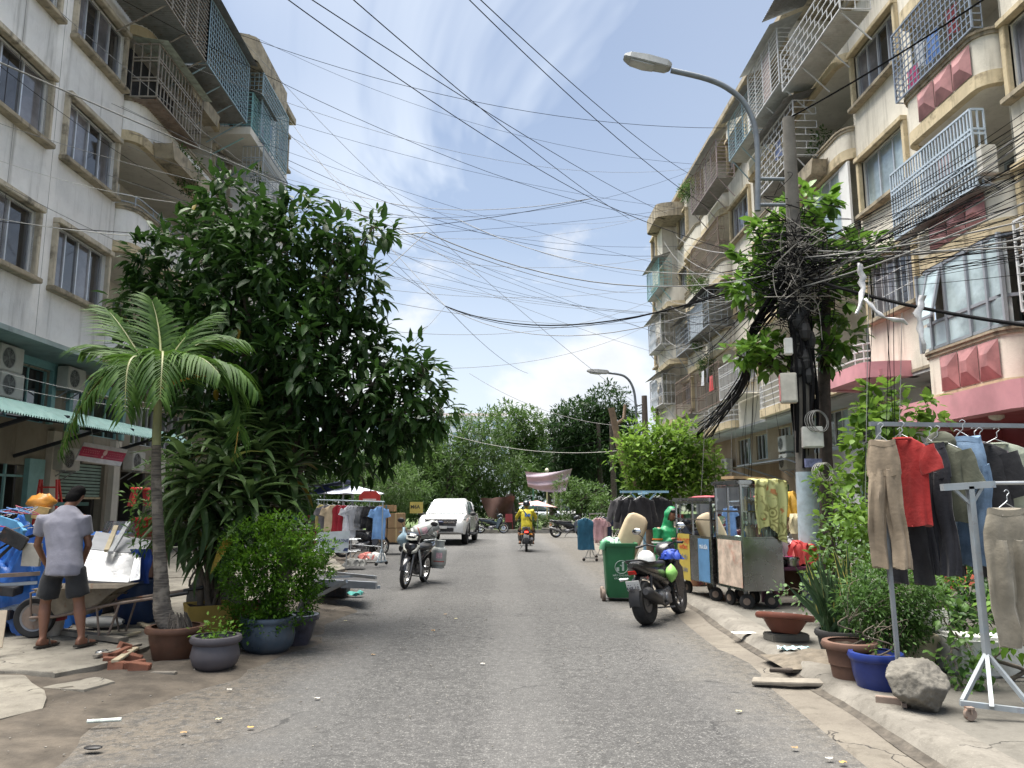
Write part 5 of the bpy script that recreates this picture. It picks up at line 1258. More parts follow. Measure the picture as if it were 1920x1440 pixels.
def hanger(t, w, z=0.015, mat=None):
	MB().tube(smoothpath([(-w / 2, 0, z - .06), (-.02, 0, z + .03), (0, 0, z + .05), (.0, 0, z + .08), (.022, 0, z + .105), (.0, 0, z + .125), (-.02, 0, z + .11)], 3), .0035, 5).tube([(-.02, 0, z + .03), (w / 2, 0, z - .06)], .0035, 5).build('hanger', mat or STEEL, t)
def trousers(label, mat, loc, rz, w=.36, h=1.0, group=None, cat='trousers', leg=.095, spread=.1, hem=None, clip=True):
	t = thing('trousers', label, cat, loc, rz, group); sd = random.uniform(0, 9); mb = MB(); hw = w / 2; cr = .27 * min(1, h / .6) if h > .5 else .14
	rows = [(0, 0, 0, hw * .80, .035, .008), (0, 0, -.035, hw * .82, .04, .010), (0, 0, -.05, hw * .86, .05, .014), (0, 0, -cr * .6, hw, .065, .016), (0, 0, -cr, hw * 1.02, .06, .012)]
	cring(mb, rows, 30, 6, sd)
	for s_ in (-1, 1):
		r_ = []
		for i in range(12):
			u = i / 11; z = -cr + .05 - (h - cr + .05) * u
			r_.append((s_ * (hw * .5 + spread * .25 * u) + .014 * math.sin(u * 5 + sd + s_), .012 * math.sin(u * 7 + sd), z, lerp(hw * .52, leg if hem is None or u < .96 else hem, u), lerp(.06, .05, u), .013 + .018 * abs(math.sin(u * 9 + sd))))
		cring(mb, r_, 22, 4, sd + s_)
	mb.build('body', mat, t, smooth=70)
	bt_ = MB(); cring(bt_, [(0, 0, .004, hw * .815, .044, .008), (0, 0, -.04, hw * .835, .05, .010)], 30, 6, sd); bt_.build('waistband', mat, t, smooth=70)
	hanger(t, w * .7, .02); return t
def cloth(name, c, rough=.85, var=.16): return M('cloth_' + name, c, rough, 0, var=var, scale=6, bump=.55, bscale=5, sheen=.15, bd=.03)
def castor(t, loc, r=.045, mat=None, name='castor'):
	f = MB(); x, y, z = loc; f.box((x, y, z + r * 1.9), (.05, .045, .012)); f.beam((x, y - .02, z + r), (x, y - .02, z + r * 1.9), .022, .004); f.beam((x, y + .02, z + r), (x, y + .02, z + r * 1.9), .022, .004)
	o = f.build(name, RUSTM, t)
	MB().lathe([(.0, -.014), (r * .9, -.014), (r, -.008), (r, .008), (r * .9, .014), (0, .014)], 18, (x, y, z + r), rotm(rad(90), 0, 0)).build('castor_wheel', mat or RUBBER, o, smooth=50); return o
def aircon(label, loc, rz, w=.78, h=.54, d=.28, group='air conditioner units on the house fronts'):
	t = thing('air_conditioner', label, 'air conditioner', loc, rz, group)
	MB().box((0, 0, h / 2 + .04), (w, d, h)).build('casing', M('ac_casing', (.50, .49, .45), .6, var=.1, dirt=.45, dirtc=(.24, .2, .16)), t, bevel=.015)
	g = MB(); c = (-w * .15, -d / 2 - .012, h / 2 + .04)
	for r in (.07, .11, .15, .19, .215): g.torus(c, r, .004, rotm(rad(90), 0, 0), 24, 5)
	for i in range(12): a = i * math.pi / 6; g.tube([c, (c[0] + .21 * math.cos(a), c[1], c[2] + .21 * math.sin(a))], .003, 4)
	g.build('grille', M('ac_grille', (.35, .35, .33), .6), t)
	MB().lathe([(.0, 0), (.21, 0)], 24, (c[0], -d / 2 - .003, c[2]), rotm(rad(90), 0, 0)).build('fan_opening', DARK, t)
	fa = MB()
	for i in range(4):
		a = i * math.pi / 2; fa.loft([[(c[0] + .03 * math.cos(a), -d / 2 - .006, c[2] + .03 * math.sin(a)), (c[0] + .19 * math.cos(a), -d / 2 - .006, c[2] + .19 * math.sin(a))], [(c[0] + .04 * math.cos(a + .7), -d / 2 - .009, c[2] + .04 * math.sin(a + .7)), (c[0] + .19 * math.cos(a + .8), -d / 2 - .009, c[2] + .19 * math.sin(a + .8))]], closed=False)
	fa.build('fan', M('ac_fan', (.12, .12, .12), .5), t)
	for s_ in (-1, 1): br = MB(); br.beam((s_ * w * .3, -d / 2, .02), (s_ * w * .3, d / 2 + .12, .02), .03); br.beam((s_ * w * .3, -d / 2 + .04, .02), (s_ * w * .3, d / 2 + .12, -.22), .025); br.build('bracket', STEEL, t)
	return t
def tarp(mb, c, sx, sy, h, seed=0, nu=22, nv=22, drop=.25):
	"""crumpled sheet thrown over a heap"""
	def fn(u, v):
		x = (u - .5) * 2; y = (v - .5) * 2; r = max(abs(x), abs(y)); z = h * (1 - .35 * r * r) + .11 * h * (vn(x * 3, y * 3, 0, seed) + .7 * vn(x * 7, y * 6, 0, seed + 3) + .45 * abs(vn(x * 15, y * 13, 0, seed + 7))) - max(0, r - .72) / .28 * (h * .62)
		return (c[0] + sx * x * (1 - .1 * max(0, r - .7)) + .04 * vn(y * 8, x * 5, 0, seed), c[1] + sy * y + .04 * vn(x * 8, y * 4, 0, seed + 5) + .05 * sx * vn(x * 13, y * 9, z * 9, seed + 2), c[2] + max(0.01, z))
	return mb.grid(fn, nu, nv)

# ================================================================ left pavement: builder's heap
LZ = .105
BT = M('blue_tarpaulin', (.025, .13, .46), .42, var=.3, scale=3, bump=.4, bscale=9, dirt=.15)
def single(mb, name, mat, label, cat, group=None, **k): return tag(mb.build(name, mat, **k), label, cat, group)
# wheelbarrow
wp = P(62, 1196, Z=LZ); WBt = thing('wheelbarrow', 'rusty cement-caked wheelbarrow beside the man', 'wheelbarrow', (wp.x, wp.y, LZ), rad(4))
BARR = M('caked_barrow', (.20, .175, .14), .85, var=.35, scale=5, bump=.6, bscale=20, rust=.5, dirt=.4, dirtc=(.33, .31, .27))
h = wheel(WBt, 0, .225, .225, .07, .038, 'cast', disc=False)
MB().lathe([(.0, -.03), (.13, -.028), (.14, 0), (.13, .028), (0, .03)], 20, (0, 0, .225), rotm(rad(90), 0, 0)).build('rusty_disc', RUSTM, h, smooth=50)
tr = MB(); S_ = lambda x0, x1, w, z: [(x0, -w, z), (x1, -w, z), (x1, w, z), (x0, w, z)]
tr.loft([S_(.28, .62, .16, .26), S_(.18, .85, .26, .46), S_(.10, .98, .31, .56), S_(.08, 1.0, .325, .565), S_(.12, .96, .30, .55), S_(.2, .84, .25, .46), S_(.3, .6, .15, .28)], True, True)
tr.build('tray', BARR, WBt, bevel=.008)
MB().grid(lambda u, v: (lerp(.2, .9, u), lerp(-.24, .24, v), .47 + .035 * vn(u * 7, v * 5)), 12, 10).build('mortar', M('dry_mortar', (.22, .17, .12), .95, var=.3, bump=.6, bscale=30), WBt, smooth=60)
hd = MB()
for s_ in (-1, 1): hd.tube([(-.02, s_ * .06, .225), (.3, s_ * .16, .25), (.9, s_ * .24, .38), (1.72, s_ * .27, .50)], .017, 8)
for s_ in (-1, 1): hd.tube([(.75, s_ * .22, .36), (.82, s_ * .26, .02), (.9, s_ * .26, .02), (1.0, s_ * .24, .40)], .013, 6); hd.tube([(-.02, s_ * .05, .23), (-.02, s_ * .1, .5), (.15, s_ * .25, .54)], .013, 6)
hd.build('handle', RUSTM, WBt, smooth=50)
for s_ in (-1, 1): MB().tube([(1.52, s_ * .265, .47), (1.74, s_ * .272, .505)], .021, 8).build('grip', BLACKP, WBt, smooth=50)
# tarpaulins and frames
q = P(30, 1085, Z=.1)
for (lb, px, py, Z, sx, sy, h, sd) in (('crumpled blue tarpaulin over the heap of frames left of the man', 30, 1075, .1, .55, .3, .95, 1), ('blue tarpaulin heaped over boxes behind the printed bucket', 75, 1040, .1, .75, .3, 1.25, 5)):
	q = P(px, py, Y=9.55 if sd == 1 else 10.3); m = MB(); tarp(m, (q.x, q.y, .08), sx, sy, h, sd, 44, 40); single(m, 'tarpaulin', BT, lb, 'tarpaulin', smooth=70)
q = P(190, 1000, Y=12.4); m = MB(); tb = thing('covered_table', 'work table under a smooth blue plastic sheet behind the man', 'table', (q.x, 12.4, .09))
m.grid(lambda u, v: (lerp(-.42, .42, u) * (1 + .1 * abs(v - .5)), lerp(-.4, .4, v), 1.05 - .02 * math.sin(u * 9) - (.52 + .1 * math.sin(u * 14)) * max(0, (.22 - v) / .22) ** 1.2), 26, 20); m.build('sheet', BT, tb, smooth=70)
m = MB(); m.box((0, 0, 1.0), (.75, .7, .04))
for a_ in (-.33, .33):
	for b2 in (-.3, .3): m.beam((a_, b2, 0), (a_, b2, 1.0), .04)
m.build('frame', RUSTM, tb)
BF = M('sky_blue_frame', (.12, .36, .62), .5, var=.15, dirt=.2)
fr = MB(); pts = [P(-10, 972, Y=9.3), P(32, 985, Y=9.3), P(44, 1000, Y=9.25), P(22, 1012, Y=9.2)]
for a_, b2 in zip(pts, pts[1:]): fr.beam(a_, b2, .05, .09)
single(fr, 'window_frame', BF, 'broken sky-blue window frame on the tarpaulin heap', 'frame')
for (a_, b2, lb, mt, w_) in (((-20, 1062), (44, 1002), 'long black steel bar slanting across the blue tarpaulin', BLACKP, .05), ((-20, 1040), (30, 1010), 'thin black rail lying behind the long black bar', BLACKP, .03), ((-10, 1000), (55, 985), 'grey metal strip on top of the frame heap', STEEL, .02), ((-10, 1080), (75, 1075), 'dark timber beam under the blue heap', RUSTM, .07), ((-10, 1098), (70, 1092), 'grey painted beam low in the heap', GREYM, .06), ((-10, 1150), (45, 1135), 'blue-grey board lying flat by the barrow wheel', GREYM, .1)):
	m = MB(); m.beam(P(*a_, Y=9.1), P(*b2, Y=9.3), w_, w_ * .6); single(m, 'metal_bar', mt, lb, 'bar')
q = P(48, 1100, Y=8.75); pot('bucket', 'dirty printed plastic bucket behind the wheelbarrow wheel', (q.x, q.y + .5, .1), [(.15, 0), (.17, .2), (.19, .42)], M('printed_bucket', (.45, .42, .38), .6, var=.35, scale=6, dirt=.6, dirtc=(.18, .14, .11)), .01, None, 'bucket')
bnd = MB(); bnd.lathe([(.178, .17), (.187, .17), (.187, .23), (.180, .23)], 24, (q.x, q.y + .5, .1)); bo = bnd.build('printed_band', M('red_print', (.35, .05, .06), .6), bpy.data.objects['bucket'], w=True)
m = MB(); c = P(77, 943, Y=10.2); m.grid(lambda u, v: (c.x + .17 * math.cos(u * 6.283) * math.sin(v * 3.1416) * (1 + .25 * vn(u * 12, v * 6)), c.y + .14 * math.sin(u * 6.283) * math.sin(v * 3.1416), c.z + .11 * math.cos(v * 3.1416) * (1 + .3 * vn(u * 9, v * 9, 0, 2))), 26, 14, True); single(m, 'plastic_bag', M('orange_plastic', (.62, .27, .05), .35, var=.25, scale=8, bump=.5, bscale=18), 'tied orange plastic bag on top of the heap', 'bag', smooth=60)
m = MB(); c = P(78, 962, Y=10.1); m.box(c, (.18, .1, .16), rotm(0, .2, .2)); single(m, 'foam_block', M('tan_foam', (.55, .38, .16), .9, var=.2, scale=12), 'tan foam block under the orange bag', 'foam block')
m = MB(); c = P(110, 945, Y=10.9); m.box(c, (.62, .4, .05)); single(m, 'green_board', M('green_board', (.05, .13, .10), .6), 'dark green board lying on the heap behind the man', 'board')
m = MB(); c = P(85, 1000, Y=10.6); m.box((c.x + .1, c.y + .55, .5), (1.1, .5, .82)); single(m, 'crate_stack', M('grimy_crate', (.10, .09, .085), .85, var=.4, scale=5, dirt=.5, dirtc=(.25, .22, .18)), 'grimy dark crate holding up the heap behind the man', 'crate', bevel=.02)
m = MB(); c = P(60, 1040, Y=9.25); m.box((c.x, c.y, c.z), (.2, .05, .26), rotm(0, .03, 0)); single(m, 'cement_box', M('old_white_box', (.36, .34, .30), .8, var=.2, dirt=.4), 'scuffed white box standing by the man\'s arm', 'box')
for i in range(16):
	m = MB(); c = P(random.uniform(5, 75), random.uniform(955, 985), Y=random.uniform(9.6, 10.1)); p_ = [c + Vector((random.uniform(-.3, .3), random.uniform(-.1, .1), random.uniform(-.05, .09))) for _ in range(3)]
	single(m.tube(smoothpath(p_, 4), .006, 5), 'wire_offcut', M('wire_%d' % (i % 4), ((.5, .5, .5), (.5, .06, .12), (.15, .3, .6), (.3, .3, .32))[i % 4], .5), ('bare metal wire offcut on the heap', 'red wire offcut on the heap', 'blue wire offcut on the heap', 'dark wire offcut on the heap')[i % 4], 'wire', 'wire offcuts on the builder\'s heap %d' % (i % 4))
for (px, py, Y_, sz, rr_, lb) in ((25, 1010, 9.18, (.30, .05, .16), .5, 'added black box for a dark gap in the blue tarpaulin'), (5, 1105, 9.15, (.36, .2, .10), .1, 'added dark box for a dark gap before the blue tarpaulin'), (60, 1005, 9.4, (.35, .1, .03), -.3, 'added thin dark slab for a dark gap in the heap'), (2, 1150, 9.2, (.3, .2, .10), .05, 'added dark box for a dark gap beside the barrow wheel'), (95, 985, 9.9, (.3, .2, .14), .2, 'added dark box for a dark gap behind the man')):
	m = MB(); m.box(P(px, py, Y=Y_), sz, rotm(.1, rr_, rr_ * .5)); single(m, 'gap_box', M('gap_black', (.03, .03, .033), .7, var=.5, scale=6, rust=.3), lb, 'scrap', bevel=.008)  # dark boxes added to stand for the shaded gaps in the heap
# silver insulation boards
FOIL = M('foil_board', (.70, .71, .73), .33, .55, var=.08, scale=3, bump=.6, bscale=10)
m = MB(); A, B, C, D = P(152, 1088, Y=9.5), P(240, 1092, Y=9.5), P(262, 1040, Y=10.0), P(165, 1030, Y=10.0)
m.add([A, B, C, D] + [v + Vector((0, .03, -.035)) for v in (A, B, C, D)], [(0, 1, 2, 3), (7, 6, 5, 4), (0, 4, 5, 1), (1, 5, 6, 2), (2, 6, 7, 3), (3, 7, 4, 0)]); single(m, 'insulation_board', FOIL, 'shiny silver insulation board leaning beside the man', 'board')
m = MB(); A, B, C, D = P(166, 1029, Y=10.0), P(263, 1039, Y=10.0), P(290, 1014, Y=10.6), P(180, 996, Y=10.6)
m.add([A, B, C, D] + [v + Vector((0, .03, -.03)) for v in (A, B, C, D)], [(0, 1, 2, 3), (7, 6, 5, 4), (0, 4, 5, 1), (1, 5, 6, 2), (2, 6, 7, 3), (3, 7, 4, 0)]); single(m, 'insulation_board', M('grey_board', (.36, .37, .39), .6, var=.12), 'dull grey insulation board behind the silver one', 'board')
m = MB(); A, B, C, D = P(243, 1090, Y=9.55), P(262, 1086, Y=9.55), P(264, 1046, Y=9.75), P(252, 1046, Y=9.75); m.add([A, B, C, D], [(0, 1, 2, 3)]); single(m, 'foil_strip', FOIL, 'narrow silver foil strip beside the insulation board', 'board')
for (a_, b2, lb, mt) in (((203, 1037), (220, 994), 'pale wooden batten lying on the insulation boards', M('pale_wood', (.42, .36, .25), .8, var=.2)), ((211, 1040), (243, 987), 'grey metal profile lying beside the batten', STEEL)):
	m = MB(); m.beam(P(*a_, Y=9.82) + Vector((0, -.05, .03)), P(*b2, Y=10.5) + Vector((0, -.04, .05)), .055, .035); single(m, 'batten', mt, lb, 'batten')
# barrel, blue cloth, wrapped chairs, stools, ladder
q = P(240, 1172, Z=.1); pot('plastic_drum', 'dark blue plastic drum under the insulation boards', (q.x, q.y + .25, .1), [(.2, 0), (.24, .06), (.25, .3), (.24, .52)], M('dark_blue_plastic', (.02, .045, .12), .5, var=.25, dirt=.3), .01, None, 'drum')
m = MB(); c = P(262, 1060, Y=10.0); m.grid(lambda u, v: (c.x + .14 * (u - .5) * 2 + .03 * vn(v * 5, u * 3), c.y + .03 * math.sin(u * 12), c.z + .2 - .42 * v), 14, 12); single(m, 'blue_cloth', M('deep_blue_tarp', (.02, .06, .30), .5, var=.25), 'deep blue sheet hanging beside the foil strip', 'sheet', smooth=60)
wc = thing('wrapped_chairs', 'stack of maroon plastic chairs wrapped in clear film', 'chairs', (P(245, 990, Y=11.6).x, 11.6, .09)); MR = M('maroon_plastic', (.13, .02, .03), .4, var=.15)
for i in range(7): MB().loft([sect(-.02, .24 - .006 * i, .42 + .07 * i, .46 + .07 * i), sect(.25, .26 - .006 * i, .44 + .07 * i, .49 + .07 * i), sect(.32, .24, .52 + .07 * i, .62 + .07 * i)], True).build('chair_seat', MR, wc, smooth=50)
m = MB()
for a_ in (-.2, .2):
	for b2 in (0, .28): m.tube([(b2, a_, 0), (b2, a_ * .9, .46)], .025, 6)
m.build('leg', MR, wc)
FILM = GLASS('clear_film', (.92, .9, .93), .25, .12)
m = MB(); m.grid(lambda u, v: ((.36 + .05 * vn(u * 20, v * 4)) * math.cos(u * 6.283) * (1 - .35 * v * v) + .15, (.36 + .05 * vn(u * 17, v * 4, 0, 3)) * math.sin(u * 6.283) * (1 - .35 * v * v), .3 + .95 * v), 40, 12, True); m.build('plastic_wrap', FILM, wc, smooth=60)
wc.rotation_euler = (0, 0, rad(-100))
RP = M('red_plastic', (.48, .035, .03), .38, var=.12, dirt=.2)
def stool(label, loc, n=1, group=None, mat=None):
	t = thing('plastic_stool', label, 'stool', loc, random.uniform(0, 1), group)
	MB().lathe([(.0, .30), (.13, .30), (.145, .285), (.15, .26), (.138, .26), (.12, .285), (0, .285)], 20).build('seat', mat or RP, t, smooth=50)
	for i in range(4):
		a = i * math.pi / 2 + .78; MB().loft([[( r_ * math.cos(a - e), r_ * math.sin(a - e), z) for r_, e, z in ((.13, .28, .27), (.19, .18, 0), )] + [(r_ * math.cos(a + e), r_ * math.sin(a + e), z) for r_, e, z in ((.19, .18, 0), (.13, .28, .27))], [((r_ - .012) * math.cos(a - e), (r_ - .012) * math.sin(a - e), z) for r_, e, z in ((.13, .28, .27), (.19, .18, 0))] + [((r_ - .012) * math.cos(a + e), (r_ - .012) * math.sin(a + e), z) for r_, e, z in ((.19, .18, 0), (.13, .28, .27))]]).build('leg', mat or RP, t)
	return t
c = P(262, 935, Y=12.6); stool('round red plastic stool turned on top of the wrapped chairs', (c.x, c.y, c.z - .12))
q = P(272, 990, Y=11.2); pot('bucket', 'red plastic bucket next to the wrapped chairs', (q.x, q.y, q.z - .12), [(.10, 0), (.13, .12), (.16, .26)], RP, .008, None, 'bucket')
m = MB(); m.box((q.x, q.y + .02, (q.z - .12 + .1) / 2), (.5, .45, q.z - .12 - .1)); single(m, 'crate', M('weathered_crate', (.14, .08, .06), .85, var=.3), 'weathered crate carrying the red bucket', 'crate', bevel=.01)
la = thing('step_ladder', 'red step ladder standing by the shop pillar', 'ladder', (P(88, 935, Y=15.2).x, 15.2, .1))
for s_ in (-1, 1):
	m = MB(); m.beam((s_ * .30, 0, 0), (s_ * .16, 0, 1.95), .05, .03); m.build('rail', RP, la)
	m = MB(); m.beam((s_ * .30, .55, 0), (s_ * .16, .05, 1.95), .04, .03); m.build('rear_leg', RP, la)
for i in range(6): m = MB(); w_ = lerp(.28, .17, i / 5); m.box((0, 0, .3 + .3 * i), (2 * w_, .09, .03)); m.build('step', RP, la)
# concrete disc, cement bag, boards, bricks
c = P(405, 1110, Y=10.1); m = MB(); m.lathe([(.0, -.05), (.33, -.05), (.345, -.03), (.345, .03), (.33, .05), (0, .05)], 30, (c.x, 10.1, .42), rotm(rad(78), 0, rad(12))); single(m, 'concrete_disc', MCON, 'round concrete disc leaning behind the strap-leafed plant', 'disc', smooth=40)
m = MB(); c = P(190, 1180, Z=.1); m.grid(lambda u, v: (c.x + .26 * (v - .5) * 2 + .02 * vn(u * 9, v * 4), c.y + .13 * math.cos(u * 6.283) * math.sin(3.1416 * min(.97, max(.03, v))) ** .4, .185 + .07 * math.sin(u * 6.283) * math.sin(3.1416 * min(.97, max(.03, v))) ** .4), 18, 12, True); single(m, 'cement_bag', M('bag_grey', (.36, .37, .37), .7, var=.2, bump=.4, bscale=12), 'half empty grey cement bag lying under the barrow handles', 'bag', smooth=60)
WOODG = M('grey_timber', (.20, .18, .15), .9, var=.3, scale=4, bump=.3)
for i, (a_, b2, lb) in enumerate((((100, 1182), (232, 1200), 'long grey plank lying behind the man\'s feet'), ((235, 1192), (262, 1185), 'short timber offcut beside the palm pot'), ((178, 1230), (262, 1208), 'pale split board beside the palm pot'), ((215, 1240), (255, 1215), 'pale lath lying over the bricks'), ((240, 1262), (330, 1262), 'flat pale board lying in front of the palm pot'), ((300, 1185), (262, 1168), 'thin board under the cement bag'))):
	m = MB(); a3 = P(*a_, Z=.045 if i == 4 else .125); b3 = P(*b2, Z=.045 if i == 4 else .14); m.beam(a3, b3, .07 if i else .12, .025 if i else .05); single(m, 'board', WOODG if i % 2 == 0 else M('pale_wood', (.42, .36, .25), .8), lb, 'board', bevel=.004)
BRK = M('clay_brick', (.22, .09, .055), .85, var=.25, scale=9, bump=.4, bscale=30, dirt=.3, dirtc=(.3, .25, .2)); bme = None
for i, (px, py, rz, ry) in enumerate(((212, 1245, .4, .1), (228, 1236, 1.2, -.2), (246, 1240, .2, .3), (222, 1252, -.3, 0), (252, 1252, .6, -.1), (262, 1256, .1, .15), (238, 1228, .9, .4), (205, 1238, 1.4, .2))):
	if bme is None:
		m = MB(); m.box((0, 0, 0), (.185, .085, .085)); bme = m.mesh('brick', BRK, bevel=.004)
	q = P(px, py, Z=.06); o = mk('brick', bme); o.location = (q.x, q.y, .075 + (.03 if i in (1, 6) else 0) + .05 * abs(ry)); o.rotation_euler = (ry * .4, ry, rz); tag(o, 'loose orange clay brick in the rubble beside the palm pot', 'brick', 'bricks in the rubble by the palm pot')
m = MB(); m.beam(P(-6, 1215, Y=7.9), P(4, 1145, Y=8.0), .09, .04); single(m, 'wooden_post', M('raw_plank', (.48, .40, .30), .8, var=.15), 'raw plank end leaning at the pavement left of the barrow', 'plank')
# hanging red and white sign board
A, B, C, D = P(158, 829, X=-8.7), P(240, 843, X=-8.45), P(226, 874, X=-8.35), P(142, 862, X=-8.6)
sg = thing('shop_sign', 'tilted white sign board with a red band hanging under the awning', 'sign', C)
nrm = (B - A).cross(D - A).normalized(); nrm = nrm if nrm.y < 0 else -nrm
def onp(u, v, k=0.): return A.lerp(B, u).lerp(D.lerp(C, u), v) + nrm * k
m = MB(); m.add([onp(u, v, .0) for u, v in ((0, 0), (1, 0), (1, 1), (0, 1))] + [onp(u, v, -.03) for u, v in ((0, 0), (1, 0), (1, 1), (0, 1))], [(0, 1, 2, 3), (7, 6, 5, 4), (0, 4, 5, 1), (1, 5, 6, 2), (2, 6, 7, 3), (3, 7, 4, 0)]); bd = m.build('board', M('sign_white', (.62, .60, .60), .5, dirt=.25), sg, w=True)
m = MB(); m.add([onp(u, v, .004) for u, v in ((.0, .24), (1, .24), (1, .76), (0, .76))], [(0, 1, 2, 3)]); m.build('red_band', M('sign_red', (.42, .03, .07), .5, var=.2, scale=6), sg, w=True)
m = MB()
for k, (u, v, r) in enumerate(((.53, .42, .10), (.54, .30, .06), (.50, .66, .05))): m.add([onp(u + r * .45 * math.cos(i * .52), v + r * 1.6 * math.sin(i * .52), .007 + .002 * k) for i in range(12)], [tuple(range(12))])
m.build('emblem', M('sign_cream', (.66, .45, .42), .5), sg, w=True)
m = MB()
for row, (v, n) in enumerate(((.36, 9), (.47, 7), (.64, 12))):
	for i in range(n):
		u0 = .06 + i * .36 / n; m.add([onp(u, vv, .006) for u, vv in ((u0, v), (u0 + .022, v), (u0 + .022, v + (.07 if row < 2 else .035)), (u0, v + (.07 if row < 2 else .035)))], [(0, 1, 2, 3)])
		u0 += .54; m.add([onp(u, vv, .006) for u, vv in ((u0, v), (u0 + .022, v), (u0 + .022, v + .04), (u0, v + .04))], [(0, 1, 2, 3)])
stuff(m.build('lettering', M('sign_pale_red', (.55, .16, .18), .5), sg, w=True))
m = MB(); m.tube([onp(.2, 0), onp(.2, 0) + Vector((-.1, 0, .45))], .006, 5); m.tube([onp(.8, 0), onp(.8, 0) + Vector((-.1, 0, .4))], .006, 5); m.build('hanging_wire', STEEL, sg, w=True)
# air conditioners of the left block (facing the street)
for (px, py, X, lb) in ((8, 700, -10.3, 'air conditioner on the wall beside the first teal mezzanine window'), (8, 750, -10.3, 'air conditioner under another one beside the teal window'), (132, 735, -10.45, 'weathered air conditioner between the two teal mezzanine windows'), (122, 885, -10.5, 'air conditioner under the awning beside the roller shutter'), (250, 885, -10.5, 'boxy air conditioner under the awning right of the hanging sign')):
	q = P(px, py, X=X); aircon(lb, (q.x, q.y, q.z), rad(90))
q = P(212, 500, X=-9.05); aircon('white air conditioner high on the balcony of the grey block', (-10.0, q.y + 1.2, 9.2), rad(90))

# ================================================================ left middle: scrap, clothes rail, stalls
for i, (a_, b2, z0, z1, w_, lb) in enumerate((((575, 1128), (650, 1090), .06, .5, .05, 'bent steel strut propping the scrap pile'), ((600, 1092), (706, 1098), .42, .40, .10, 'broad grey steel channel on top of the scrap'), ((640, 1100), (713, 1101), .37, .36, .04, 'thin steel bar under the grey channel'), ((598, 1072), (705, 1083), .50, .48, .05, 'long galvanised profile at the back of the scrap'), ((618, 1082), (700, 1080), .47, .46, .03, 'curved steel rail lying across the scrap'), ((560, 1150), (590, 1085), .04, .55, .04, 'upright steel frame edge beside the bush'))):
	m = MB(); A = P(*a_, Z=z0); B = P(*b2, Z=z1); m.beam(A, B, w_ * .6, w_); single(m, 'scrap_bar', STEEL if i % 2 else GREYM, lb, 'metal bar')
A, B, C, D = P(585, 1090, Z=.36), P(690, 1096, Z=.36), P(690, 1078, Z=.42), P(600, 1072, Z=.42)
m = MB(); m.add([A, B, C, D] + [v - Vector((0, 0, .05)) for v in (A, B, C, D)], [(0, 1, 2, 3), (7, 6, 5, 4), (0, 4, 5, 1), (1, 5, 6, 2), (2, 6, 7, 3), (3, 7, 4, 0)]); single(m, 'mesh_panel', M('dark_mesh', (.05, .05, .052), .8, var=.5, scale=40), 'dark mesh panel lying on the scrap pile', 'panel')
m = MB(); c = P(630, 1125, Z=.02); m.box((c.x - .2, c.y + .5, .13), (.6, .4, .20)); single(m, 'scrap_crate', M('scrap_dark', (.05, .05, .055), .8, var=.4, rust=.3), 'dark scrap crate under the steel profiles', 'crate', bevel=.02)
A, B, C, D = P(553, 1150, Z=.03), P(575, 1140, Z=.03), P(600, 1100, Z=.5), P(575, 1095, Z=.5)
m = MB(); m.add([A, B, C, D], [(0, 1, 2, 3)]); single(m, 'glass_sheet', M('old_white_sheet', (.45, .47, .5), .4), 'pale sheet leaning behind the green bush', 'sheet')
m = MB(); c = P(658, 1118, Z=.02); m.grid(lambda u, v: (c.x + .2 * (u - .5) * 2 + .04 * vn(v * 6, u * 4), c.y + .08 * (v - .5) * 2, .02 + .05 * (1 + vn(u * 7, v * 5, 0, 2)) + .24 * max(0, .35 - u)), 16, 8); single(m, 'teal_rag', cloth('teal', (.08, .33, .30)), 'teal rag hanging from the scrap onto the road', 'rag', smooth=60)

def rack(label, a, b, zt, feet=True, mat=None, wheels=True, name='clothes_rail', deep=.28, posts=(0., 1.)):
	"""rail from a to b (x, y) at height zt with a T foot on castors under each post"""
	A = Vector((a[0], a[1], a[2])); B = Vector((b[0], b[1], b[2])); mid = (A + B) / 2
	t = thing(name, label, 'clothes rail', mid); mat = mat or STEEL; d = (B - A).normalized(); nn = Vector((-d.y, d.x, 0))
	MB().tube([A - mid + Vector((0, 0, zt)) - d * .05, B - mid + Vector((0, 0, zt)) + d * .05], .016, 8).build('rail', mat, t, smooth=50)
	for u in posts:
		f = A.lerp(B, u) - mid
		MB().tube([f + Vector((0, 0, .09)), f + Vector((0, 0, zt))], .017, 8).build('post', mat, t, smooth=50)
		if feet:
			m = MB(); m.beam(f - nn * deep + Vector((0, 0, .09)), f + nn * deep + Vector((0, 0, .09)), .035); m.beam(f + nn * deep * .7 + Vector((0, 0, .1)), f + Vector((0, 0, .42)), .022); m.beam(f - nn * deep * .7 + Vector((0, 0, .1)), f + Vector((0, 0, .42)), .022); m.build('foot', mat, t)
			if wheels:
				for s_ in (-1, 1): castor(t, f + nn * deep * s_ * .92, .042)
	return t, A, B
A0, B0 = P(588, 1080, Z=.1), P(727, 1064, Z=.02); A0 = Vector((-4.75, 20.6, .1)); B0 = Vector((-2.95, 19.9, .05))
rk, A, B = rack('grey-blue steel clothes rail on castors holding a row of small clothes', A0, B0, 1.58, mat=M('blue_grey_paint', (.36, .44, .50), .5, .1, var=.1, rust=.2)); RA_ = math.atan2(B.y - A.y, B.x - A.x)
MB().tube([A - (A + B) / 2 + Vector((0, 0, .5)), B - (A + B) / 2 + Vector((0, 0, .45))], .014, 6).build('lower_rail', STEEL, rk)
GR = 'small clothes on the grey-blue rail'
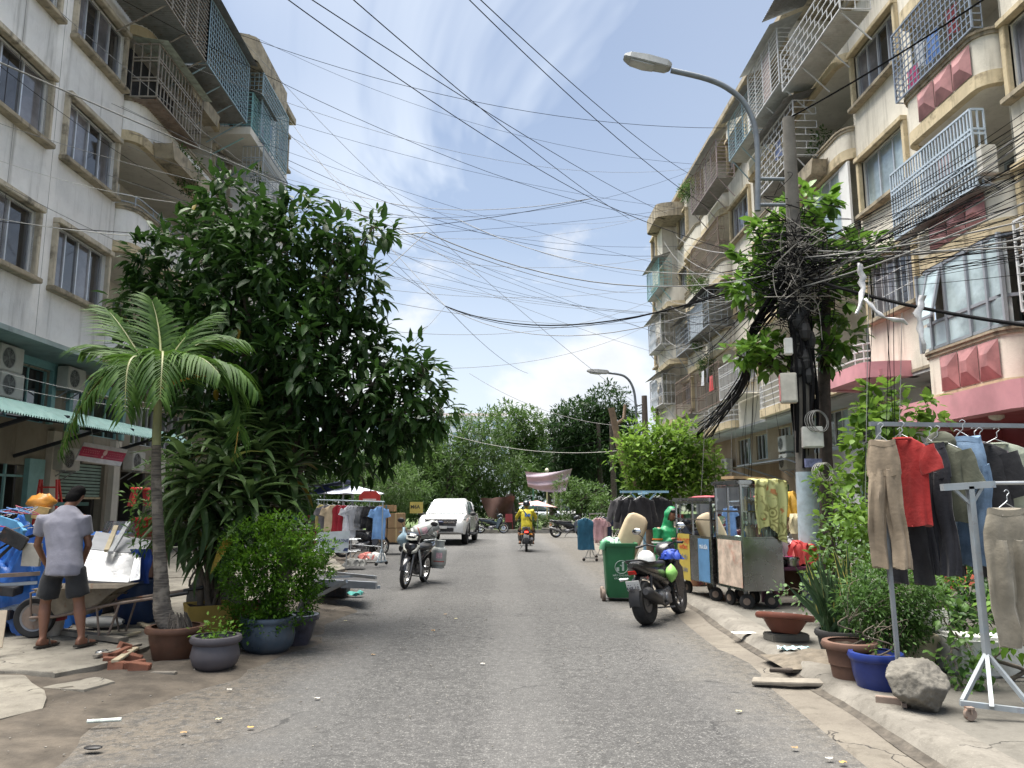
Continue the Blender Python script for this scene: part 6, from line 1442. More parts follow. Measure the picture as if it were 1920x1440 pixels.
cl = [('yellow sleeveless dress at the rail end', (.55, .47, .18), .30, .62, 0), ('grey short-sleeved shirt beside the yellow dress', (.15, .145, .16), .46, .82, .2), ('beige short-sleeved shirt beside the grey one', (.50, .40, .27), .44, .82, .2), ('dark red sleeveless dress beside the beige shirt', (.30, .012, .025), .34, .98, 0), ('second dark red dress in the row', (.32, .014, .03), .34, 1.0, .0), ('white tee-shirt with a dark sleeve', (.60, .61, .66), .34, .8, .18), ('silver-grey shiny top on a black hanger', (.40, .41, .45), .40, .6, .15), ('slate grey shorts', (.13, .135, .15), .30, .5, 'T'), ('black skirt beside the slate shorts', (.014, .014, .018), .34, .55, 'T'), ('black long skirt in the row', (.012, .012, .014), .34, .62, 'T'), ('light blue shirt at the far rail end', (.20, .38, .70), .34, .8, .2)]
for i, (lb, c, w_, h_, s_) in enumerate(cl):
	p_ = A.lerp(B, .05 + .9 * i / 10) + Vector((0, 0, 1.58 - .14)); mt = cloth('small_%d' % i, c)
	if s_ == 'T': trousers(lb + ' on the grey-blue rail', mt, p_, RA_ + rad(18), w_ * .9, h_, GR, 'skirt' if 'skirt' in lb else 'shorts', leg=.10, spread=.02)
	else: shirt(lb + ' on the grey-blue rail', mt, p_, RA_ + rad(12 + 8 * (i % 3)), w_, h_, s_, GR, 'dress' if 'dress' in lb else 'shirt', name='dress' if 'dress' in lb else 'shirt')
# steel stall frame with a print board
sf_ = thing('stall_table', 'low steel stall frame with a printed board under the clothes rail', 'table', (-4.0, 19.2, .1)); m = MB(); TX = [-.75, .35]
for x in TX:
	for y in (-.25, .25): m.tube([(x, y, 0), (x, y, .62)], .016, 6)
for y in (-.25, .25):
	for z in (.34, .62): m.tube([(-.9, y, z), (.6, y, z)], .014, 6)
m.build('frame', STEEL, sf_)
A, B, C, D = [Vector(v) for v in ((-.35, -.27, .80), (.42, -.27, .84), (.40, -.30, .32), (-.38, -.30, .32))]
MB().add([A, B, C, D], [(0, 1, 2, 3)]).build('board', M('pale_poster', (.46, .52, .56), .55, var=.12), sf_)
text('board_lettering', 'ROBUST WAYNE', .10, M('poster_navy', (.03, .05, .14), .6), sf_, (.02, -.300, .60), (rad(90), 0, rad(0)), bold=.002)
m = MB()
for x in (-.32, -.05, .27): m.add([(x, -.305, .36), (x + .10, -.305, .36), (x + .14, -.305, .43), (x + .04, -.305, .43)], [(0, 1, 2, 3)])
stuff(m.build('stripe', MATS['poster_navy'], sf_))
for i, (px, py, c, lb) in enumerate(((620, 1020, (.55, .5, .48), 'white sack lying on the stall frame'), (690, 1040, (.50, .18, .16), 'red and white sack lying under the stall'), (665, 1052, (.20, .20, .19), 'grey stone block under the stall'), (705, 1040, (.62, .62, .60), 'white crumpled sheet on the pavement under the clothes rail'))):
	q = P(px, py + 8, Z=.1); m = MB(); tarp(m, (q.x, q.y, .09), .26, .2, .17, i); single(m, 'sack' if i != 2 else 'stone_block', M('sack_%d' % i, c, .8, var=.3, scale=9), lb, 'sack' if i != 2 else 'stone', smooth=60)
# market stuff behind
CARD = M('cardboard', (.36, .24, .13), .85, var=.15, scale=3, dirt=.15)
TAPE = M('blue_strap', (.10, .22, .26), .5)
bx_ = thing('cargo_cart', 'low black cart carrying the cardboard cartons', 'cart', (-3.5, 25.0, .06)); m = MB(); m.box((0, 0, .28), (1.25, .7, .06)); m.build('deck', BLACKP, bx_)
for x in (-.5, .5):
	for y in (-.3, .3): MB().lathe([(0, -.03), (.13, -.03), (.13, .03), (0, .03)], 16, (x, y, .13), rotm(rad(90), 0, 0)).build('wheel', RUBBER, bx_, smooth=40)
for i, (x, z, w_, h_, lb) in enumerate(((-.30, .33, .55, .46, 'strapped brown carton in the bottom row of the cargo cart'), (.28, .33, .56, .44, 'dented brown carton beside the strapped one'), (-.28, .80, .52, .48, 'brown carton with a yellow label in the second row'), (.25, .78, .5, .46, 'wide brown carton in the second row of the cargo cart'), (-.05, 1.29, .5, .2, 'flat carton on the top of the cargo cart'))):
	t = thing('carton', lb, 'carton', (-3.5 + x, 25, z + .04), random.uniform(-.05, .05)); MB().box((0, 0, h_ / 2), (w_, .55, h_)).build('box', CARD, t, bevel=.01); MB().box((0, -.28, h_ / 2), (.05, .012, h_)).build('strap', TAPE if i % 2 == 0 else M('carton_tape', (.5, .38, .2), .4), t)
t = thing('yellow_placard', 'small yellow placard above the cartons', 'sign', (-2.65, 25.2, 1.25)); MB().box((0, 0, .2), (.42, .02, .36)).build('board', M('placard_yellow', (.55, .45, .12), .6), t); text('placard_lettering', 'M6A', .16, M('placard_ink', (.05, .05, .04), .6), t, (-.04, -.013, .22), (rad(90), 0, 0), bold=.004)
m = MB(); c = P(757, 1008, Y=15.22); m.grid(lambda u, v: (c.x + .13 * max(.12, math.sin(max(0, v - .25) * 3.9)) ** .8 * math.cos(u * 6.283) * (1 + .3 * vn(u * 14, v * 5)), c.y + .1 * math.sin(v * 3.0) * math.sin(u * 6.283), c.z + .2 - .38 * v), 18, 10, True); single(m, 'plastic_bag', M('blue_bag', (.30, .42, .50), .4, var=.2), 'pale blue carrier bag hanging from the handlebar of the gas-laden motorbike', 'bag', smooth=60)
motorbike('dark parked scooter half hidden behind the clothes rail posts', (-3.9, 22.6, .08), rad(40), M('dark_paint', (.02, .022, .03), .3, coat=.4), None, 'parked motorbikes', scooter=True)
motorbike('maroon motorbike parked behind the clothes rail', (-5.6, 22.8, .1), rad(20), M('maroon_paint', (.12, .012, .015), .3, coat=.4), None, 'parked motorbikes')
motorbike('black motorbike parked beside the maroon one', (-6.6, 22.0, .1), rad(25), M('black_paint', (.014, .014, .016), .28, coat=.5), None, 'parked motorbikes')
for i, (px, py, c, lb) in enumerate(((520, 985, (.05, .09, .05), 'dark green stall canopy behind the bush'), (660, 925, (.55, .58, .68), 'blue and white market umbrella behind the clothes rail'), (608, 925, (.20, .25, .60), 'small blue umbrella beside the blue and white one'))):
	q = P(px, py, Y=26 + i); t = thing('market_umbrella', lb, 'umbrella', (q.x, q.y, .1)); m = MB(); R_ = (1.2, 1.1, .6)[i]
	zt = q.z - .1
	m.grid(lambda u, v: (R_ * v * math.cos(u * 6.283), R_ * v * math.sin(u * 6.283), zt + .3 * (1 - v) - .03 * abs(math.sin(u * 25.1)) * v), 32, 5, True); m.build('canopy', M('umb_%d' % i, c, .8, var=.3, scale=3), t, smooth=40); MB().tube([(0, 0, 0), (0, 0, zt + .3)], .02, 6).build('pole', STEEL, t)
t = thing('stall_sign', 'small red roof-shaped sign behind the clothes rail', 'sign', (-3.9, 23.6, .1)); MB().prism([(-.32, 1.55), (.32, 1.55), (.32, 1.72), (.18, 1.86), (-.18, 1.86), (-.32, 1.72)], -.02, .02, lambda a, b, h: (a, h, b)).build('board', M('sign_red2', (.50, .05, .04), .5), t); MB().tube([(0, .03, 0), (0, .03, 1.6)], .02, 6).build('post', STEEL, t); MB().box((0, -.024, 1.60), (.4, .006, .05)).build('lettering', M('sign_white2', (.7, .6, .58), .5), t)
m = MB(); m.bb((-8.3, 26.5, .1), (-5.4, 29, 1.9)); st2 = thing('market_stall', 'cluttered market stall with a dark tarpaulin roof behind the clothes rail', 'stall', (-6.6, 27.5, .1))
MB().box((0, 0, .45), (2.6, 1.6, .9)).build('counter', M('stall_clutter', (.16, .12, .10), .9, var=.6, scale=5), st2); m = MB()
for x in (-1.3, 1.3):
	for y in (-.9, .9): m.beam((x, y, 0), (x, y, 2.2), .05)
m.build('frame', STEEL, st2); MB().grid(lambda u, v: (lerp(-1.5, 1.5, u), lerp(-1.1, 1.1, v), 2.25 - .15 * math.sin(u * 3.14) + .05 * vn(u * 8, v * 8)), 16, 12).build('roof', M('stall_tarp', (.07, .09, .16), .8, var=.4, scale=2), st2, smooth=60)
for i in range(14):
	m = MB(); m.box((0, 0, .09), (.22, .16, .18)); o = m.build('goods_box', M('goods_%d' % (i % 5), ((.45, .08, .06), (.5, .4, .12), (.15, .25, .4), (.4, .38, .33), (.12, .3, .14))[i % 5], .7)); o.location = (-7.7 + (i % 7) * .34, 26.9 + .4 * (i // 7), 1.002); tag(o, ('red', 'yellow', 'blue', 'grey', 'green')[i % 5] + ' goods box on the cluttered market stall', 'box', 'goods on the market stall')

# ================================================================ vehicles on the road
BLK = M('bike_black', (.016, .016, .019), .25, coat=.6, var=.2); SILV = M('bike_silver', (.42, .43, .45), .32, .3, var=.1, coat=.3)
gb = motorbike('black and silver motorbike loaded with gas cylinders standing on the road', (-1.655, 15.62, 0), math.atan2(14.95 - 16.30, -1.80 + 1.53), BLK, SILV, wire=True, lean=rad(-6))
MB().loft([[(.46, -.07, .70), (.46, .07, .70), (.43, .08, .80), (.43, -.08, .80)], [(.485, -.06, .70), (.485, .06, .70), (.455, .07, .79), (.455, -.07, .79)]]).build('red_sticker', M('pink_sticker', (.60, .25, .25), .5, var=.3, scale=30), gb)
GAS = M('gas_grey', (.36, .38, .37), .45, .15, var=.12, dirt=.3, dirtc=(.18, .17, .15))
def gascyl(label, loc, rot, group='gas cylinders on the motorbike'):
	t = thing('gas_cylinder', label, 'gas cylinder', loc, group=group, rot=rot)
	MB().lathe([(0, .03), (.10, .03), (.145, .06), (.152, .10), (.152, .34), (.14, .39), (.09, .425), (.0, .43)], 24).build('body', GAS, t, smooth=50)
	MB().lathe([(.12, 0), (.125, .05), (.115, .05), (.112, .0), (.12, 0)], 24).build('foot_ring', GAS, t, smooth=50)
	m = MB()
	m.grid(lambda u, v: (.105 * math.cos(lerp(.5, 5.6, u)), .105 * math.sin(lerp(.5, 5.6, u)), .39 + .15 * v), 20, 3); m.build('collar', GAS, t, smooth=50); m = MB(); m.torus((0, 0, .545), .105, .009, n=24, k=6); m.build('collar_ring', GAS, t, smooth=50)
	MB().tube([(0, 0, .42), (0, 0, .50)], [.022, .028], 10).build('valve', M('brass', (.5, .45, .3), .35, .8), t, smooth=50)
	m = MB(); m.grid(lambda u, v: (.1535 * math.sin(lerp(-.42, .42, u)), -.1535 * math.cos(lerp(-.42, .42, u)), lerp(.20, .31, v)), 8, 2); lb = m.build('label_plate', M('gas_label', (.60, .38, .42), .6, var=.4, scale=40), t)
	m = MB(); m.grid(lambda u, v: (.1533 * math.sin(lerp(-.8, .8, u)), -.1533 * math.cos(lerp(-.8, .8, u)), lerp(.13, .15, v)), 12, 2); m.build('red_stripe', M('gas_red', (.40, .08, .06), .6), t)
	return t
gx, gy = -1.655, 15.62
gascyl('grey gas cylinder hung upright on the motorbike side', (-1.22, 15.95, .30), (0, rad(4), .1))
gascyl('grey gas cylinder lying across the motorbike seat', (-1.72, 15.62, .98), (rad(0), rad(72), rad(10)))
gascyl('grey gas cylinder slung slantwise behind the motorbike seat', (-1.42, 16.15, .90), (rad(-25), rad(60), rad(60)))
m = MB(); m.tube([(-1.36, 15.95, .32), (-1.25, 16.1, .33), (-1.3, 16.2, .85), (-1.5, 16.1, .85)], .012, 6); m.tube([(-1.5, 15.8, .85), (-1.25, 15.85, .88), (-1.2, 15.9, .40)], .012, 6); single(m, 'carrier_frame', STEEL, 'thin steel carrier holding the upright gas cylinder', 'carrier')

def pickup(loc, rz):
	t = thing('pickup_truck', 'white double cab pickup parked nose-on with a dark grille', 'pickup', loc, rz)
	W = M('pickup_white', (.72, .73, .73), .22, 0, var=.03, coat=.8, scale=1.5); TR = M('trim_dark', (.03, .03, .033), .5, var=.2); WG = wglass('car_glass', (.16, .22, .26), .03); CH = M('car_chrome', (.45, .45, .45), .25, .9)
	def S(x, hw, z0, z1, top, n=16):   # body ring: tumblehome towards the top
		zs = [z0, z0, lerp(z0, z1, .35), lerp(z0, z1, .75), z1, z1]; ws = [hw * .8, hw * .96, hw, hw * .985, hw * top, hw * top * .6]
		r = [(x, -w, z) for w, z in zip(ws, zs)]; return r + [(x, w, z) for w, z in reversed(list(zip(ws, zs)))]
	body = [(2.66, .70, .50, .78, .9), (2.60, .86, .46, .92, .92), (2.45, .92, .42, 1.03, .90), (2.1, .93, .40, 1.11, .90), (1.35, .93, .38, 1.17, .90), (1.0, .93, .36, 1.10, .95), (-.9, .93, .36, 1.10, .97), (-2.3, .925, .40, 1.12, .97), (-2.62, .90, .48, 1.12, .95), (-2.68, .85, .52, 1.05, .95)]
	MB().loft([S(*b) for b in body]).build('body', W, t, smooth=38)
	def G(x, hb, ht, z0, z1): return [(x, -hb, z0), (x, -lerp(hb, ht, .9), lerp(z0, z1, .86)), (x, -ht * .86, z1), (x, ht * .86, z1), (x, lerp(hb, ht, .9), lerp(z0, z1, .86)), (x, hb, z0)]
	cab = [[(1.32, -.84, 1.10), (1.30, -.82, 1.12), (1.28, -.7, 1.13), (1.28, .7, 1.13), (1.30, .82, 1.12), (1.32, .84, 1.10)], G(.72, .86, .66, 1.08, 1.58), G(.40, .87, .66, 1.08, 1.75), G(-.3, .88, .66, 1.08, 1.79), G(-.95, .88, .65, 1.08, 1.73), [(-1.18, -.86, 1.08), (-1.16, -.80, 1.3), (-1.10, -.6, 1.55), (-1.10, .6, 1.55), (-1.16, .80, 1.3), (-1.18, .86, 1.08)]]
	MB().loft(cab).build('cab', W, t, smooth=35)
	ws = MB(); ws.grid(lambda u, v: (lerp(1.275, .50, v) + .085 - .04 * (2 * u - 1) ** 2, lerp(-1, 1, u) * lerp(.80, .60, v), lerp(1.145, 1.69, v) + .05), 10, 6); ws.build('windscreen', WG, t, smooth=60)
	for s_ in (-1, 1):
		m = MB(); m.add([(1.05, s_ * .868, 1.14), (.52, s_ * .73, 1.62), (.13, s_ * .72, 1.66), (.13, s_ * .876, 1.14)], [(0, 1, 2, 3)]); m.xf(Matrix.Translation((0, s_ * .012, 0))); m.build('side_window', WG, t)
		m = MB(); m.add([(.03, s_ * .876, 1.14), (.03, s_ * .72, 1.66), (-.72, s_ * .72, 1.64), (-.95, s_ * .872, 1.14)], [(0, 1, 2, 3)]); m.xf(Matrix.Translation((0, s_ * .014, 0))); m.build('side_window', WG, t)
		for x0, x1 in ((1.0, .08), (.06, -.95)):
			m = MB(); m.box(((x0 + x1) / 2, s_ * .932, .78), (abs(x0 - x1) - .015, .012, .56)); d = m.build('door', W, t, bevel=.005); MB().box((x1 + .17, s_ * .945, .96), (.2, .03, .03)).build('handle', CH, d, bevel=.008)
		m = MB(); m.ell((1.0, s_ * 1.04, 1.17), (.08, .13, .085)); m.build('mirror', TR, t, smooth=60)
		for x in (1.72, -1.58):
			wheel(t, x, .38, .38, .24, .105, 'cast', disc=False, y=s_ * .82)
			m = MB(); m.grid(lambda u, v: (x + (.45 + .03 * v) * math.cos(lerp(-.25, math.pi + .25, u)), s_ * (.86 + .11 * v), .40 + (.43 + .03 * v) * math.sin(lerp(-.25, math.pi + .25, u))), 18, 3); m.build('wheel_arch', TR, t, smooth=60)
		m = MB(); m.loft([[(2.49, s_ * .60, .86), (2.40, s_ * .90, .90), (2.36, s_ * .90, 1.01), (2.49, s_ * .60, 1.00)], [(2.56, s_ * .58, .865), (2.43, s_ * .915, .905), (2.39, s_ * .915, 1.005), (2.53, s_ * .58, .995)]]); hl = m.build('headlight', M('truck_lens', (.12, .12, .125), .12, .3), t, smooth=30); MB().ell((2.50, s_ * .70, .93), (.05, .07, .045)).build('lamp_bowl', CH, hl, smooth=60)
		MB().box((2.60, s_ * .66, .56), (.06, .24, .09)).build('fog_lamp', TR, t, bevel=.02)
		MB().box((.05, s_ * .98, .36), (1.8, .16, .05)).build('side_step', TR, t, bevel=.015)
	g = MB(); g.loft([[(2.56, -.60, .72), (2.56, .60, .72), (2.50, .64, 1.0), (2.50, -.64, 1.0)], [(2.68, -.58, .74), (2.68, .58, .74), (2.60, .62, .99), (2.60, -.62, .99)]]); gr = g.build('grille', TR, t, bevel=.01); MB().box((2.655, 0, .875), (.03, 1.05, .07)).build('grille_bar', CH, gr, bevel=.01); MB().ell((2.685, 0, .875), (.02, .12, .05)).build('badge', M('badge_dark', (.08, .09, .14), .3, .5), gr, smooth=60)
	MB().box((2.64, 0, .60), (.08, 1.0, .16)).build('bumper_intake', TR, t, bevel=.02); MB().box((2.70, 0, .69), (.02, .48, .10)).build('number_plate', PLATE, t)
	MB().box((-1.9, 0, 1.12), (1.4, 1.5, .05)).build('bed_cover', TR, t); rb = MB(); rb.tube(smoothpath([(-1.3, -.78, 1.1), (-1.25, -.7, 1.6), (-1.2, 0, 1.66), (-1.25, .7, 1.6), (-1.3, .78, 1.1)], 4), .035, 8); rb.build('roll_bar', W, t, smooth=60)
	return t
pickup((-1.98, 32.3, 0), rad(-90 - 4.5))
motorbike('red-tailed motorbike ridden by the person in yellow', (.95, 26.7, 0), rad(88), M('grey_bike', (.05, .05, .055), .3, coat=.4), None, lean=0, lit=True, plate=None)
motorbike('dark blue scooter parked side-on in front of the brown tarpaulin', (-.35, 41.6, 0), rad(-4), M('navy_paint', (.02, .035, .05), .3, coat=.4), None, 'parked motorbikes', scooter=True)
motorbike('dark scooter parked beside the small chrome rail', (3.3, 36.6, 0), rad(8), M('slate_paint', (.03, .035, .045), .3, coat=.4), None, 'parked motorbikes', scooter=True)
# ---------------------------------------------------------------- park edge: tarpaulins, umbrella, hanging cloth
def pl(px, py, Y): return P(px, py, Y=Y)
m = MB(); A, B, C, D = pl(900, 935, 43.4), pl(966, 930, 43.4), pl(958, 966, 43.6), pl(916, 970, 43.6)
m.grid(lambda u, v: A.lerp(B, u).lerp(D.lerp(C, u), v) + Vector((0, .18 * math.sin(u * 7 + v * 3), -.12 * math.sin(3.14 * u) * v + .05 * vn(u * 9, v * 5))), 20, 12)
tp = thing('tarpaulin', 'brown tarpaulin slung low between the park trees', 'tarpaulin', (A + B) / 2); m.build('sheet', M('brown_tarp', (.11, .06, .05), .85, var=.2, scale=2), tp, w=True, smooth=60)
m = MB(); m.tube([A, A + Vector((-.3, .3, .7))], .006, 5); m.tube([B, B + Vector((.4, .3, .5))], .006, 5); m.build('rope', BLACKP, tp, w=True)
q = pl(1008, 948, 43.0); um = thing('market_umbrella', 'faded pink square umbrella at the park edge', 'umbrella', (q.x, 43.0, .15)); zt = q.z - .15
MB().grid(lambda u, v: ((.35 + .75 * v) * 0 + 1.05 * v * math.copysign(min(1, abs(math.cos(u * 6.283)) * 1.3), math.cos(u * 6.283)), 1.05 * v * math.copysign(min(1, abs(math.sin(u * 6.283)) * 1.3), math.sin(u * 6.283)), zt + .28 * (1 - v) - .12 * v * math.cos(u * 6.283)), 32, 6, True).build('canopy', M('faded_pink', (.50, .29, .27), .8, var=.12), um, smooth=30); MB().tube([(0, 0, 0), (0, 0, zt + .28)], .022, 6).build('pole', STEEL, um)
A, B, C, D = pl(985, 884, 44.8), pl(1073, 878, 44.8), pl(1060, 922, 45.0), pl(990, 912, 45.0)
m = MB(); m.grid(lambda u, v: A.lerp(B, u).lerp(D.lerp(C, u), v) + Vector((0, .07 * math.sin(v * 13 + u * 5) + .08 * math.sin(u * 9), -.16 * math.sin(3.14 * u))), 30, 40)
tag(m.build('hanging_cloth', M('pale_pink_cloth', (.50, .42, .48), .8, var=.12, scale=1.5), smooth=60), 'big pale pink cloth slung between the dark park trees', 'cloth')
for i, (px, lb) in enumerate(((1000, 'green park post under the hanging cloth'), (1026, 'pale park lamp post with a round lamp'), (1040, 'slim grey park post beside the lamp post'), (1052, 'whitish park post beside the small street tree'))):
	q = P(px, 990, Y=47); t = thing('park_post', lb, 'post', (q.x, 47, .15)); h_ = 3.0 if i != 1 else 3.3
	MB().tube([(0, 0, 0), (0, 0, h_)], .05, 8).build('shaft', M('post_%d' % i, ((.12, .30, .22), (.45, .42, .25), (.4, .42, .42), (.5, .5, .48))[i], .6), t); MB().ell((0, 0, h_ + .1), (.12, .12, .14)).build('lamp_head', M('lamp_globe', (.6, .58, .45), .3), t, smooth=60)
for i, (px, Y, c, lb) in enumerate(((1005, 62, (.55, .60, .66), 'silver-blue car parked beyond the park'), (1045, 66, (.6, .6, .6), 'white van parked beyond the park path'))):
	q = P(px, 950, Y=Y); t = thing('parked_car', lb, 'car', (q.x, Y, .1)); pm = M('car_paint_%d' % i, c, .25, coat=.6)
	MB().loft([sect(-2.1, .7, .35, .8), sect(-1.9, .85, .25, .95), sect(1.8, .85, .25, .9), sect(2.1, .7, .3, .7)]).build('body', pm, t, smooth=50); MB().loft([sect(-1.6, .72, .85, .95), sect(-1.0, .72, .85, 1.5 + .3 * i), sect(.4, .72, .85, 1.5 + .3 * i), sect(1.1, .72, .85, .95)]).build('cabin', wglass('far_glass', (.1, .13, .16)), t, smooth=50)
	for x in (-1.3, 1.3): MB().lathe([(0, -.1), (.3, -.1), (.3, .1), (0, .1)], 16, (x, -.8, .3), rotm(rad(90), 0, 0)).build('wheel', RUBBER, t)
q = P(944, 985, Y=43.3)
ch = thing('plastic_chair', 'dark red plastic chair beside the dark blue scooter', 'chair', (q.x + .3, 43.0, .15)); MC = M('chair_red', (.16, .02, .025), .5)
MB().box((0, 0, .42), (.42, .42, .04)).build('seat', MC, ch); MB().box((0, .2, .65), (.40, .04, .4), rotm(-.15, 0, 0)).build('backrest', MC, ch)
for a_ in (-.18, .18):
	for b2 in (-.18, .18): MB().beam((a_ * 1.15, b2 * 1.15, 0), (a_, b2, .42), .04).build('leg', MC, ch)
t = thing('park_stump', 'thick tree trunk standing behind the rider', 'tree trunk', (pl(955, 960, 44).x, 44, .1)); MB().tube([(0, 0, 0), (.05, 0, 1.0), (0, 0, 2.0)], [.34, .28, .2], 12).build('trunk', BARKD, t, smooth=60)
for i in range(9):
	q = P(880 + 22 * i, 985, Y=46); t = thing('park_shrub', 'low clipped shrub along the park edge', 'shrub', (q.x, 46, .1), group='low shrubs along the park edge'); leaf_tree(t, crown([(q.x, 46, .42, .45)], 60, 4, .12, .07), LP3)

# ================================================================ right pavement
# --- small chrome rail with hanging tops
rk2, A, B = rack('small chrome rail on castors with a teal top and navy shirts', (2.55, 21.8, .0), (3.05, 23.0, .0), 1.30, mat=CHROME, deep=.2)
for i, (u, lb, c, w_, h_) in enumerate(((.0, 'teal sleeveless top on the small chrome rail', (.012, .085, .15), .46, .85), (.35, 'pale pink top behind the teal one', (.5, .3, .32), .36, .6), (.6, 'white and red striped top on the small chrome rail', (.5, .35, .35), .40, .7), (.9, 'navy tee-shirt on the small chrome rail', (.02, .03, .07), .5, .62))):
	p_ = A.lerp(B, u) + Vector((-.12 if i == 0 else .1, 0, 1.16)); shirt(lb, cloth('chrome_%d' % i, c), p_, rad(-8 + 10 * i), w_, h_, 0 if i == 0 else .18, 'tops on the small chrome rail', 'top', name='top')
# --- pale blue T-shaped stand with black shirts
ts = thing('clothes_stand', 'pale blue T-shaped clothes stand with black shirts', 'clothes rail', (3.42, 18.3, .12)); BPN = M('pale_blue_paint', (.24, .42, .55), .5, var=.15, rust=.2)
MB().beam((0, 0, .05), (0, 0, 1.72), .06).build('post', BPN, ts); MB().beam((-.55, 0, 1.74), (.6, 0, 1.74), .05).build('top_bar', BPN, ts)
m = MB(); m.beam((0, 0, 1.4), (-.3, 0, 1.72), .03); m.beam((0, 0, 1.4), (.3, 0, 1.72), .03); m.build('brace', BPN, ts); MB().beam((0, -.55, 1.70), (0, .6, 1.70), .04).build('cross_bar', BPN, ts); MB().box((0, 0, .03), (.6, .6, .06)).build('foot', BPN, ts)
for i, (x, y, lb, c) in enumerate(((-.5, -.1, 'grey and black raglan shirt on the T-shaped stand', (.10, .095, .10)), (-.36, -.32, 'black tracksuit jacket with a white stripe on the T-shaped stand', (.012, .012, .016)), (-.12, -.45, 'black long-sleeved shirt on the T-shaped stand', (.013, .013, .017)), (.32, .1, 'black crew-neck shirt behind the post of the T-shaped stand', (.012, .012, .014)), (.45, .3, 'black polo at the far arm of the T-shaped stand', (.013, .013, .015)))):
	shirt(lb, cloth('blk_%d' % i, c), (3.42 + x, 18.3 + y, .12 + 1.60), rad(12 * (i % 3) - 8), .50, .72, .5, 'black shirts on the T-shaped stand', sleeve_drop=.97)
# --- green wheelie bin, foam cushion, rubbish
bn = thing('wheelie_bin', 'tall green plastic wheelie bin without its lid', 'bin', (2.02, 13.2, .0), rad(-4)); GB = M('bin_green', (.032, .17, .07), .5, var=.15, scale=3, dirt=.25, dirtc=(.10, .12, .09))
def rr(w, d, z, r=.06, n=5):
	out = []
	for (cx, cyy, a0) in ((w - r, d - r, 0), (-w + r, d - r, 90), (-w + r, -d + r, 180), (w - r, -d + r, 270)):
		for i in range(n): a = rad(a0 + 90 * i / (n - 1)); out.append((cx + r * math.cos(a), cyy + r * math.sin(a), z))
	return out
MB().loft([rr(.20, .24, .06), rr(.215, .26, .10), rr(.25, .33, .80), rr(.265, .345, .90), rr(.265, .345, .93), rr(.24, .32, .93), rr(.235, .31, .75)], True, True).build('body', GB, bn, smooth=35)
MB().loft([rr(.285, .365, .885), rr(.295, .375, .90), rr(.295, .375, .945), rr(.25, .33, .945)], True, False).build('rim', GB, bn, smooth=35)
for s_ in (-1, 1): MB().lathe([(0, -.03), (.09, -.03), (.1, -.015), (.1, .015), (.09, .03), (0, .03)], 20, (-.27, s_ * .2 + .02, .10), rotm(0, rad(90), 0)).build('wheel', RUSTM, bn, smooth=50)
em = MB(); WPR = M('bin_print', (.45, .55, .48), .6)
em.torus((0.02, -.312, .56), .105, .006, rotm(rad(95.7), 0, 0), 28, 5); em.build('emblem_ring', WPR, bn)
m = MB(); Rb = rotm(rad(5.7), 0, 0); m.box((.045, -.312, .555), (.035, .006, .11), Rb); m.ell((.045, -.321, .63), (.02, .004, .02)); m.box((.02, -.316, .58), (.05, .006, .014), rotm(rad(5.7), .5, 0)); m.box((-.04, -.309, .525), (.045, .006, .06), Rb); stuff(m.build('emblem_figure', WPR, bn))
for i, s_ in enumerate(('HÃY CHO RÁC', 'VÀO THÙNG')): text('bin_lettering', s_, .042, WPR, bn, (0.02, -.297 + .005 * i, .425 - .05 * i), (rad(95.7), 0, 0), .002, .0008)
fo = thing('foam_cushion', 'tall rounded beige foam cushion sticking out of the green bin', 'cushion', (2.14, 13.25, .80)); fo.rotation_euler = (rad(-4), rad(24), 0)
MB().loft([rr(.20, .07, -.1, .065), rr(.205, .075, .3, .07), rr(.20, .075, .50, .07), rr(.175, .065, .60, .06), rr(.11, .05, .65, .045), rr(.05, .03, .662, .025)], True, True).build('pad', M('beige_foam', (.45, .36, .24), .85, var=.12, dirt=.2), fo, smooth=60)
m = MB(); tarp(m, (1.9, 13.15, .86), .17, .2, .16, 4, 14, 14); single(m, 'rubbish_bag', M('pale_green_bag', (.34, .50, .40), .4, var=.3, bump=.5, bscale=20), 'crumpled pale green rubbish bag in the bin', 'bag', smooth=60)
m = MB(); m.tube(smoothpath([(1.83, 12.95, .95), (1.74, 12.89, .96), (1.70, 12.88, .84)], 4), [.03] * 4 + [.05] * 5, 8); single(m, 'green_strip', M('green_scrap', (.12, .34, .19), .5), 'green plastic scrap hanging over the bin edge', 'scrap', smooth=60)
# --- dark motorbike at the kerb
DG = M('graphite', (.035, .035, .036), .3, .3, coat=.3, var=.2); hdg = rad(90 - 33)
mb_ = motorbike('dark graphite motorbike parked on the road beside the green bin', (1.98 + .62 * math.cos(hdg), 10.52 + .62 * math.sin(hdg), .0), hdg, DG, None, wire=False, fat=1.45, lean=rad(-8), plate=('59-T4', '448.10'), r=.29, seat=.80, tail=True)
q = Vector((1.98, 10.52, 0)); f_ = Vector((math.cos(hdg), math.sin(hdg), 0)); sd_ = Vector((-f_.y, f_.x, 0))
he = thing('helmet', 'white open-face helmet lying on the graphite motorbike seat', 'helmet', q + f_ * .16 + Vector((-.06, 0, .80))); MB().lathe([(.0, .165), (.05, .158), (.095, .125), (.118, .07), (.122, .0), (.112, .0), (.10, .06), (.0, .13)], 22).build('shell', M('helmet_white', (.72, .72, .70), .25, coat=.5), he, smooth=60); MB().lathe([(.119, .0), (.126, .0), (.126, .022), (.119, .022)], 22).build('edge_trim', BLACKP, he)
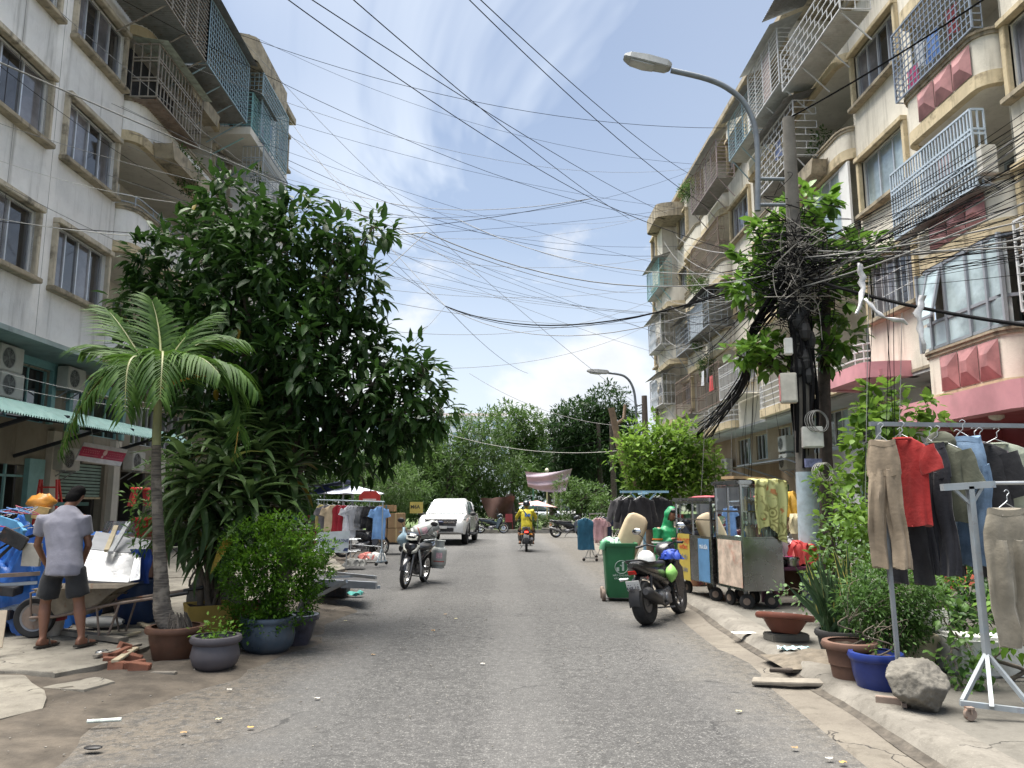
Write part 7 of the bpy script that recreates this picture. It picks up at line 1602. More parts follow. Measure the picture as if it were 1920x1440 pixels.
m = MB(); c = q + f_ * .62 + Vector((.10, -.05, .62)); m.grid(lambda u, v: (c.x + .085 * math.sin(3.14 * v) * math.cos(u * 6.283) * (1 + .2 * vn(u * 9, v * 7)), c.y + .08 * math.sin(3.14 * v) * math.sin(u * 6.283), c.z + .14 - .26 * v), 18, 10, True); single(m, 'shopping_bag', M('lime_bag', (.30, .62, .16), .4, var=.2, bump=.4, bscale=20), 'lime green carrier bag hanging on the graphite motorbike', 'bag', smooth=60)
m = MB(); tarp(m, (c.x + .06, c.y + .22, .80), .14, .12, .14, 7, 12, 12); single(m, 'raincoat', M('blue_raincoat', (.03, .07, .38), .5, var=.2), 'folded blue raincoat on the graphite motorbike', 'raincoat', smooth=60)
# --- glass food carts
SST = M('stainless', (.34, .34, .34), .26, 1., var=.12, scale=2, dirt=.25, dirtc=(.2, .17, .14)); CG = GLASS('cart_glass', (.86, .93, .91), .10, .02)
def cart(label, loc, rz, w, d, zb, zg, zt, posters):
	"""w along local x (near face looks to -y), d deep; base zb..zg, glass zg..zt"""
	t = thing('food_cart', label, 'food cart', loc, rz); hw = w / 2; hd = d / 2
	b = MB(); b.box((0, 0, (zb + zg) / 2), (w, d, zg - zb)); b.build('base', SST, t, bevel=.008)
	f = MB()
	for x in (-hw + .015, hw - .015):
		for y in (-hd + .015, hd - .015): f.beam((x, y, zg), (x, y, zt), .032)
	for z in (zg + .015, (zg + zt) / 2, zt - .02):
		for y in (-hd + .015, hd - .015): f.beam((-hw, y, z), (hw, y, z), .022)
		for x in (-hw + .015, hw - .015): f.beam((x, -hd, z), (x, hd, z), .022)
	f.beam((-hw + .015, 0, zg), (-hw + .015, 0, zt), .03); f.build('frame', SST, t)
	for (a, c_) in (((-hw + .03, -hd + .012), (hw - .03, -hd + .012)), ((-hw + .012, -hd + .03), (-hw + .012, -.02)), ((-hw + .012, .02), (-hw + .012, hd - .03)), ((hw - .012, -hd + .03), (hw - .012, hd - .03))):
		for z0, z1 in ((zg + .03, (zg + zt) / 2 - .012), ((zg + zt) / 2 + .012, zt - .035)):
			MB().quad((a[0], a[1], z0), (c_[0], c_[1], z0), (c_[0], c_[1], z1), (a[0], a[1], z1)).build('pane', CG, t)
	r = MB(); r.box((0, 0, zt + .03), (w + .08, d + .08, .06)); r.build('roof', SST, t, bevel=.015)
	for z in ((zg + zt) / 2,): MB().box((0, 0, z), (w - .06, d - .06, .008)).build('shelf', M('shelf_glass', (.4, .5, .48), .2), t)
	for x in (-hw + .12, hw - .12):
		for y in (-hd + .16, hd - .16):
			m = MB(); m.lathe([(0, -.03), (.06, -.03), (.085, -.025), (.105, -.02), (.105, .02), (.085, .025), (.06, .03), (0, .03)], 22, (x, y, .105), rotm(0, rad(90), rad(50 if y < 0 else 10))); wl2 = m.build('wheel', RUBBER, t, smooth=40); MB().lathe([(0, -.034), (.05, -.034), (.05, .034), (0, .034)], 16, (x, y, .105), rotm(0, rad(90), rad(50 if y < 0 else 10))).build('hub', RUSTM, wl2, smooth=40); MB().beam((x, y, .1), (x, y + .05, zb), .05, .02).build('fork', STEEL, wl2)
	for (y0, y1, z0, z1, mat, lines) in posters:
		m = MB(); m.quad((-hw - .004, y0, z0), (-hw - .004, y1, z0), (-hw - .004, y1, z1), (-hw - .004, y0, z1)); p_ = m.build('poster', mat, t)
		for (txt, z, sz, mt) in lines: text('poster_lettering', txt, sz, mt, p_, (-hw - .007, (y0 + y1) / 2, z), (rad(90), 0, rad(-90)), .001, .002)
	k = 0
	for z in (zg + .005, (zg + zt) / 2 + .006):
		for i in range(9):
			for yy in (-hd + .14, .0, hd - .16):
				if random.random() < .25: continue
				x = lerp(-hw + .09, hw - .09, i / 8); c = random.choice(((.55, .12, .06), (.6, .5, .3), (.15, .35, .18), (.6, .6, .58), (.35, .2, .1), (.1, .2, .4), (.62, .42, .1)))
				h_ = random.uniform(.09, .2); o = MB().lathe([(.0, 0), (.028, 0), (.03, h_ * .7), (.014, h_ * .85), (.014, h_), (0, h_)], 8).build('bottle', M('goods_c%d' % (hash(c) % 97), c, .35), t, smooth=50); o.location = (x, yy + random.uniform(-.03, .03), z + .004)
	return t
YEL = M('poster_yellow', (.45, .35, .07), .5, var=.12, scale=4, dirt=.2); RINK = M('poster_red', (.45, .06, .03), .5); BINK = M('poster_grey', (.16, .17, .22), .5); PBL = M('poster_blue', (.09, .21, .38), .5, var=.2, scale=4)
FADE = M('faded_poster', (.52, .42, .34), .6, var=.35, scale=7, dirt=.6, dirtc=(.45, .12, .07), dscale=4)
cart('tall stainless food cart draped with a green patterned cloth', (3.66, 11.42, .12), rad(10), .62, .82, .26, .98, 1.74, [(-.38, .36, .30, .95, FADE, [])])
cart('longer glass food cart with yellow and blue posters', (3.44, 12.58, .12), rad(10), .66, 1.35, .26, .94, 1.50, [(.12, .60, .24, .98, YEL, [('BÚN THỊT', .86, .105, RINK), ('NƯỚNG', .76, .085, RINK), ('HỦ TÍU', .60, .085, BINK), ('MÌ XÀO', .40, .085, BINK)]), (-.60, -.20, .28, .93, PBL, [('TRÀ SỮA', .80, .075, M('poster_white', (.6, .65, .7), .5))])])
DRC_, t_, b_ = nodes('green_paisley'); v_ = coords(t_, 'W', (6, 6, 6)); w_n = N(t_, 'ShaderNodeTexVoronoi'); t_.links.new(v_, w_n.inputs['Vector']); w_n.inputs['Scale'].default_value = 1.0
ri = mm(t_, 'SINE', mm(t_, 'MULTIPLY', w_n.outputs[0], 22), 0); c_ = mixc(t_, mrange(t_, ri, -.2, .5, 0, .85), (.42, .42, .17), (.15, .14, .04)); c_ = mixc(t_, mrange(t_, noise(t_, v_, .6, 4), .48, .6), c_, (.40, .41, .18)); c_ = mixc(t_, mrange(t_, noise(t_, v_, .9, 3), .64, .7), c_, (.34, .14, .05)); t_.links.new(c_, b_.inputs['Base Color']); b_.inputs['Roughness'].default_value = .8; m = MB()
def drape(u, v):
	x = lerp(3.50, 4.03, u); top = 1.935; L_ = .78 - .12 * math.sin(u * 5) - .1 * (u > .93); s_ = v * (L_ + .3)
	if s_ < .3: return (x, 11.30 - s_, top + .012 * math.sin(u * 18))
	return (x + .02 * math.sin(s_ * 7 + u * 4), 10.955 - .035 * math.sin(u * 22 + 1) * min(1, (s_ - .3) * 3) - .02, top - (s_ - .3))
RC = Matrix.Translation((3.66, 11.42, 0)) @ Matrix.Rotation(rad(13), 4, 'Z') @ Matrix.Translation((-3.66, -11.42, 0))
m.grid(drape, 60, 24); m.xf(RC); single(m, 'patterned_cloth', DRC_, 'olive green patterned cloth draped over the tall food cart', 'cloth', smooth=70)
m = MB(); tarp(m, (3.44, 12.55, 1.68), .28, .45, .035, 3, 16, 16); single(m, 'red_cloth', M('red_floral', (.36, .07, .09), .8, var=.5, scale=9), 'red flowered cloth folded on the longer food cart roof', 'cloth', smooth=60)
m = MB(); m.box((3.55, 11.3, 1.955), (.55, .3, .04), rotm(0, .03, .1)); m.xf(RC); single(m, 'cardboard_sheet', CARD, 'cardboard sheet lying on the tall food cart roof', 'cardboard')
for i in range(4):
	t = thing('drink_can', 'pale green drink can standing in the tall food cart window', 'can', RC @ Vector((3.76 + .065 * i, 11.10, 1.12)), group='drink cans in the tall food cart'); MB().lathe([(.0, 0), (.024, 0), (.029, .01), (.029, .105), (.024, .115), (0, .115)], 12).build('body', M('can_green', (.50, .60, .56), .3, .4), t, smooth=40)
# table with pots, sacks behind
tb2 = thing('side_table', 'purple plastic table loaded with pots beside the food cart', 'table', (4.3, 11.65, .12)); PU = M('purple_plastic', (.12, .035, .075), .45, var=.15)
MB().box((0, 0, .53), (.62, .6, .05)).build('top', PU, tb2, bevel=.015)
for a_ in (-.27, .27):
	for b2 in (-.26, .26): MB().beam((a_ * 1.05, b2 * 1.05, 0), (a_, b2, .52), .06).build('leg', PU, tb2)
MB().box((0, .2, .3), (.5, .02, .4)).build('panel', M('brown_panel', (.10, .05, .03), .8), tb2)
pot('cooking_pot', 'steel cooking pot with a black lid on the purple table', (4.30, 11.5, .675), [(.10, 0), (.11, .02), (.112, .13)], SST, .006, .004, 'pot'); pot('basin', 'magenta plastic basin on the purple table', (4.22, 11.72, .675), [(.10, 0), (.15, .06), (.185, .13)], M('magenta_plastic', (.55, .03, .22), .4), .01, None, 'basin'); pot('wok', 'black pan standing by the steel pot', (4.08, 11.5, .675), [(.06, 0), (.1, .03), (.125, .08)], BLACKP, .004, None, 'pan')
for i, (x, y, z, sx, sy, h_, c, lb) in enumerate(((4.55, 11.75, .68, .22, .2, .34, (.48, .05, .05), 'red and white plastic sack on the purple table'), (4.42, 11.9, .70, .14, .12, .36, (.45, .46, .48), 'clear grey bag of goods behind the basin'), (4.75, 13.0, 1.35, .34, .3, .42, (.60, .34, .03), 'mustard yellow tarpaulin bundle over the shelf behind the cart'), (4.72, 12.9, 1.15, .3, .26, .3, (.16, .10, .07), 'brown bundle under the yellow tarpaulin'), (4.95, 12.7, 1.1, .26, .2, .34, (.55, .48, .30), 'cream cloth bundle beside the pole'), (4.55, 13.2, .42, .42, .4, .62, (.50, .13, .02), 'orange tarpaulin humped over goods behind the table'))):
	m = MB(); tarp(m, (x, y, z), sx, sy, h_, i + 2, 18, 18); single(m, 'bundle', M('bundle_%d' % i, c, .6, var=.3, scale=4, bump=.4, bscale=12), lb, 'bundle', smooth=60)
sh = thing('steel_shelf', 'steel shelf frame carrying bundles behind the food cart', 'shelf', (4.75, 13.0, .12)); m = MB()
for x in (-.4, .4):
	for y in (-.3, .3): m.beam((x, y, 0), (x, y, 1.9), .03)
stuff(m.build('frame', STEEL, sh))
for z in (.30, 1.0, 1.22): MB().box((0, 0, z), (.84, .64, .025)).build('shelf_board', RUSTM, sh)

# --- planted corner
def plant(name, label, base, lobes, dens, per, L, W, mat, tmpl=T_SMALL, tr=.02, fork=None, cat='plant', **k):
	t = thing(name, label, cat, base); limbs(t, base, lobes, tr, fork or (base[0], base[1], base[2] + .25), BARK); leaf_tree(t, crown(lobes, dens, per, L, W, **k), mat, tmpl); return t
RZ = PZ + .005
q = P(1480, 1205, Z=RZ); pot('bowl_pot', 'wide terracotta bowl with white dots on its rim tilted on a block', (q.x, q.y + .12, .20), [(.13, 0), (.18, .06), (.24, .16), (.27, .19)], M('terracotta', (.14, .045, .028), .65, var=.2, dirt=.2), .03, .05); t = bpy.data.objects['bowl_pot']; t.rotation_euler = (rad(-9), rad(6), 0)
for i in range(16):
	a = i * .3927; MB().box((.285 * math.cos(a), .285 * math.sin(a), .207), (.03, .018, .004), rotm(0, 0, a + .6)).build('rim_dot', M('white_glaze', (.65, .6, .56), .5), t)
m = MB(); m.box((q.x + .02, q.y + .14, .165), (.42, .25, .085), rotm(0, 0, .15)); single(m, 'concrete_block', MCON, 'mossy concrete block under the tilted terracotta bowl', 'block', bevel=.012)
m = MB(); c = P(1490, 1222, Z=RZ); m.grid(lambda u, v: (c.x + .16 * (u - .5) * 2, c.y + .05 * (v - .5) * 2, PZ + .015 + .025 * (1 + vn(u * 14, v * 6))), 20, 8); single(m, 'blue_rag', cloth('pale_blue', (.36, .52, .56)), 'pale blue rag lying in front of the concrete block', 'rag', smooth=60)
# snake plant
sp = P(1600, 1240, Z=RZ); pot('plant_pot', 'black box-shaped pot under the snake plant', (sp.x, sp.y + .25, PZ), [(.17, 0), (.2, .12), (.22, .24)], M('black_pot', (.025, .024, .024), .7), .01, .03)
st_ = thing('snake_plant', 'snake plant with long pointed leaves, some edged with yellow', 'plant', (sp.x, sp.y + .25, PZ + .2)); SN = LEAF('snake_leaf', (.022, .050, .022), (.065, .11, .05), .4, .12); SNY = LEAF('snake_leaf_edge', (.40, .34, .09), (.50, .44, .14), .4, .2)
for i in range(64):
	yel = i % 8 == 0; a = random.uniform(0, 6.283); ln = random.uniform(.45, .80) * (1.1 if yel else 1); out = random.uniform(.1, .95) * (.3 if yel else 1); w_ = random.uniform(.024, .036)
	dirv = Vector((math.cos(a) * out - .10, math.sin(a) * out * .8, 1)).normalized(); b0 = Vector((random.uniform(-.15, .15), random.uniform(-.14, .14), 0)); sd = dirv.cross(Vector((math.cos(a + 1.3), math.sin(a + 1.3), .2))).normalized(); n2 = sd.cross(dirv)
	prof = [(0, .55), (.25, .95), (.5, 1), (.75, .75), (.92, .32), (1, .02)]
	def ring(u, k, kk): c = b0 + dirv * ln * u + Vector((dirv.x, dirv.y, 0)) * (.22 * u * u * ln * out); return [c - sd * w_ * k * kk + n2 * .008, c - n2 * .004, c + sd * w_ * k * kk + n2 * .008]
	lf = MB().loft([ring(u, k, .8 if yel else 1) for u, k in prof], closed=False).build('leaf', SN, st_, smooth=60)
	if yel:
		e = MB()
		for s_ in (0, 2): e.loft([[ring(u, k, .78)[s_], ring(u, k, 1.12)[s_]] for u, k in prof], closed=False)
		e.build('yellow_edge', SNY, lf, smooth=60)
# fine-leafed bushes and pots
FL = LEAF('fine_leaf', (.022, .062, .014), (.09, .175, .04), .45, .3); OV = LEAF('oval_leaf', (.045, .11, .025), (.14, .25, .06), .4, .28); CO = LEAF('coin_leaf', (.09, .17, .06), (.22, .34, .15), .5, .3)
bp = P(1672, 1302, Z=RZ); pot('plant_pot', 'cobalt blue square-sided pot with a slanting rim by the rail foot', (bp.x, bp.y + .22, PZ), [(.15, 0), (.18, .1), (.2, .27)], M('cobalt_glaze', (.014, .030, .16), .35, var=.25, dirt=.3, dirtc=(.06, .06, .08)), .006, .03)
pot('plant_pot', 'terracotta pot with ring mouldings behind the cobalt blue pot', (bp.x - .06, bp.y + .55, PZ), [(.15, 0), (.17, .12), (.18, .125), (.18, .15), (.19, .2), (.205, .30)], M('terracotta_light', (.12, .065, .046), .75, var=.2, dirt=.35), .018, .03)
plant('aralia_bush', 'feathery fine-leafed bush in the ringed terracotta pot', (bp.x - .06, bp.y + .55, PZ + .27), lob([(1650, 1115, 42, 6.95), (1700, 1110, 38, 6.95), (1620, 1150, 32, 6.9), (1670, 1160, 40, 6.9), (1720, 1150, 30, 6.95), (1640, 1085, 26, 7.0), (1690, 1180, 28, 6.9), (1600, 1120, 22, 6.9), (1735, 1110, 24, 6.9)]), 300, 7, .055, .018, FL, tr=.009, cat='bush')
plant('seedling', 'young plant with thin stems in the cobalt blue pot', (bp.x, bp.y + .22, PZ + .24), lob([(1640, 1215, 14, 6.5), (1680, 1200, 12, 6.5), (1700, 1235, 10, 6.5)]), 160, 3, .045, .024, OV, tr=.008)
wp2 = P(1735, 1185, Y=7.3); pot('plant_pot', 'white ribbed egg-shaped pot with a small bonsai', (wp2.x, 7.3, wp2.z - .04), [(.09, 0), (.16, .07), (.188, .17), (.178, .24), (.172, .26)], M('white_ribbed', (.55, .54, .50), .45, var=.08, dirt=.25), None, .03)
t = bpy.data.objects[[o.name for o in COL.objects if o.get('label', '').startswith('white ribbed')][0]]
for i in range(18):
	a = i * .349; MB().tube(smoothpath([(.163 * math.cos(a), .163 * math.sin(a), .07), (.192 * math.cos(a + .15), .192 * math.sin(a + .15), .16), (.181 * math.cos(a + .3), .181 * math.sin(a + .3), .24)], 2), .008, 5).build('rib', MATS['white_ribbed'], t, smooth=60)
m = MB(); m.box((wp2.x, 7.3, (wp2.z - .04 + PZ) / 2), (.3, .3, wp2.z - .042 - PZ)); single(m, 'pedestal', M('dark_pedestal', (.05, .045, .045), .8), 'dark plinth under the white ribbed pot', 'plinth')
plant('bonsai', 'small bonsai with crooked stems in the white ribbed pot', (wp2.x, 7.3, wp2.z + .19), lob([(1735, 1085, 26, 7.3), (1775, 1095, 24, 7.3), (1705, 1100, 20, 7.25), (1760, 1115, 20, 7.2)]), 110, 5, .06, .022, LBU, fork=(wp2.x + .03, 7.3, wp2.z + .34))
bg_ = P(1745, 1275, Z=RZ); pot('plant_pot', 'wide beige stoneware pot painted with leaf sprays', (bg_.x + .02, bg_.y + .38, PZ), [(.17, 0), (.21, .1), (.235, .22), (.245, .31)], M('beige_stoneware', (.36, .31, .22), .6, var=.15, dirt=.5, dirtc=(.17, .13, .08)), .01, .03)
plant('oval_shrub', 'oval-leafed shrub growing beside the beige stoneware pot', (bg_.x + .42, bg_.y + .2, PZ), lob([(1800, 1165, 22, 6.6), (1815, 1215, 26, 6.5), (1790, 1245, 20, 6.5), (1835, 1250, 20, 6.4), (1805, 1280, 18, 6.4), (1770, 1240, 14, 6.5)]), 95, 4, .07, .05, OV, T_BROAD, cat='shrub')
plant('hedge_bush', 'dark leafy bush filling the corner behind the pots', (4.6, 8.6, PZ), lob([(1800, 1110, 50, 8.4), (1850, 1080, 50, 8.6), (1770, 1140, 40, 8.2), (1840, 1150, 50, 8.2), (1900, 1120, 50, 8.4), (1900, 1190, 50, 8.0), (1870, 1230, 40, 7.5)]), 42, 6, .11, .05, LEAF('dark_oval', (.014, .04, .012), (.06, .13, .03), .4, .2), tr=.04, cat='bush')
plant('lime_plant', 'pale lime leafed plant beside the nearer clothes stand', (4.28, 6.7, PZ), lob([(1895, 1130, 26, 6.5), (1910, 1180, 22, 6.5), (1900, 1210, 18, 6.4)]), 60, 5, .10, .06, LG, T_BROAD)
plant('coin_vine', 'pale round-leafed trailing vine by the pole foot', (4.15, 9.9, PZ), lob([(1560, 1010, 22, 9.8), (1590, 1060, 26, 9.7), (1545, 1090, 22, 9.7), (1510, 1115, 18, 9.7), (1565, 1130, 24, 9.6), (1620, 1040, 20, 9.8), (1470, 1118, 10, 9.6)]), 75, 4, .06, .05, CO, T_BROAD, cat='vine')
plant('green_shrub', 'green leafy shrub behind the hanging khaki trousers', (4.5, 9.2, PZ), lob([(1640, 1000, 40, 9.2), (1600, 960, 34, 9.3), (1690, 1040, 40, 9.1), (1740, 1060, 34, 9.0), (1650, 1070, 34, 9.1), (1720, 990, 26, 9.3)]), 55, 5, .10, .06, LVI, T_BROAD, cat='shrub')
# red board / lean-to panel behind and concrete stump, rock
m = MB(); A, B, C, D = P(1690, 1030, Y=9.6), P(1770, 1030, Y=9.6), P(1850, 1090, Y=9.2), P(1790, 1110, Y=9.2); m.add([A, B, C, D] + [v + Vector((0, .04, 0)) for v in (A, B, C, D)], [(0, 1, 2, 3), (7, 6, 5, 4), (0, 4, 5, 1), (1, 5, 6, 2), (2, 6, 7, 3), (3, 7, 4, 0)]); single(m, 'red_board', M('rust_red_board', (.30, .06, .03), .7, var=.2), 'rust red board leaning behind the planted corner', 'board')
rk_ = P(1742, 1338, Z=RZ); bm = bmesh.new(); bmesh.ops.create_icosphere(bm, subdivisions=5, radius=1)
pln = [(Vector(rdir(1)[0]), random.uniform(.72, 1.0)) for _ in range(22)]
for v in bm.verts:
	d = v.co.normalized(); f = min([1.15] + [h_ / max(.05, d.dot(n_)) for n_, h_ in pln if d.dot(n_) > .05]) + .03 * vn(d.x * 9, d.y * 8, d.z * 9, 2) + .028 * vn(d.x * 23, d.y * 21, d.z * 20, 7) + .02 * vn(d.x * 51, d.y * 47, d.z * 49, 4); v.co = Vector((d.x * .215 * f, d.y * .18 * f, d.z * .18 * f))
me = bpy.data.meshes.new('rock'); bm.to_mesh(me); bm.free(); me.materials.append(M('rough_rock', (.17, .158, .135), .95, var=.3, scale=7, bump=.9, bscale=26, dirt=.7, dirtc=(.08, .075, .06), dscale=5)); o = mk('rock', me); o.location = (rk_.x, rk_.y + .14, PZ + .16); o.rotation_euler = (0, .2, .5); tag(o, 'rough grey-brown rock on the kerb beside the cobalt blue pot', 'rock')
o.data.polygons.foreach_set('use_smooth', [True] * len(o.data.polygons))
m = MB(); c = P(1895, 1290, Z=RZ); m.box((c.x + .12, c.y + .55, .28), (.62, .4, .34), rotm(0, .05, .1)); single(m, 'painted_block', M('chipped_block', (.52, .52, .50), .85, var=.15, dirt=.6, dirtc=(.03, .16, .40), dscale=2.2, bump=.5, bscale=20), 'chipped white and blue concrete block behind the nearer stand', 'block', bevel=.03)
for i, (px, py, lb, sz) in enumerate(((1480, 1275, 'splintered grey plank lying in the gutter', (.62, .13, .03)), (1500, 1255, 'broken slab piece leaning on the splintered plank', (.26, .16, .03)), (1465, 1262, 'dark twisted roof offcut in the gutter', (.2, .06, .03)))):
	q = P(px, py, Z=.08); m = MB(); m.box((q.x, q.y, .065 + .02 * i), sz, rotm(.12, -.06, -.42)); single(m, 'plank', WOODG if i < 2 else BARKD, lb, 'plank', bevel=.006)
m = MB(); m.box((P(1690, 1322, Z=RZ).x, P(1690, 1322, Z=RZ).y, PZ + .03), (.34, .06, .05), rotm(0, 0, -.5)); single(m, 'steel_stub', RUSTM, 'rusty steel stub lying at the rail foot', 'steel bar', bevel=.004)
m = MB(); q = P(1545, 1235, Z=RZ); m.grid(lambda u, v: (q.x + .5 * (u - .5) * 2, q.y + .35 * (v - .5) * 2, PZ - .02 + .10 * math.sin(3.14 * u) * math.sin(3.14 * v) * (1 + .3 * vn(u * 9, v * 9))), 24, 20); single(m, 'soil_heap', M('grey_soil', (.13, .11, .085), .95, var=.35, scale=9, bump=.9, bscale=30), 'low heap of soil and rubble under the snake plant', 'soil heap', smooth=60)

# --- the big clothes rail and its clothes
R0 = P(1690, 1313, Z=RZ); rl = thing('clothes_rail', 'tall grey steel clothes rail loaded with trousers, jeans and jackets', 'clothes rail', (R0.x, R0.y, RZ)); RT = 2.10
GP = M('grey_square_tube', (.20, .22, .24), .5, .4, var=.15, rust=.3)
MB().beam((0, 0, .03), (-.02, .02, RT), .028).build('post', GP, rl); MB().beam((-.08, .02, RT), (2.6, .30, RT), .035).build('rail', GP, rl); MB().beam((2.5, .3, .0), (2.5, .3, RT), .028).build('post', GP, rl)
for x, y in ((0, 0), (2.5, .3)): MB().beam((x - .12, y - .28, .03), (x + .12, y + .28, .03), .03).build('foot', RUSTM, rl)
def hangon(px, dy=0.):
	x = P(px, 830, Y=R0.y + .1).x; u = (x - R0.x + .08) / 2.68; return Vector((x, R0.y + .02 + .28 * u + dy, RZ + RT - .14))
GR2 = 'clothes on the tall grey rail'
KH = cloth('khaki', (.235, .185, .13)); RD = cloth('red', (.27, .013, .012)); BK = cloth('black', (.012, .012, .015)); OL = cloth('olive', (.075, .080, .055)); JN = M('denim', (.13, .20, .30), .9, var=.35, scale=7, bump=.3, bscale=90, dirt=.4, dirtc=(.28, .36, .46), dscale=3); SG = cloth('sage', (.30, .33, .26)); NV = cloth('navy_black', (.016, .017, .024))
trousers('khaki cargo trousers hanging first on the tall grey rail', KH, hangon(1638) + Vector((0, -.06, 0)), rad(-30), .235, .98, GR2, leg=.06, spread=.05, hem=.06)
shirt('bright red polo shirt with white-edged sleeves on the tall grey rail', RD, hangon(1684) + Vector((0, -.02, .02)), rad(-52), .36, .68, .20, GR2, 'polo shirt', sleeve_drop=.93)
trousers('black slim trousers hanging behind the red polo', BK, hangon(1698) + Vector((0, .12, -.02)), rad(-30), .34, 1.10, GR2, leg=.075, spread=.0)
trousers('black wide trousers hanging beside the olive jacket', NV, hangon(1738) + Vector((0, -.02, -.02)), rad(-58), .27, 1.02, GR2, leg=.07, spread=.0)
shirt('olive green jacket with rolled sleeves on the tall grey rail', OL, hangon(1752) + Vector((0, -.03, -.01)), rad(-50), .36, .62, .28, GR2, 'jacket', name='jacket', sleeve_drop=.97, hood=True)
trousers('faded blue jeans hanging beside the olive jacket', JN, hangon(1796) + Vector((0, -.08, .03)), rad(-52), .30, 1.0, GR2, 'jeans', leg=.07, spread=.02)
shirt('black velvet blouse on the tall grey rail', BK, hangon(1838) + Vector((0, -.02, -.02)), rad(-25), .38, .80, .35, GR2, 'blouse', name='blouse', sleeve_drop=.96)
shirt('pinkish grey cardigan peeping out behind the black blouse', cloth('mauve', (.36, .27, .28)), hangon(1846) + Vector((0, .10, .0)), rad(-20), .44, .55, .3, GR2, 'cardigan', name='cardigan', sleeve_drop=.96)
shirt('sage green shirt with rolled sleeves at the end of the visible rail', SG, hangon(1882) + Vector((0, .04, -.01)), rad(-30), .44, .78, .26, GR2, 'shirt', sleeve_drop=.94)
trousers('black trousers hanging behind the sage shirt', BK, hangon(1825) + Vector((0, .2, -.02)), rad(-35), .36, 1.05, GR2, leg=.09)
# --- nearer stand with the big beige trousers
ns = thing('clothes_stand', 'white and blue chipped steel clothes stand on a castor foot', 'clothes rail', (P(1850, 1330, Z=RZ).x, P(1850, 1330, Z=RZ).y, RZ)); n0 = Vector(ns.location); CW = M('chipped_white', (.30, .33, .35), .55, .2, var=.15, dirt=.35, dirtc=(.12, .30, .48), dscale=4, rust=.25)
Yn = n0.y; tp_ = P(1818, 912, Y=Yn) - n0; ft = P(1850, 1225, Y=Yn) - n0
MB().beam(ft - Vector((0, 0, .02)), tp_, .05, .04).build('post', CW, ns)
e0 = P(1766, 914, Y=Yn) - n0; e1 = P(1960, 902, Y=Yn) - n0; MB().beam(e0, e0.lerp(e1, .5), .05, .05).build('top_arm', CW, ns); MB().tube([e0.lerp(e1, .45) + Vector((0, 0, .01)), e1 + Vector((.8, 0, 0))], .014, 8).build('rail', STEEL, ns)
m = MB(); m.beam(tp_ + Vector((0, 0, -.14)), tp_ + Vector((-.13, 0, -.01)), .022); m.build('brace', CW, ns); m = MB(); m.beam(tp_ + Vector((.0, 0, -.14)), tp_ + Vector((.09, 0, -.01)), .022); m.build('brace', CW, ns)
for px, py in ((1805, 1322), (1860, 1335), (1930, 1330)): MB().beam(ft, P(px, py - 8, Z=RZ + .09) - n0, .028).build('leg', CW, ns)
MB().beam(P(1800, 1318, Z=RZ + .1) - n0, P(1965, 1338, Z=RZ + .06) - n0, .035).build('base_bar', CW, ns); castor(ns, P(1820, 1352, Z=RZ) - n0, .045, RUSTM)
BE = cloth('beige', (.22, .195, .15)); pp_ = P(1890, 955, Y=Yn - .05); trousers('large beige elastic-waist trousers hanging on the chipped stand', BE, pp_, rad(10), .44, .98, None, leg=.10, spread=.0)

# ================================================================ people
def fuse(mb, name, mat, parent=None, vox=.013, it=3, w=False, wr=0.):
	"""melt overlapping volumes into one continuous skin"""
	me = mb.mesh('tmp', mat); o = bpy.data.objects.new('tmp', me); COL.objects.link(o)
	r = o.modifiers.new('r', 'REMESH'); r.mode = 'VOXEL'; r.voxel_size = vox
	s_ = o.modifiers.new('s', 'SMOOTH'); s_.factor = .5; s_.iterations = it
	dg = bpy.context.evaluated_depsgraph_get(); res = bpy.data.meshes.new_from_object(o.evaluated_get(dg)); bpy.data.objects.remove(o)
	res.materials.clear(); res.materials.append(mat); res.polygons.foreach_set('use_smooth', [True] * len(res.polygons))
	if wr:
		for v in res.vertices: p = v.co; v.co = p + v.normal * wr * (vn(p.x * 15 + p.z * 5, p.z * 4 + p.x * 7, p.y * 12, 3) + .5 * vn(p.x * 34 + p.z * 11, p.z * 9, p.y * 27, 5))
	return mk(name, res, parent, w)
def torso(mb, secs, lat):
	lat = Vector(lat).normalized(); out = []
	for i, (c, hw, hd) in enumerate(secs):
		a = Vector(secs[max(i - 1, 0)][0]); b = Vector(secs[min(i + 1, len(secs) - 1)][0]); ax = (b - a).normalized(); fw = ax.cross(lat).normalized()
		out.append([Vector(c) + lat * hw * math.copysign(abs(math.cos(t)) ** .85, math.cos(t)) + fw * hd * math.sin(t) for t in [k * math.pi / 10 for k in range(20)]])
	mb.loft(out)
def hand(mb, wrist, d, palm_n, s=1., curl=.5):
	d = Vector(d).normalized(); n = Vector(palm_n).normalized(); x = d.cross(n).normalized(); w0 = Vector(wrist)
	mb.loft([[w0 + d * u * s + x * a * s + n * b * s for a, b in ((-k, -.011), (k, -.011), (k, .012), (-k, .012))] for u, k in ((-.01, .026), (.04, .038), (.085, .040))])
	for i, (off, L_) in enumerate(((-.031, .062), (-.010, .075), (.011, .070), (.031, .054))):
		b = w0 + (d * .082 + x * off) * s; m_ = b + (d * L_ * .55 + n * -curl * .012) * s; e = m_ + (d * L_ * .45 * (1 - curl * .6) - n * curl * L_ * .6) * s
		mb.tube([b - d * .02 * s, b, m_, e], [.0095 * s, .0095 * s, .009 * s, .007 * s], 6)
	b = w0 + (d * .02 - x * .034) * s; mb.tube([b, b + (d * .035 - x * .022) * s, b + (d * .062 - x * .026 - n * .008) * s], [.012 * s, .0105 * s, .008 * s], 6)
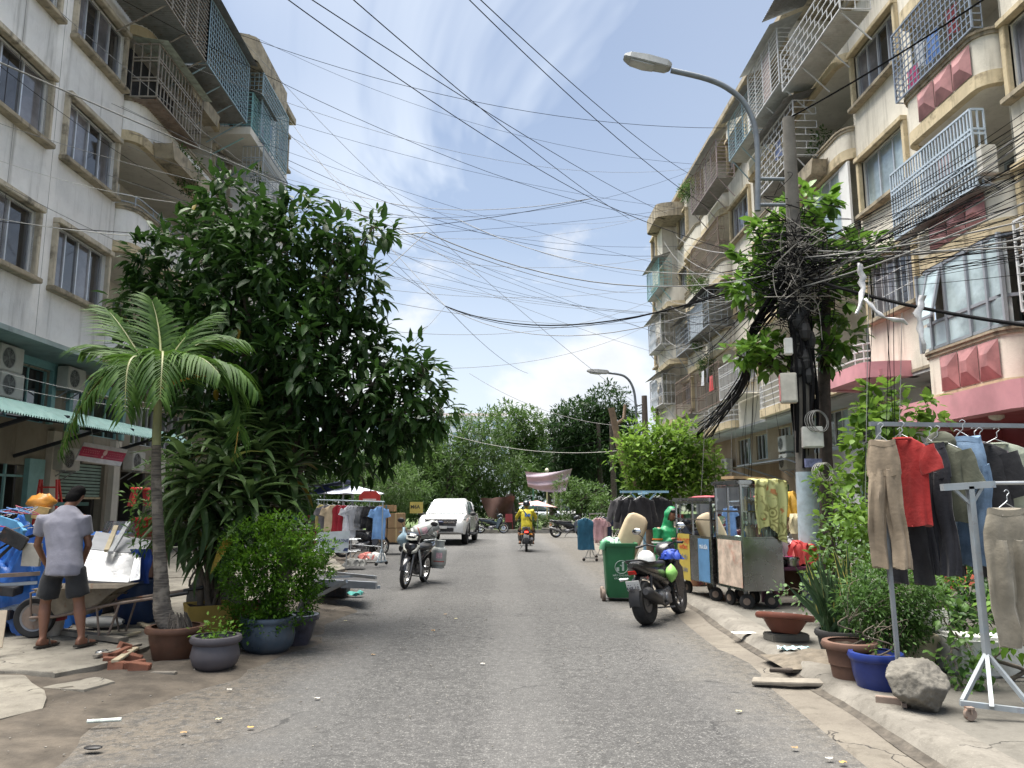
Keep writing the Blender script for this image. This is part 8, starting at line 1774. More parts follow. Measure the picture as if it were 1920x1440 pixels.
def person(label, J, f, skin, top, bot, hair, sl=.55, lg=.5, girth=1., feet='sandal', helmet=None, hood=False, handdir=None, headtilt=(0, 0)):
	V_ = {k: Vector(v) for k, v in J.items()}; f = Vector(f).normalized(); g = girth
	lat = (V_['shR'] - V_['shL']).normalized(); base = (V_['anL'] + V_['anR']) / 2; base.z = min(V_['anL'].z, V_['anR'].z) - .07
	hd = V_['head']; up = (hd - V_['neck']).normalized(); hx = lat; hf = up.cross(hx) * -1; hf = hf if hf.dot(f) > 0 else -hf
	b = MB(); RH = Matrix((hx, hf, up)).transposed()
	b.ell(hd, (.074, .092, .108), RH); b.ell(hd + hf * .028 - up * .055, (.055, .062, .055), RH); b.ell(hd + hf * .098 - up * .02, (.014, .018, .024), RH)
	for s_ in (-1, 1): b.ell(hd + hx * s_ * .078 - up * .015, (.010, .020, .030), RH)
	b.tube([V_['neck'] - up * .06, hd - up * .03], [.058, .054], 12)
	torso(b, [(V_['pel'] - Vector((0, 0, .05)), .13 * g, .09 * g), (V_['pel'], .155 * g, .10 * g), (V_['pel'].lerp(V_['chest'], .5), .135 * g, .095 * g), (V_['chest'], .165 * g, .11 * g), (V_['chest'].lerp(V_['neck'], .7), .11 * g, .075 * g)], lat)
	for s_ in 'LR':
		b.tube([V_['sh' + s_], V_['el' + s_], V_['ha' + s_]], [.042 * g, .037 * g, .027], 10); b.ell(V_['sh' + s_], (.045, .045, .045))
		hdv = (V_['ha' + s_] - V_['el' + s_]) if not handdir else Vector(handdir); hand(b, V_['ha' + s_], hdv, Vector((0, 0, 1)) if abs(hdv.normalized().z) < .7 else f * -1, 1.0, .6)
		kn = V_['kn' + s_]; an = V_['an' + s_]; hp = V_['hip' + s_]
		b.tube([hp, hp.lerp(kn, .5), kn, kn.lerp(an, .3), an.lerp(kn, .12), an - Vector((0, 0, .03))], [.083 * g, .072 * g, .054, .060, .036, .034], 12)
		b.loft([[an + f * u + f.cross(Vector((0, 0, 1))) * a * k + Vector((0, 0, z)) for a, z in ((-1, -.066), (1, -.066), (.7, zt), (-.7, zt))] for u, k, zt in ((-.065, .03, -.01), (-.02, .034, .02), (.07, .042, -.02), (.15, .046, -.04), (.185, .03, -.05))])
	body = fuse(b, 'person', skin, vox=.0115, it=3); tag(body, label, 'person')
	t = MB(); torso(t, [(V_['pel'] - Vector((0, 0, .09 if lg < 1 else .16)), .184 * g, .142 * g), (V_['pel'], .180 * g, .138 * g), (V_['pel'].lerp(V_['chest'], .35), .172 * g, .128 * g), (V_['chest'], .188 * g, .135 * g), (V_['chest'].lerp(V_['neck'], .55), (.185 if hood else .160) * g, .105 * g), (V_['neck'] - up * .01, .075, .07)], lat)
	for s_ in 'LR':
		sh, el, ha = V_['sh' + s_], V_['el' + s_], V_['ha' + s_]; pts = [sh - (sh - V_['chest']) * .25, sh]
		if sl <= .9: pts += [sh.lerp(el, sl)]; rs = [.075, .078 * g, .074]
		else: pts += [el, ha.lerp(el, .06)]; rs = [.075, .074 * g, .060, .045]
		t.tube(pts, rs, 12)
	if hood: t.ell(hd + up * .01 - hf * .018, (.112, .126, .132), RH); t.tube([V_['chest'].lerp(V_['neck'], .6), hd - up * .05 - hf * .03], [.115, .088], 12)
	if hood:   # open the hood towards the face
		cut = hd + hf * .055; t.v = [tuple(v) for v in t.v]
	sh_ = fuse(t, 'top', top, body, .017, 3, True, .0065)
	if hood:
		bm = bmesh.new(); bm.from_mesh(sh_.data); bmesh.ops.delete(bm, geom=[v for v in bm.verts if (v.co - hd).dot(hf) > .035 and (v.co - (hd - up * .02)).length < .16 and (v.co - hd).dot(up) > -.10], context='VERTS'); bm.to_mesh(sh_.data); bm.free()
	u = MB(); torso(u, [(V_['pel'] - Vector((0, 0, .10)), .165 * g, .12 * g), (V_['pel'] - Vector((0, 0, .04)), .160 * g, .12 * g), (V_['pel'] + Vector((0, 0, .03)), .14 * g, .105 * g)], lat)
	for s_ in 'LR':
		hp, kn, an = V_['hip' + s_], V_['kn' + s_], V_['an' + s_]
		if lg < 1: u.tube([hp + Vector((0, 0, .05)), hp.lerp(kn, .5), hp.lerp(kn, lg + .4)], [.094 * g, .104 * g, .112 * g], 14)
		else: u.tube([hp + Vector((0, 0, .05)), kn, kn.lerp(an, .92)], [.09 * g, .066, .058], 14)
	fuse(u, 'bottoms', bot, body, .018, 3, True, .006)
	if helmet:
		hm = MB(); hm.ell(hd + up * .025, (.128, .142, .132), RH, 20, 12); hm.ell(hd + hf * .10 + up * .06, (.10, .05, .03), RH); fuse(hm, 'helmet', helmet, body, .014, 2, True)
	elif hair:
		hm = MB(); hm.ell(hd + up * .022 - hf * .02, (.082, .088, .098), RH, 18, 12); hm.ell(hd - hf * .038 - up * .025, (.079, .066, .085), RH); fuse(hm, 'hair', hair, body, .010, 2, True)
	for s_ in 'LR':
		an = V_['an' + s_]; m = MB(); m.loft([[an + f * u_ + f.cross(Vector((0, 0, 1))) * a * k + Vector((0, 0, z)) for a, z in ((-1, -.082), (1, -.082), (1, -.064), (-1, -.064))] for u_, k in ((-.085, .025), (-.03, .04), (.08, .047), (.17, .048), (.205, .03))]); sd = m.build('sandal' if feet == 'sandal' else 'shoe', M('sandal_rubber', (.045, .04, .033), .8), body, w=True)
		MB().tube([an + f * .05 + f.cross(Vector((0, 0, 1))) * -.05 + Vector((0, 0, -.06)), an + f * .08 + Vector((0, 0, .005)), an + f * .05 + f.cross(Vector((0, 0, 1))) * .05 + Vector((0, 0, -.06))], .012, 6).build('strap', MATS['sandal_rubber'], sd)
	return body
SK = M('skin_brown', (.20, .095, .06), .55, var=.12, scale=7); HAIR = M('black_hair', (.006, .0055, .006), .85, spec=.15, var=.3, bump=.5, bscale=60)
Ym = 8.47; a = lambda px, py, dy=0.: P(px, py, Y=Ym + dy)
person('man in a faded lavender-grey shirt and black shorts seen from behind, bending over the barrow', dict(pel=a(122, 1062, -.02), chest=a(119, 985, .10), neck=a(131, 948, .17), head=a(143, 930, .23), shL=a(84, 972, .1), shR=a(157, 972, .12), elL=a(70, 1022, .14), haL=a(86, 1058, .36), elR=a(166, 1022, .16), haR=a(152, 1062, .38), hipL=a(103, 1072), hipR=a(141, 1072), knL=a(85, 1130, .03), knR=a(148, 1128, .03), anL=a(80, 1198, -.02), anR=a(153, 1196, .0)), (.25, 1, 0), SK, cloth('lavender_grey', (.20, .20, .245), var=.08), cloth('shorts_black', (.018, .019, .022)), HAIR, sl=.62, lg=.42, girth=1.06)
# man in the green hooded jacket
Yh = 13.75; a = lambda px, py, dy=0.: P(px, py, Y=Yh + dy); SK2 = M('skin_tan', (.30, .15, .09), .5, var=.1)
gj = person('man in a bright green hooded rain jacket and black cap counting money by the cart', dict(pel=a(1255, 1078), chest=a(1250, 1006), neck=a(1252, 984), head=a(1259, 964, -.03), shL=a(1267, 991, .12), shR=a(1235, 993, -.12), elL=a(1282, 1036, .06), haL=a(1290, 1046, -.10), elR=a(1231, 1036, -.20), haR=a(1262, 1010, -.27), hipL=a(1256, 1085, .08), hipR=a(1252, 1085, -.08), knL=P(1258, 1120, Y=Yh + .08), knR=P(1252, 1122, Y=Yh - .08), anL=Vector((3.05, Yh + .08, .20)), anR=Vector((3.0, Yh - .10, .20))), (.8, -.6, 0), SK2, M('green_raincoat', (.012, .20, .075), .42, var=.18, scale=6, bump=.4, bscale=9), cloth('dark_trousers', (.03, .032, .04)), None, sl=1, lg=1, hood=True, handdir=(1, -.1, .05), feet='shoe', girth=1.42)
hd_ = a(1259, 964, -.03); m = MB(); m.ell(hd_ + Vector((.04, -.035, .055)), (.08, .075, .05)); m.ell(hd_ + Vector((.11, -.08, .045)), (.075, .06, .012), rotm(.15, .25, -.6)); fuse(m, 'cap', BLACKP, gj, .009, 1, True)
for z_, mt in ((.0, M('orange_band', (.6, .16, .03), .5)), (-.035, M('white_band', (.6, .65, .62), .5))):
	sR = a(1235, 993, -.12); eR = a(1231, 1036, -.20); c = sR.lerp(eR, .42 - z_ * 4); MB().lathe([(.098, -.014), (.101, 0), (.098, .014)], 18, c).build('sleeve_band', mt, gj, w=True)
# delivery rider in yellow
bx, by = .95, 26.7; a = lambda x, y, z: Vector((bx + x, by + y, z))
yr = person('rider in a yellow delivery jacket and dark helmet on the motorbike riding away', dict(pel=a(0, -.33, .86), chest=a(0, -.25, 1.22), neck=a(0, -.2, 1.40), head=a(0, -.17, 1.53), shL=a(-.18, -.24, 1.34), shR=a(.18, -.24, 1.34), elL=a(-.33, -.08, 1.12), haL=a(-.33, .22, 1.03), elR=a(.33, -.08, 1.12), haR=a(.33, .22, 1.03), hipL=a(-.10, -.3, .82), hipR=a(.10, -.3, .82), knL=a(-.24, .08, .68), knR=a(.24, .08, .68), anL=a(-.22, -.08, .30), anR=a(.22, -.08, .30)), (0, 1, 0), SK2, M('yellow_jacket', (.55, .46, .03), .6, var=.12, bump=.3, bscale=8), cloth('rider_trousers', (.035, .03, .026)), None, sl=1, lg=1, helmet=M('helmet_black', (.015, .016, .022), .2, coat=.6), feet='shoe', girth=1.05)
text('jacket_logo', 'be', .20, M('logo_blue', (.03, .13, .40), .6), yr, (bx + .03, by - .415, 1.21), (rad(80), 0, 0), .002, .006); text('jacket_lettering', 'giao hàng', .062, M('logo_olive', (.20, .17, .03), .6), yr, (bx, by - .432, 1.07), (rad(84), 0, 0), .002, .001)
MB().tube([a(-.15, -.33, 1.40), a(.0, -.405, 1.22), a(.17, -.40, .98)], .014, 6).build('bag_strap', BLACKP, yr, w=True)
# woman in a floral blouse behind the carts
FLO = M('floral_purple', (.26, .12, .18), .85, var=.6, scale=30); Yw = 14.3; a = lambda px, py, dy=0.: P(px, py, Y=Yw + dy)
person('woman in a purple flowered blouse standing behind the longer food cart', dict(pel=a(1307, 1068), chest=a(1303, 1005), neck=a(1310, 978), head=a(1316, 960), shL=a(1308, 990, .15), shR=a(1295, 990, -.15), elL=a(1312, 1030, .15), haL=a(1330, 1040, .1), elR=a(1288, 1030, -.17), haR=a(1310, 1050, -.16), hipL=a(1310, 1080, .08), hipR=a(1303, 1080, -.08), knL=a(1310, 1110, .08), knR=a(1304, 1110, -.08), anL=Vector((3.72, Yw + .08, .20)), anR=Vector((3.66, Yw - .08, .20))), (1, -.1, 0), SK2, FLO, FLO, HAIR, sl=1, lg=1, girth=1.1)

# ================================================================ utility pole, street lamps, cables
CPOLE = M('concrete_pole', (.125, .118, .105), .9, var=.2, scale=5, bump=.4, bscale=25, dirt=.3); CAB = M('black_cable', (.010, .010, .011), .9, spec=.1); CABG = M('grey_cable', (.20, .20, .195), .6); CABW = M('pale_cable', (.50, .49, .46), .6); LAMPG = M('lamp_grey', (.16, .18, .20), .45, .4)
PB = Vector((4.71, 11.83, .12)); up_ = thing('utility_pole', 'concrete utility pole smothered in black cables with a blue-painted foot', 'pole', PB); ptop = P(1478, 222, Y=11.83) - PB
pf = lambda z: Vector((ptop.x * z / ptop.z, 0, z))
MB().tube([pf(0) - Vector((0, 0, .2)), pf(3), ptop], [.155, .135, .095], 14).build('shaft', CPOLE, up_, smooth=50)
MB().tube([pf(0.02), pf(1.95)], [.158, .146], 14).build('blue_paint', M('flaking_blue', (.36, .44, .49), .8, var=.2, dirt=.6, dirtc=(.25, .25, .24), dscale=4), up_, smooth=50)
m = MB()
for i in range(26):
	a = random.uniform(0, 6.28); r = random.uniform(.12, .19); z0 = random.uniform(2.0, 3.2); z1 = random.uniform(3.4, 5.4)
	m.tube(smoothpath([pf(z0) + Vector((r * math.cos(a), r * math.sin(a), 0)), pf((z0 + z1) / 2) + Vector(((r + .05) * math.cos(a + .4), (r + .05) * math.sin(a + .4), 0)), pf(z1) + Vector((r * math.cos(a + .2), r * math.sin(a + .2), 0))], 4), random.uniform(.01, .03), 6)
stuff(m.build('cable_bundle', CAB, up_, smooth=50))
m = MB()
for i in range(150):
	c = pf(random.gauss(5.05, .42)); pts = [c + Vector((random.gauss(0, .30), random.gauss(-.05, .2), random.gauss(0, .2))) for _ in range(4)]; m.tube(smoothpath(pts, 5), random.choice((.004, .006, .008)), 4)
stuff(m.build('cable_tangle', CAB, up_)); m = MB()
for i in range(46):
	c = pf(random.gauss(5.15, .35)); pts = [c + Vector((random.gauss(0, .28), random.gauss(-.16, .12), random.gauss(0, .24))) for _ in range(4)]; m.tube(smoothpath(pts, 5), .006, 4)
stuff(m.build('pale_tangle', M('weathered_cable', (.26, .245, .22), .7), up_)); m = MB()
for i in range(60):
	c = pf(random.uniform(3.4, 4.7)); m.ell(c + Vector((random.gauss(0, .07), random.gauss(-.02, .07), 0)), (.10, .09, .16), nu=8, nv=5)
stuff(m.build('splice_boxes', M('splice_black', (.016, .016, .017), .7), up_))
def onpole(px, py): return P(px, py, Y=11.6)
for (px, py, w_, h_, d_, lb, mt) in ((1478, 728, .24, .46, .16, 'grey metal meter box with a red notice on the utility pole', M('box_grey', (.45, .43, .38), .6, dirt=.3)), (1523, 820, .30, .32, .16, 'pale plastic junction box low on the utility pole', M('box_pale', (.52, .52, .49), .6, dirt=.15)), (1478, 650, .12, .26, .12, 'small white cable box on the pole', M('box_white', (.55, .55, .53), .6, dirt=.2))):
	q = P(px, py, Y=11.56); t = thing('junction_box', lb, 'box', (q.x, 11.56, q.z - h_ / 2), rad(-14)); MB().box((0, 0, h_ / 2), (w_, d_, h_)).build('case', mt, t, bevel=.012); MB().box((0, -d_ / 2 - .004, h_ / 2), (w_ * .86, .008, h_ * .88)).build('door', mt, t, bevel=.003)
	if 'notice' in lb: MB().box((-w_ / 2 - .004, 0, h_ / 2), (.006, d_ * .9, h_ * .85)).build('red_notice', M('notice_red', (.55, .20, .20), .6, var=.5, scale=25), t)
q = P(1525, 868, Y=11.62); t = thing('number_plate', 'blue and white number plate strapped to the pole', 'plate', (q.x, 11.62, q.z)); MB().box((0, 0, 0), (.26, .02, .13)).build('plate', M('plate_blue', (.22, .23, .40), .5, var=.5, scale=20), t)
for (px, py, R_, n, lb) in ((1530, 790, .17, 5, 'loose coil of black cable hanging on the pole'), (1540, 885, .14, 7, 'coil of pale cable hanging below the junction box')):
	q = P(px, py, Y=11.5); m = MB()
	for i in range(n): m.torus((q.x + .012 * i, 11.5 - .01 * i, q.z), R_ * (1 - .05 * (i % 3)), .006, rotm(rad(82), rad(8 * (i % 3)), .1 * i), 22, 5, 1)
	single(m, 'cable_coil', CABW if n > 5 else CABG, lb, 'cable coil')
def arm_lamp(label, base, pts, head, hrot, brackets, r=.045):
	t = thing('street_lamp', label, 'street lamp', base); b = Vector(base)
	MB().tube(smoothpath([p - b for p in pts], 6), r, 10).build('arm', LAMPG, t, smooth=60)
	for (A, B) in brackets: MB().tube([A - b, B - b], .032, 8).build('bracket', LAMPG, t, smooth=60)
	R = Euler(hrot).to_matrix(); h = head - b; s_ = r / .045
	def sec(x, hw, z0, z1): return [h + R @ Vector((px * s_, py * s_, pz * s_)) for px, py, pz in [(x, -hw, z0), (x, -hw * .9, z1), (x, hw * .9, z1), (x, hw, z0)]]
	MB().loft([sec(.30, .07, -.03, .05), sec(.22, .12, -.06, .07), sec(-.12, .145, -.07, .07), sec(-.40, .13, -.06, .05), sec(-.50, .08, -.03, .02)]).build('lamp_head', M('lamp_head_grey', (.36, .37, .37), .5, .1, dirt=.2), t, bevel=.012)
	MB().loft([sec(.02, .10, -.09, -.068), sec(-.15, .115, -.10, -.068), sec(-.38, .10, -.085, -.058)]).build('lens', M('lamp_lens', (.45, .46, .46), .2), t, smooth=40)
lp = lambda px, py: P(px, py, Y=11.7)
arm_lamp('grey street lamp on a curved arm bracketed to the utility pole', lp(1421, 395), [lp(1421, 395), lp(1419, 260), lp(1400, 200), lp(1368, 168), lp(1325, 148), lp(1258, 132)], lp(1225, 119), (0, rad(14), 0), [(lp(1420, 335), lp(1470, 336)), (lp(1420, 384), lp(1472, 384))])
lq = lambda px, py: P(px, py, Y=27.5)
arm_lamp('distant grey street lamp beside the sawn tree trunk', lq(1192, 800), [lq(1195, 830), lq(1192, 760), lq(1186, 725), lq(1170, 705), lq(1140, 699)], lq(1126, 697), (0, rad(5), 0), [(lq(1192, 762), lq(1210, 756)), (lq(1193, 775), lq(1212, 773))])
fp_ = thing('utility_pole', 'distant dark utility pole behind the young tree', 'pole', (lq(1215, 1000).x, 27.5, .1)); MB().tube([(0, 0, 0), lq(1208, 742) - Vector(fp_.location)], [.16, .1], 10).build('shaft', M('dark_pole', (.10, .08, .07), .9), fp_, smooth=50)
# cables: (start, end, sag, radius, material)
CN = [0]
def cable(A, B, s_, r, mat, lb, grp):
	m = MB(); m.tube(sag(A, B, s_, 16), r * .72, 5); single(m, 'cable', mat, lb, 'cable', grp)
def X(px, py, Y): return P(px, py, Y=Y)
hub = pf(5.2) + PB
G1 = 'cables strung across the street'
for (A, B, s_, r, mt) in [
	(X(-200, 30, 6), X(1240, 545, 40), .9, .012, CABG), (X(500, -30, 8), X(1110, 372, 17), .15, .010, CAB), (X(555, -20, 8), X(1250, 400, 30), .2, .010, CAB), (X(640, -20, 8), X(1180, 410, 26), .2, .010, CAB), (X(860, -20, 8), X(1330, 390, 18), .2, .009, CAB), (X(880, -20, 8), X(1300, 330, 22), .2, .009, CAB),
	(P(450, 65, X=-8.3), X(1360, 240, 26), .8, .012, CAB), (P(230, 0, X=-9.2), X(1230, 410, 30), .8, .011, CAB), (P(-5, 230, X=-9.4), X(860, 412, 16), .35, .008, CABG), (P(-5, 410, X=-9.4), X(800, 436, 11), .25, .012, CABW), (P(-5, 415, X=-9.4), X(1110, 372, 17), .55, .009, CAB), (P(110, 20, X=-9.4), X(820, 560, 20), .3, .009, CABG),
	(X(1110, 372, 17), hub, .12, .011, CAB), (X(860, 412, 16), hub, .5, .010, CABG), (X(800, 436, 11.5), hub, .55, .012, CABG), (X(835, 574, 22), hub, .75, .022, CAB), (X(835, 574, 22), hub + Vector((0, 0, -.1)), .95, .012, CABG), (X(835, 574, 22), hub + Vector((0, 0, .1)), .85, .011, CAB), (X(700, 560, 24), X(1235, 600, 40), .5, .012, CABG), (X(720, 620, 26), X(1230, 560, 40), .8, .012, CABG), (X(760, 690, 26), X(1225, 605, 38), .7, .012, CABG),
	(X(540, 220, 29), X(835, 574, 22), .3, .012, CABG), (X(540, 300, 29), X(1230, 480, 40), 1.1, .014, CAB), (X(538, 310, 29), X(1110, 372, 17), .9, .011, CABG), (X(541, 250, 29), X(900, 520, 24), .4, .012, CABG), (X(835, 574, 22), X(990, 700, 40), .3, .012, CABG), (X(835, 574, 22), X(700, 690, 20), .2, .008, CABG), (X(835, 574, 22), X(720, 470, 20), .1, .008, CABG), (P(455, 75, X=-8.4), X(1210, 770, 27.5), .6, .010, CABG), (X(880, 700, 30), X(1195, 800, 27.5), .5, .012, CABG), (X(720, 770, 24), X(1160, 845, 24), .5, .010, CABW), (X(700, 860, 30), X(1165, 820, 24), .3, .008, CAB), (X(800, 435, 12), X(470, 700, 10), .1, .008, CABG),
	(P(-5, 120, X=-9.4), X(590, 470, 24), .5, .008, CAB), (P(-5, 300, X=-9.4), X(330, 380, 15), .1, .008, CABW), (P(-5, 340, X=-9.4), X(540, 560, 22), .3, .009, CABG), (P(-5, 695, X=-9.4), X(400, 770, 15), .1, .007, CABW), (P(-5, 720, X=-9.4), X(330, 770, 14), .08, .007, CABW)]:
	cable(A, B, s_, r, mt, 'sagging overhead cable strung across the street', G1)
for i in range(20):
	cable(P(random.uniform(180, 470), random.uniform(60, 460), X=-9.3), P(random.uniform(1235, 1390), random.uniform(300, 700), X=9.1), random.uniform(.3, 1.8), .008, CABG if i % 2 else CAB, 'thin overhead wire spanning between the two apartment blocks', 'thin wires between the two blocks')
G2 = 'cables fanning out from the utility pole'
for i in range(64):
	u = i / 63; py = lerp(215, 640, u) + random.uniform(-22, 22); Y1 = random.uniform(5.2, 7.8); z0 = random.uniform(-.55, .4)
	thick = i % 9 == 0
	cable(hub + Vector((random.uniform(-.1, .2), random.uniform(-.25, .05), z0)), X(2500, lerp(-218, 416, u) + random.uniform(-40, 40), Y1), random.uniform(.05, .35), .016 if thick else random.choice((.005, .006, .008)), CAB if i % 9 else CABG, 'cable of the dense fan running right from the utility pole', G2)
cable(hub + Vector((0, 0, -.1)), X(2500, 650, 6.2), .25, .035, CAB, 'thick black cable bundle running right below the fan', None)
cable(ptop + PB, X(2500, -480, 6), .2, .02, CAB, 'thick cable rising right from the pole top', None)
G3 = 'cables fanning out from the utility pole towards the far block'
for i in range(22): cable(hub + Vector((random.uniform(-.2, .1), 0, random.uniform(-.4, .3))), X(random.uniform(1225, 1290), random.uniform(430, 700), random.uniform(36, 40)), random.uniform(.3, 1.0), random.choice((.010, .012, .014)), CAB if i % 3 else CABG, 'thin cable running from the utility pole to the far end of the beige block', G3)
for i in range(16):
	p0 = hub + Vector((random.uniform(-.15, .15), 0, random.uniform(-.5, .1))); p3 = X(random.uniform(1290, 1330), random.uniform(800, 840), 24); p1 = X(random.uniform(1408, 1420), random.uniform(610, 640), 12.6); p2 = X(random.uniform(1378, 1398), random.uniform(700, 740), 15.5)
	m = MB(); m.tube(smoothpath([p0, p1, p2, p3], 6), random.choice((.012, .016, .022)), 5); single(m, 'cable', CAB, 'black cable of the heavy bundle hanging towards the far block', 'cable', 'cables of the heavy hanging bundle')
for i in range(18):
	px = random.uniform(1330, 1440) if i < 12 else random.uniform(1600, 1730); Yc = random.uniform(12.5, 20) if i < 12 else 9.5; A = X(px, random.uniform(560, 680) if i < 12 else random.uniform(480, 600), Yc); B = X(px + random.uniform(-25, 25), random.uniform(800, 1000), Yc); cable(A, B, random.uniform(-.02, .05), .006, CAB if i % 3 else CABG, 'thin cable dangling in front of the beige block', 'dangling cables by the beige block')
# silver plastic wrapped round a splice
m = MB(); p_ = [X(1612, 495, 9.6), X(1618, 540, 9.6), X(1606, 590, 9.5)]; m.tube(smoothpath(p_, 5), [.03, .045, .03, .04, .045, .03, .03, .04, .025, .03, .02], 8); m.tube(smoothpath([X(1622, 560, 9.5), X(1650, 590, 9.4), X(1700, 606, 9.3)], 4), [.018, .022, .028, .018, .028, .02, .02, .018, .01], 8); m.tube(smoothpath([X(1728, 555, 9.2), X(1722, 600, 9.2), X(1734, 660, 9.2)], 4), [.04, .05, .03, .045, .03, .03, .02, .02, .015], 8); m.v = [(x + .03 * vn(z * 25, y * 9), y + .03 * vn(x * 25, z * 21), z + .02 * vn(x * 31, z * 17)) for x, y, z in m.v]; stuff(single(m, 'plastic_wrapping', M('silver_plastic', (.50, .50, .51), .35, .2, var=.3, scale=12, bump=.6, bscale=15), 'torn silver plastic wrapped round the cables beside the pole', 'wrapping', smooth=60))

# ================================================================ laundry, planters and fittings on the fronts
def laundry(B, y, z, d, c, lb, w_=.42, h_=.6):
	m = MB(); sd = random.uniform(0, 9); q = B.p(y, z, d); m.grid(lambda u, v: (q.x + .05 * math.sin(u * 9 + sd) * v, q.y + w_ * (u - .5) * (1 - .12 * math.sin(v * 3.1)), q.z - h_ * v), 12, 6); single(m, 'laundry', cloth('wash_%d' % (int(sd * 1000) % 9999), c), lb, 'laundry', 'washing on the balconies', smooth=60)
for (B, y, z, d, c, lb) in ((RB, 15.2, 11.5, .2, (.55, .57, .6), 'white shirt drying in the upper square-mesh cage'), (RB, 14.75, 11.4, .2, (.10, .22, .55), 'blue shirt drying in the upper square-mesh cage'), (RB, 14.2, 11.6, .1, (.22, .02, .03), 'maroon cloth drying in the upper square-mesh cage'), (RB, 15.55, 11.1, .2, (.5, .05, .18), 'pink towel drying in the upper square-mesh cage'), (RB, 14.9, 8.3, .5, (.35, .36, .4), 'grey towel drying behind the blue-grey bars'), (RB, 14.2, 8.4, .5, (.45, .3, .3), 'pinkish towel drying behind the blue-grey bars'), (RB, 30.6, 7.0, .85, (.03, .03, .04), 'black trousers drying outside the far lower cage'), (RB, 31.3, 7.0, .85, (.55, .57, .6), 'white towel drying outside the far lower cage'), (RB, 30.1, 6.6, .85, (.5, .06, .06), 'red cloth drying outside the far lower cage'), (RB, 22.2, 12.7, .7, (.25, .3, .5), 'blue bedsheet drying in the white brick-pattern cage'), (RB, 21.3, 12.6, .7, (.5, .5, .52), 'white sheet drying in the white brick-pattern cage'), (LB, 25.4, 14.6, 1.2, (.5, .25, .4), 'pink towel drying on the far end of the grey block'), (LB, 26.3, 15.2, 1.2, (.25, .35, .55), 'blue shirt drying on the far end of the grey block'), (RB, 38.5, 7.6, 1.1, (.2, .3, .5), 'blue towel drying in the farthest cage'), (RB, 28.3, 6.6, .4, (.05, .05, .06), 'dark shirt drying in the small white cage')): laundry(B, y, z, d, c, lb)
def hangplant(B, y, z, d, r, lb, drop=.3, n=4):
	q = B.p(y, z, d); t = thing('balcony_plant', lb, 'plant', q, group='plants on the balconies'); l = [(q.x, q.y + random.uniform(-r, r), q.z + .12 - drop * k / n, r * .6) for k in range(n)]; leaf_tree(t, crown(l, 45, 4, .10, .05), LP3)
for (B, y, z, d, r, lb, dr) in ((LB, 20.8, 10.95, .7, .45, 'leafy plant hanging from the planter ledge of the grey block', .7), (LB, 20.0, 11.0, .7, .2, 'small plant on the planter ledge under the old cage', .1), (RB, 20.6, 11.35, .2, .3, 'scraggly plant in the open loggia of the beige block', -.6), (RB, 32.5, 11.3, .55, .6, 'creeper hanging from the far rusty cage', 1.2), (RB, 33.6, 15.6, .7, .5, 'bush sprouting from the far roof cage', -.2), (RB, 32.3, 8.3, .8, .3, 'ferns on the planter under the plastic sheet', .2), (RB, 16.2, 7.25, .55, .2, 'spider plant beside the blue-grey bars', .1), (RB, 31.8, 7.3, .6, .5, 'dry creeper above the far lower cage', .3), (RB, 38.8, 6.0, 1.3, .2, 'small plant outside the farthest cage', .1), (LB, 25.0, 12.4, 1.3, .25, 'potted plant behind the bars at the far end of the grey block', -.3)): hangplant(B, y, z, d, r, lb, dr)
for (y, z, d, lb) in ((26.9, 3.35, -.8, 'upper air conditioner by the teal shop windows of the beige block'), (26.9, 2.72, -.8, 'lower air conditioner by the teal shop windows of the beige block'), (34.0, 2.95, -.8, 'air conditioner on the porch roof of the brown shop front'), (12.25, 3.72, .25, 'air conditioner above the pink canopy'), (17.4, 3.75, -.8, 'air conditioner in the dark recess above the pink canopy'), (13.25, 7.4, .5, 'air conditioner inside the blue-grey barred cage')): q = RB.p(y, z, d); aircon(lb, q, rad(-90))

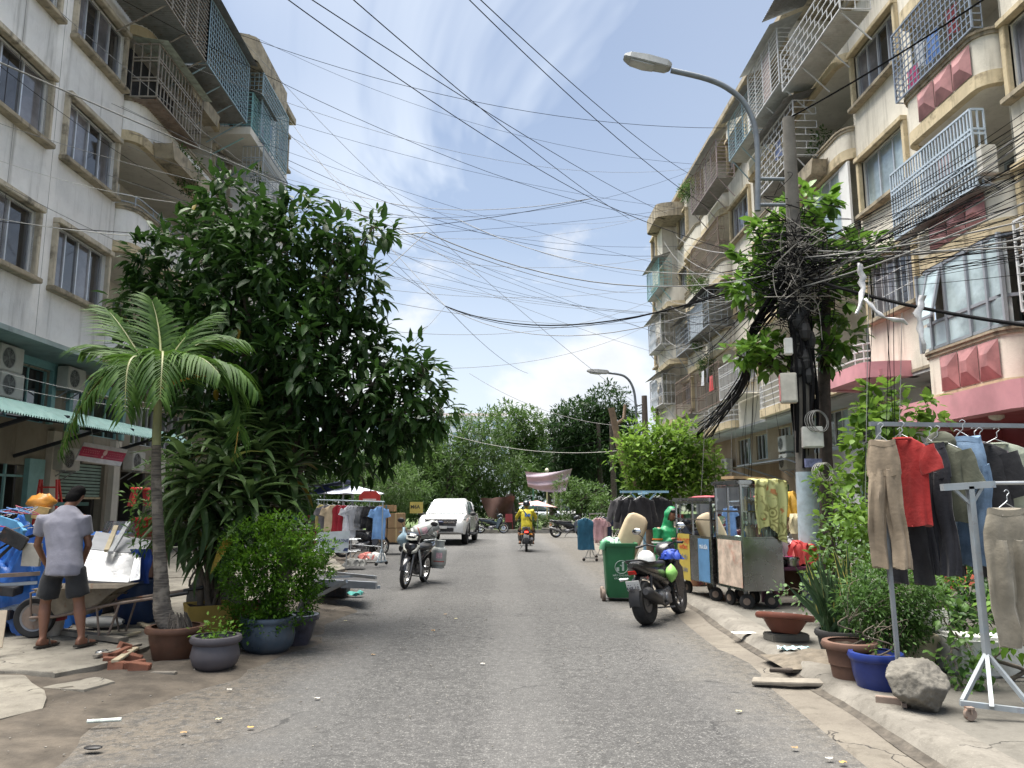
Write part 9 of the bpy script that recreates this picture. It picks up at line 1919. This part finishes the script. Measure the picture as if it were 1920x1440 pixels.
# ================================================================ litter
m = MB()
for i in range(520):
	near = random.random(); x = random.gauss(-1.9, 1.3) if i % 3 else random.uniform(-3, 2.4); y = random.uniform(4.2, 13); r = random.uniform(.003, .009)
	zz_ = .022 if x > interp(y, KL) + .4 else .055
	m.ell((x, y, zz_), (r * 1.4, r, r * .7), rotm(0, 0, random.uniform(0, 3)), 6, 4)
gv = m.build('gravel', M('pebble', (.20, .185, .16), .9, var=.5, scale=30)); stuff(gv); tag(gv, 'scattered grit and pebbles on the road and the broken verge', 'gravel')
LIT = [((.42, .40, .36), 'pale paper scrap lying on the asphalt'), ((.45, .26, .08), 'dry orange leaf lying on the asphalt'), ((.45, .42, .25), 'pale yellow paper scrap on the asphalt'), ((.30, .2, .1), 'brown dry leaf lying on the asphalt')]
for i, (px, py) in enumerate(((595, 1306), (600, 1132), (855, 1158), (835, 1150), (905, 1242), (812, 1180), (1385, 1330), (1490, 1398), (1555, 1418), (1580, 1425), (648, 1162), (700, 1225), (430, 1290), (470, 1360), (410, 1345), (345, 1370))):
	k = i % 4; q = P(px, py, Z=.03); m = MB(); m.grid(lambda u, v: (q.x + .022 * (u - .5) * 2, q.y + .015 * (v - .5) * 2, .021 + .006 * vn(u * 5 + i, v * 5)), 4, 4); single(m, 'litter', M('litter_%d' % k, LIT[k][0], .8), LIT[k][1], 'litter', 'litter on the road %d' % k, smooth=60)
q = P(190, 1350, Z=.06); m = MB(); m.tube([(q.x - .1, q.y, .05), (q.x + .12, q.y + .05, .05)], .014, 8); single(m, 'drink_carton', M('striped_pack', (.55, .6, .55), .5, var=.5, scale=20), 'crushed striped drink carton in the dirt', 'litter')
q = P(175, 1397, Z=.05); m = MB(); m.ell((q.x, q.y, .035), (.06, .035, .012)); single(m, 'black_sole', BLACKP, 'black shoe sole lying in the dirt', 'litter', smooth=60)
q = P(193, 1228, Z=.1); m = MB(); tarp(m, (q.x, q.y, .09), .06, .05, .06, 8, 8, 8); single(m, 'clear_bag', FILM, 'small clear plastic bag on the pavement beside the bricks', 'litter', smooth=60)
q = P(1395, 1188, Z=PZ); m = MB(); m.grid(lambda u, v: (q.x + .13 * (u - .5) * 2 + .02 * vn(v * 9, 2), q.y + .06 * (v - .5) * 2 + .02 * vn(u * 9, 5), PZ + .012), 10, 6); struct(m.build('paint_patch', M('white_splash', (.60, .58, .54), .8)))
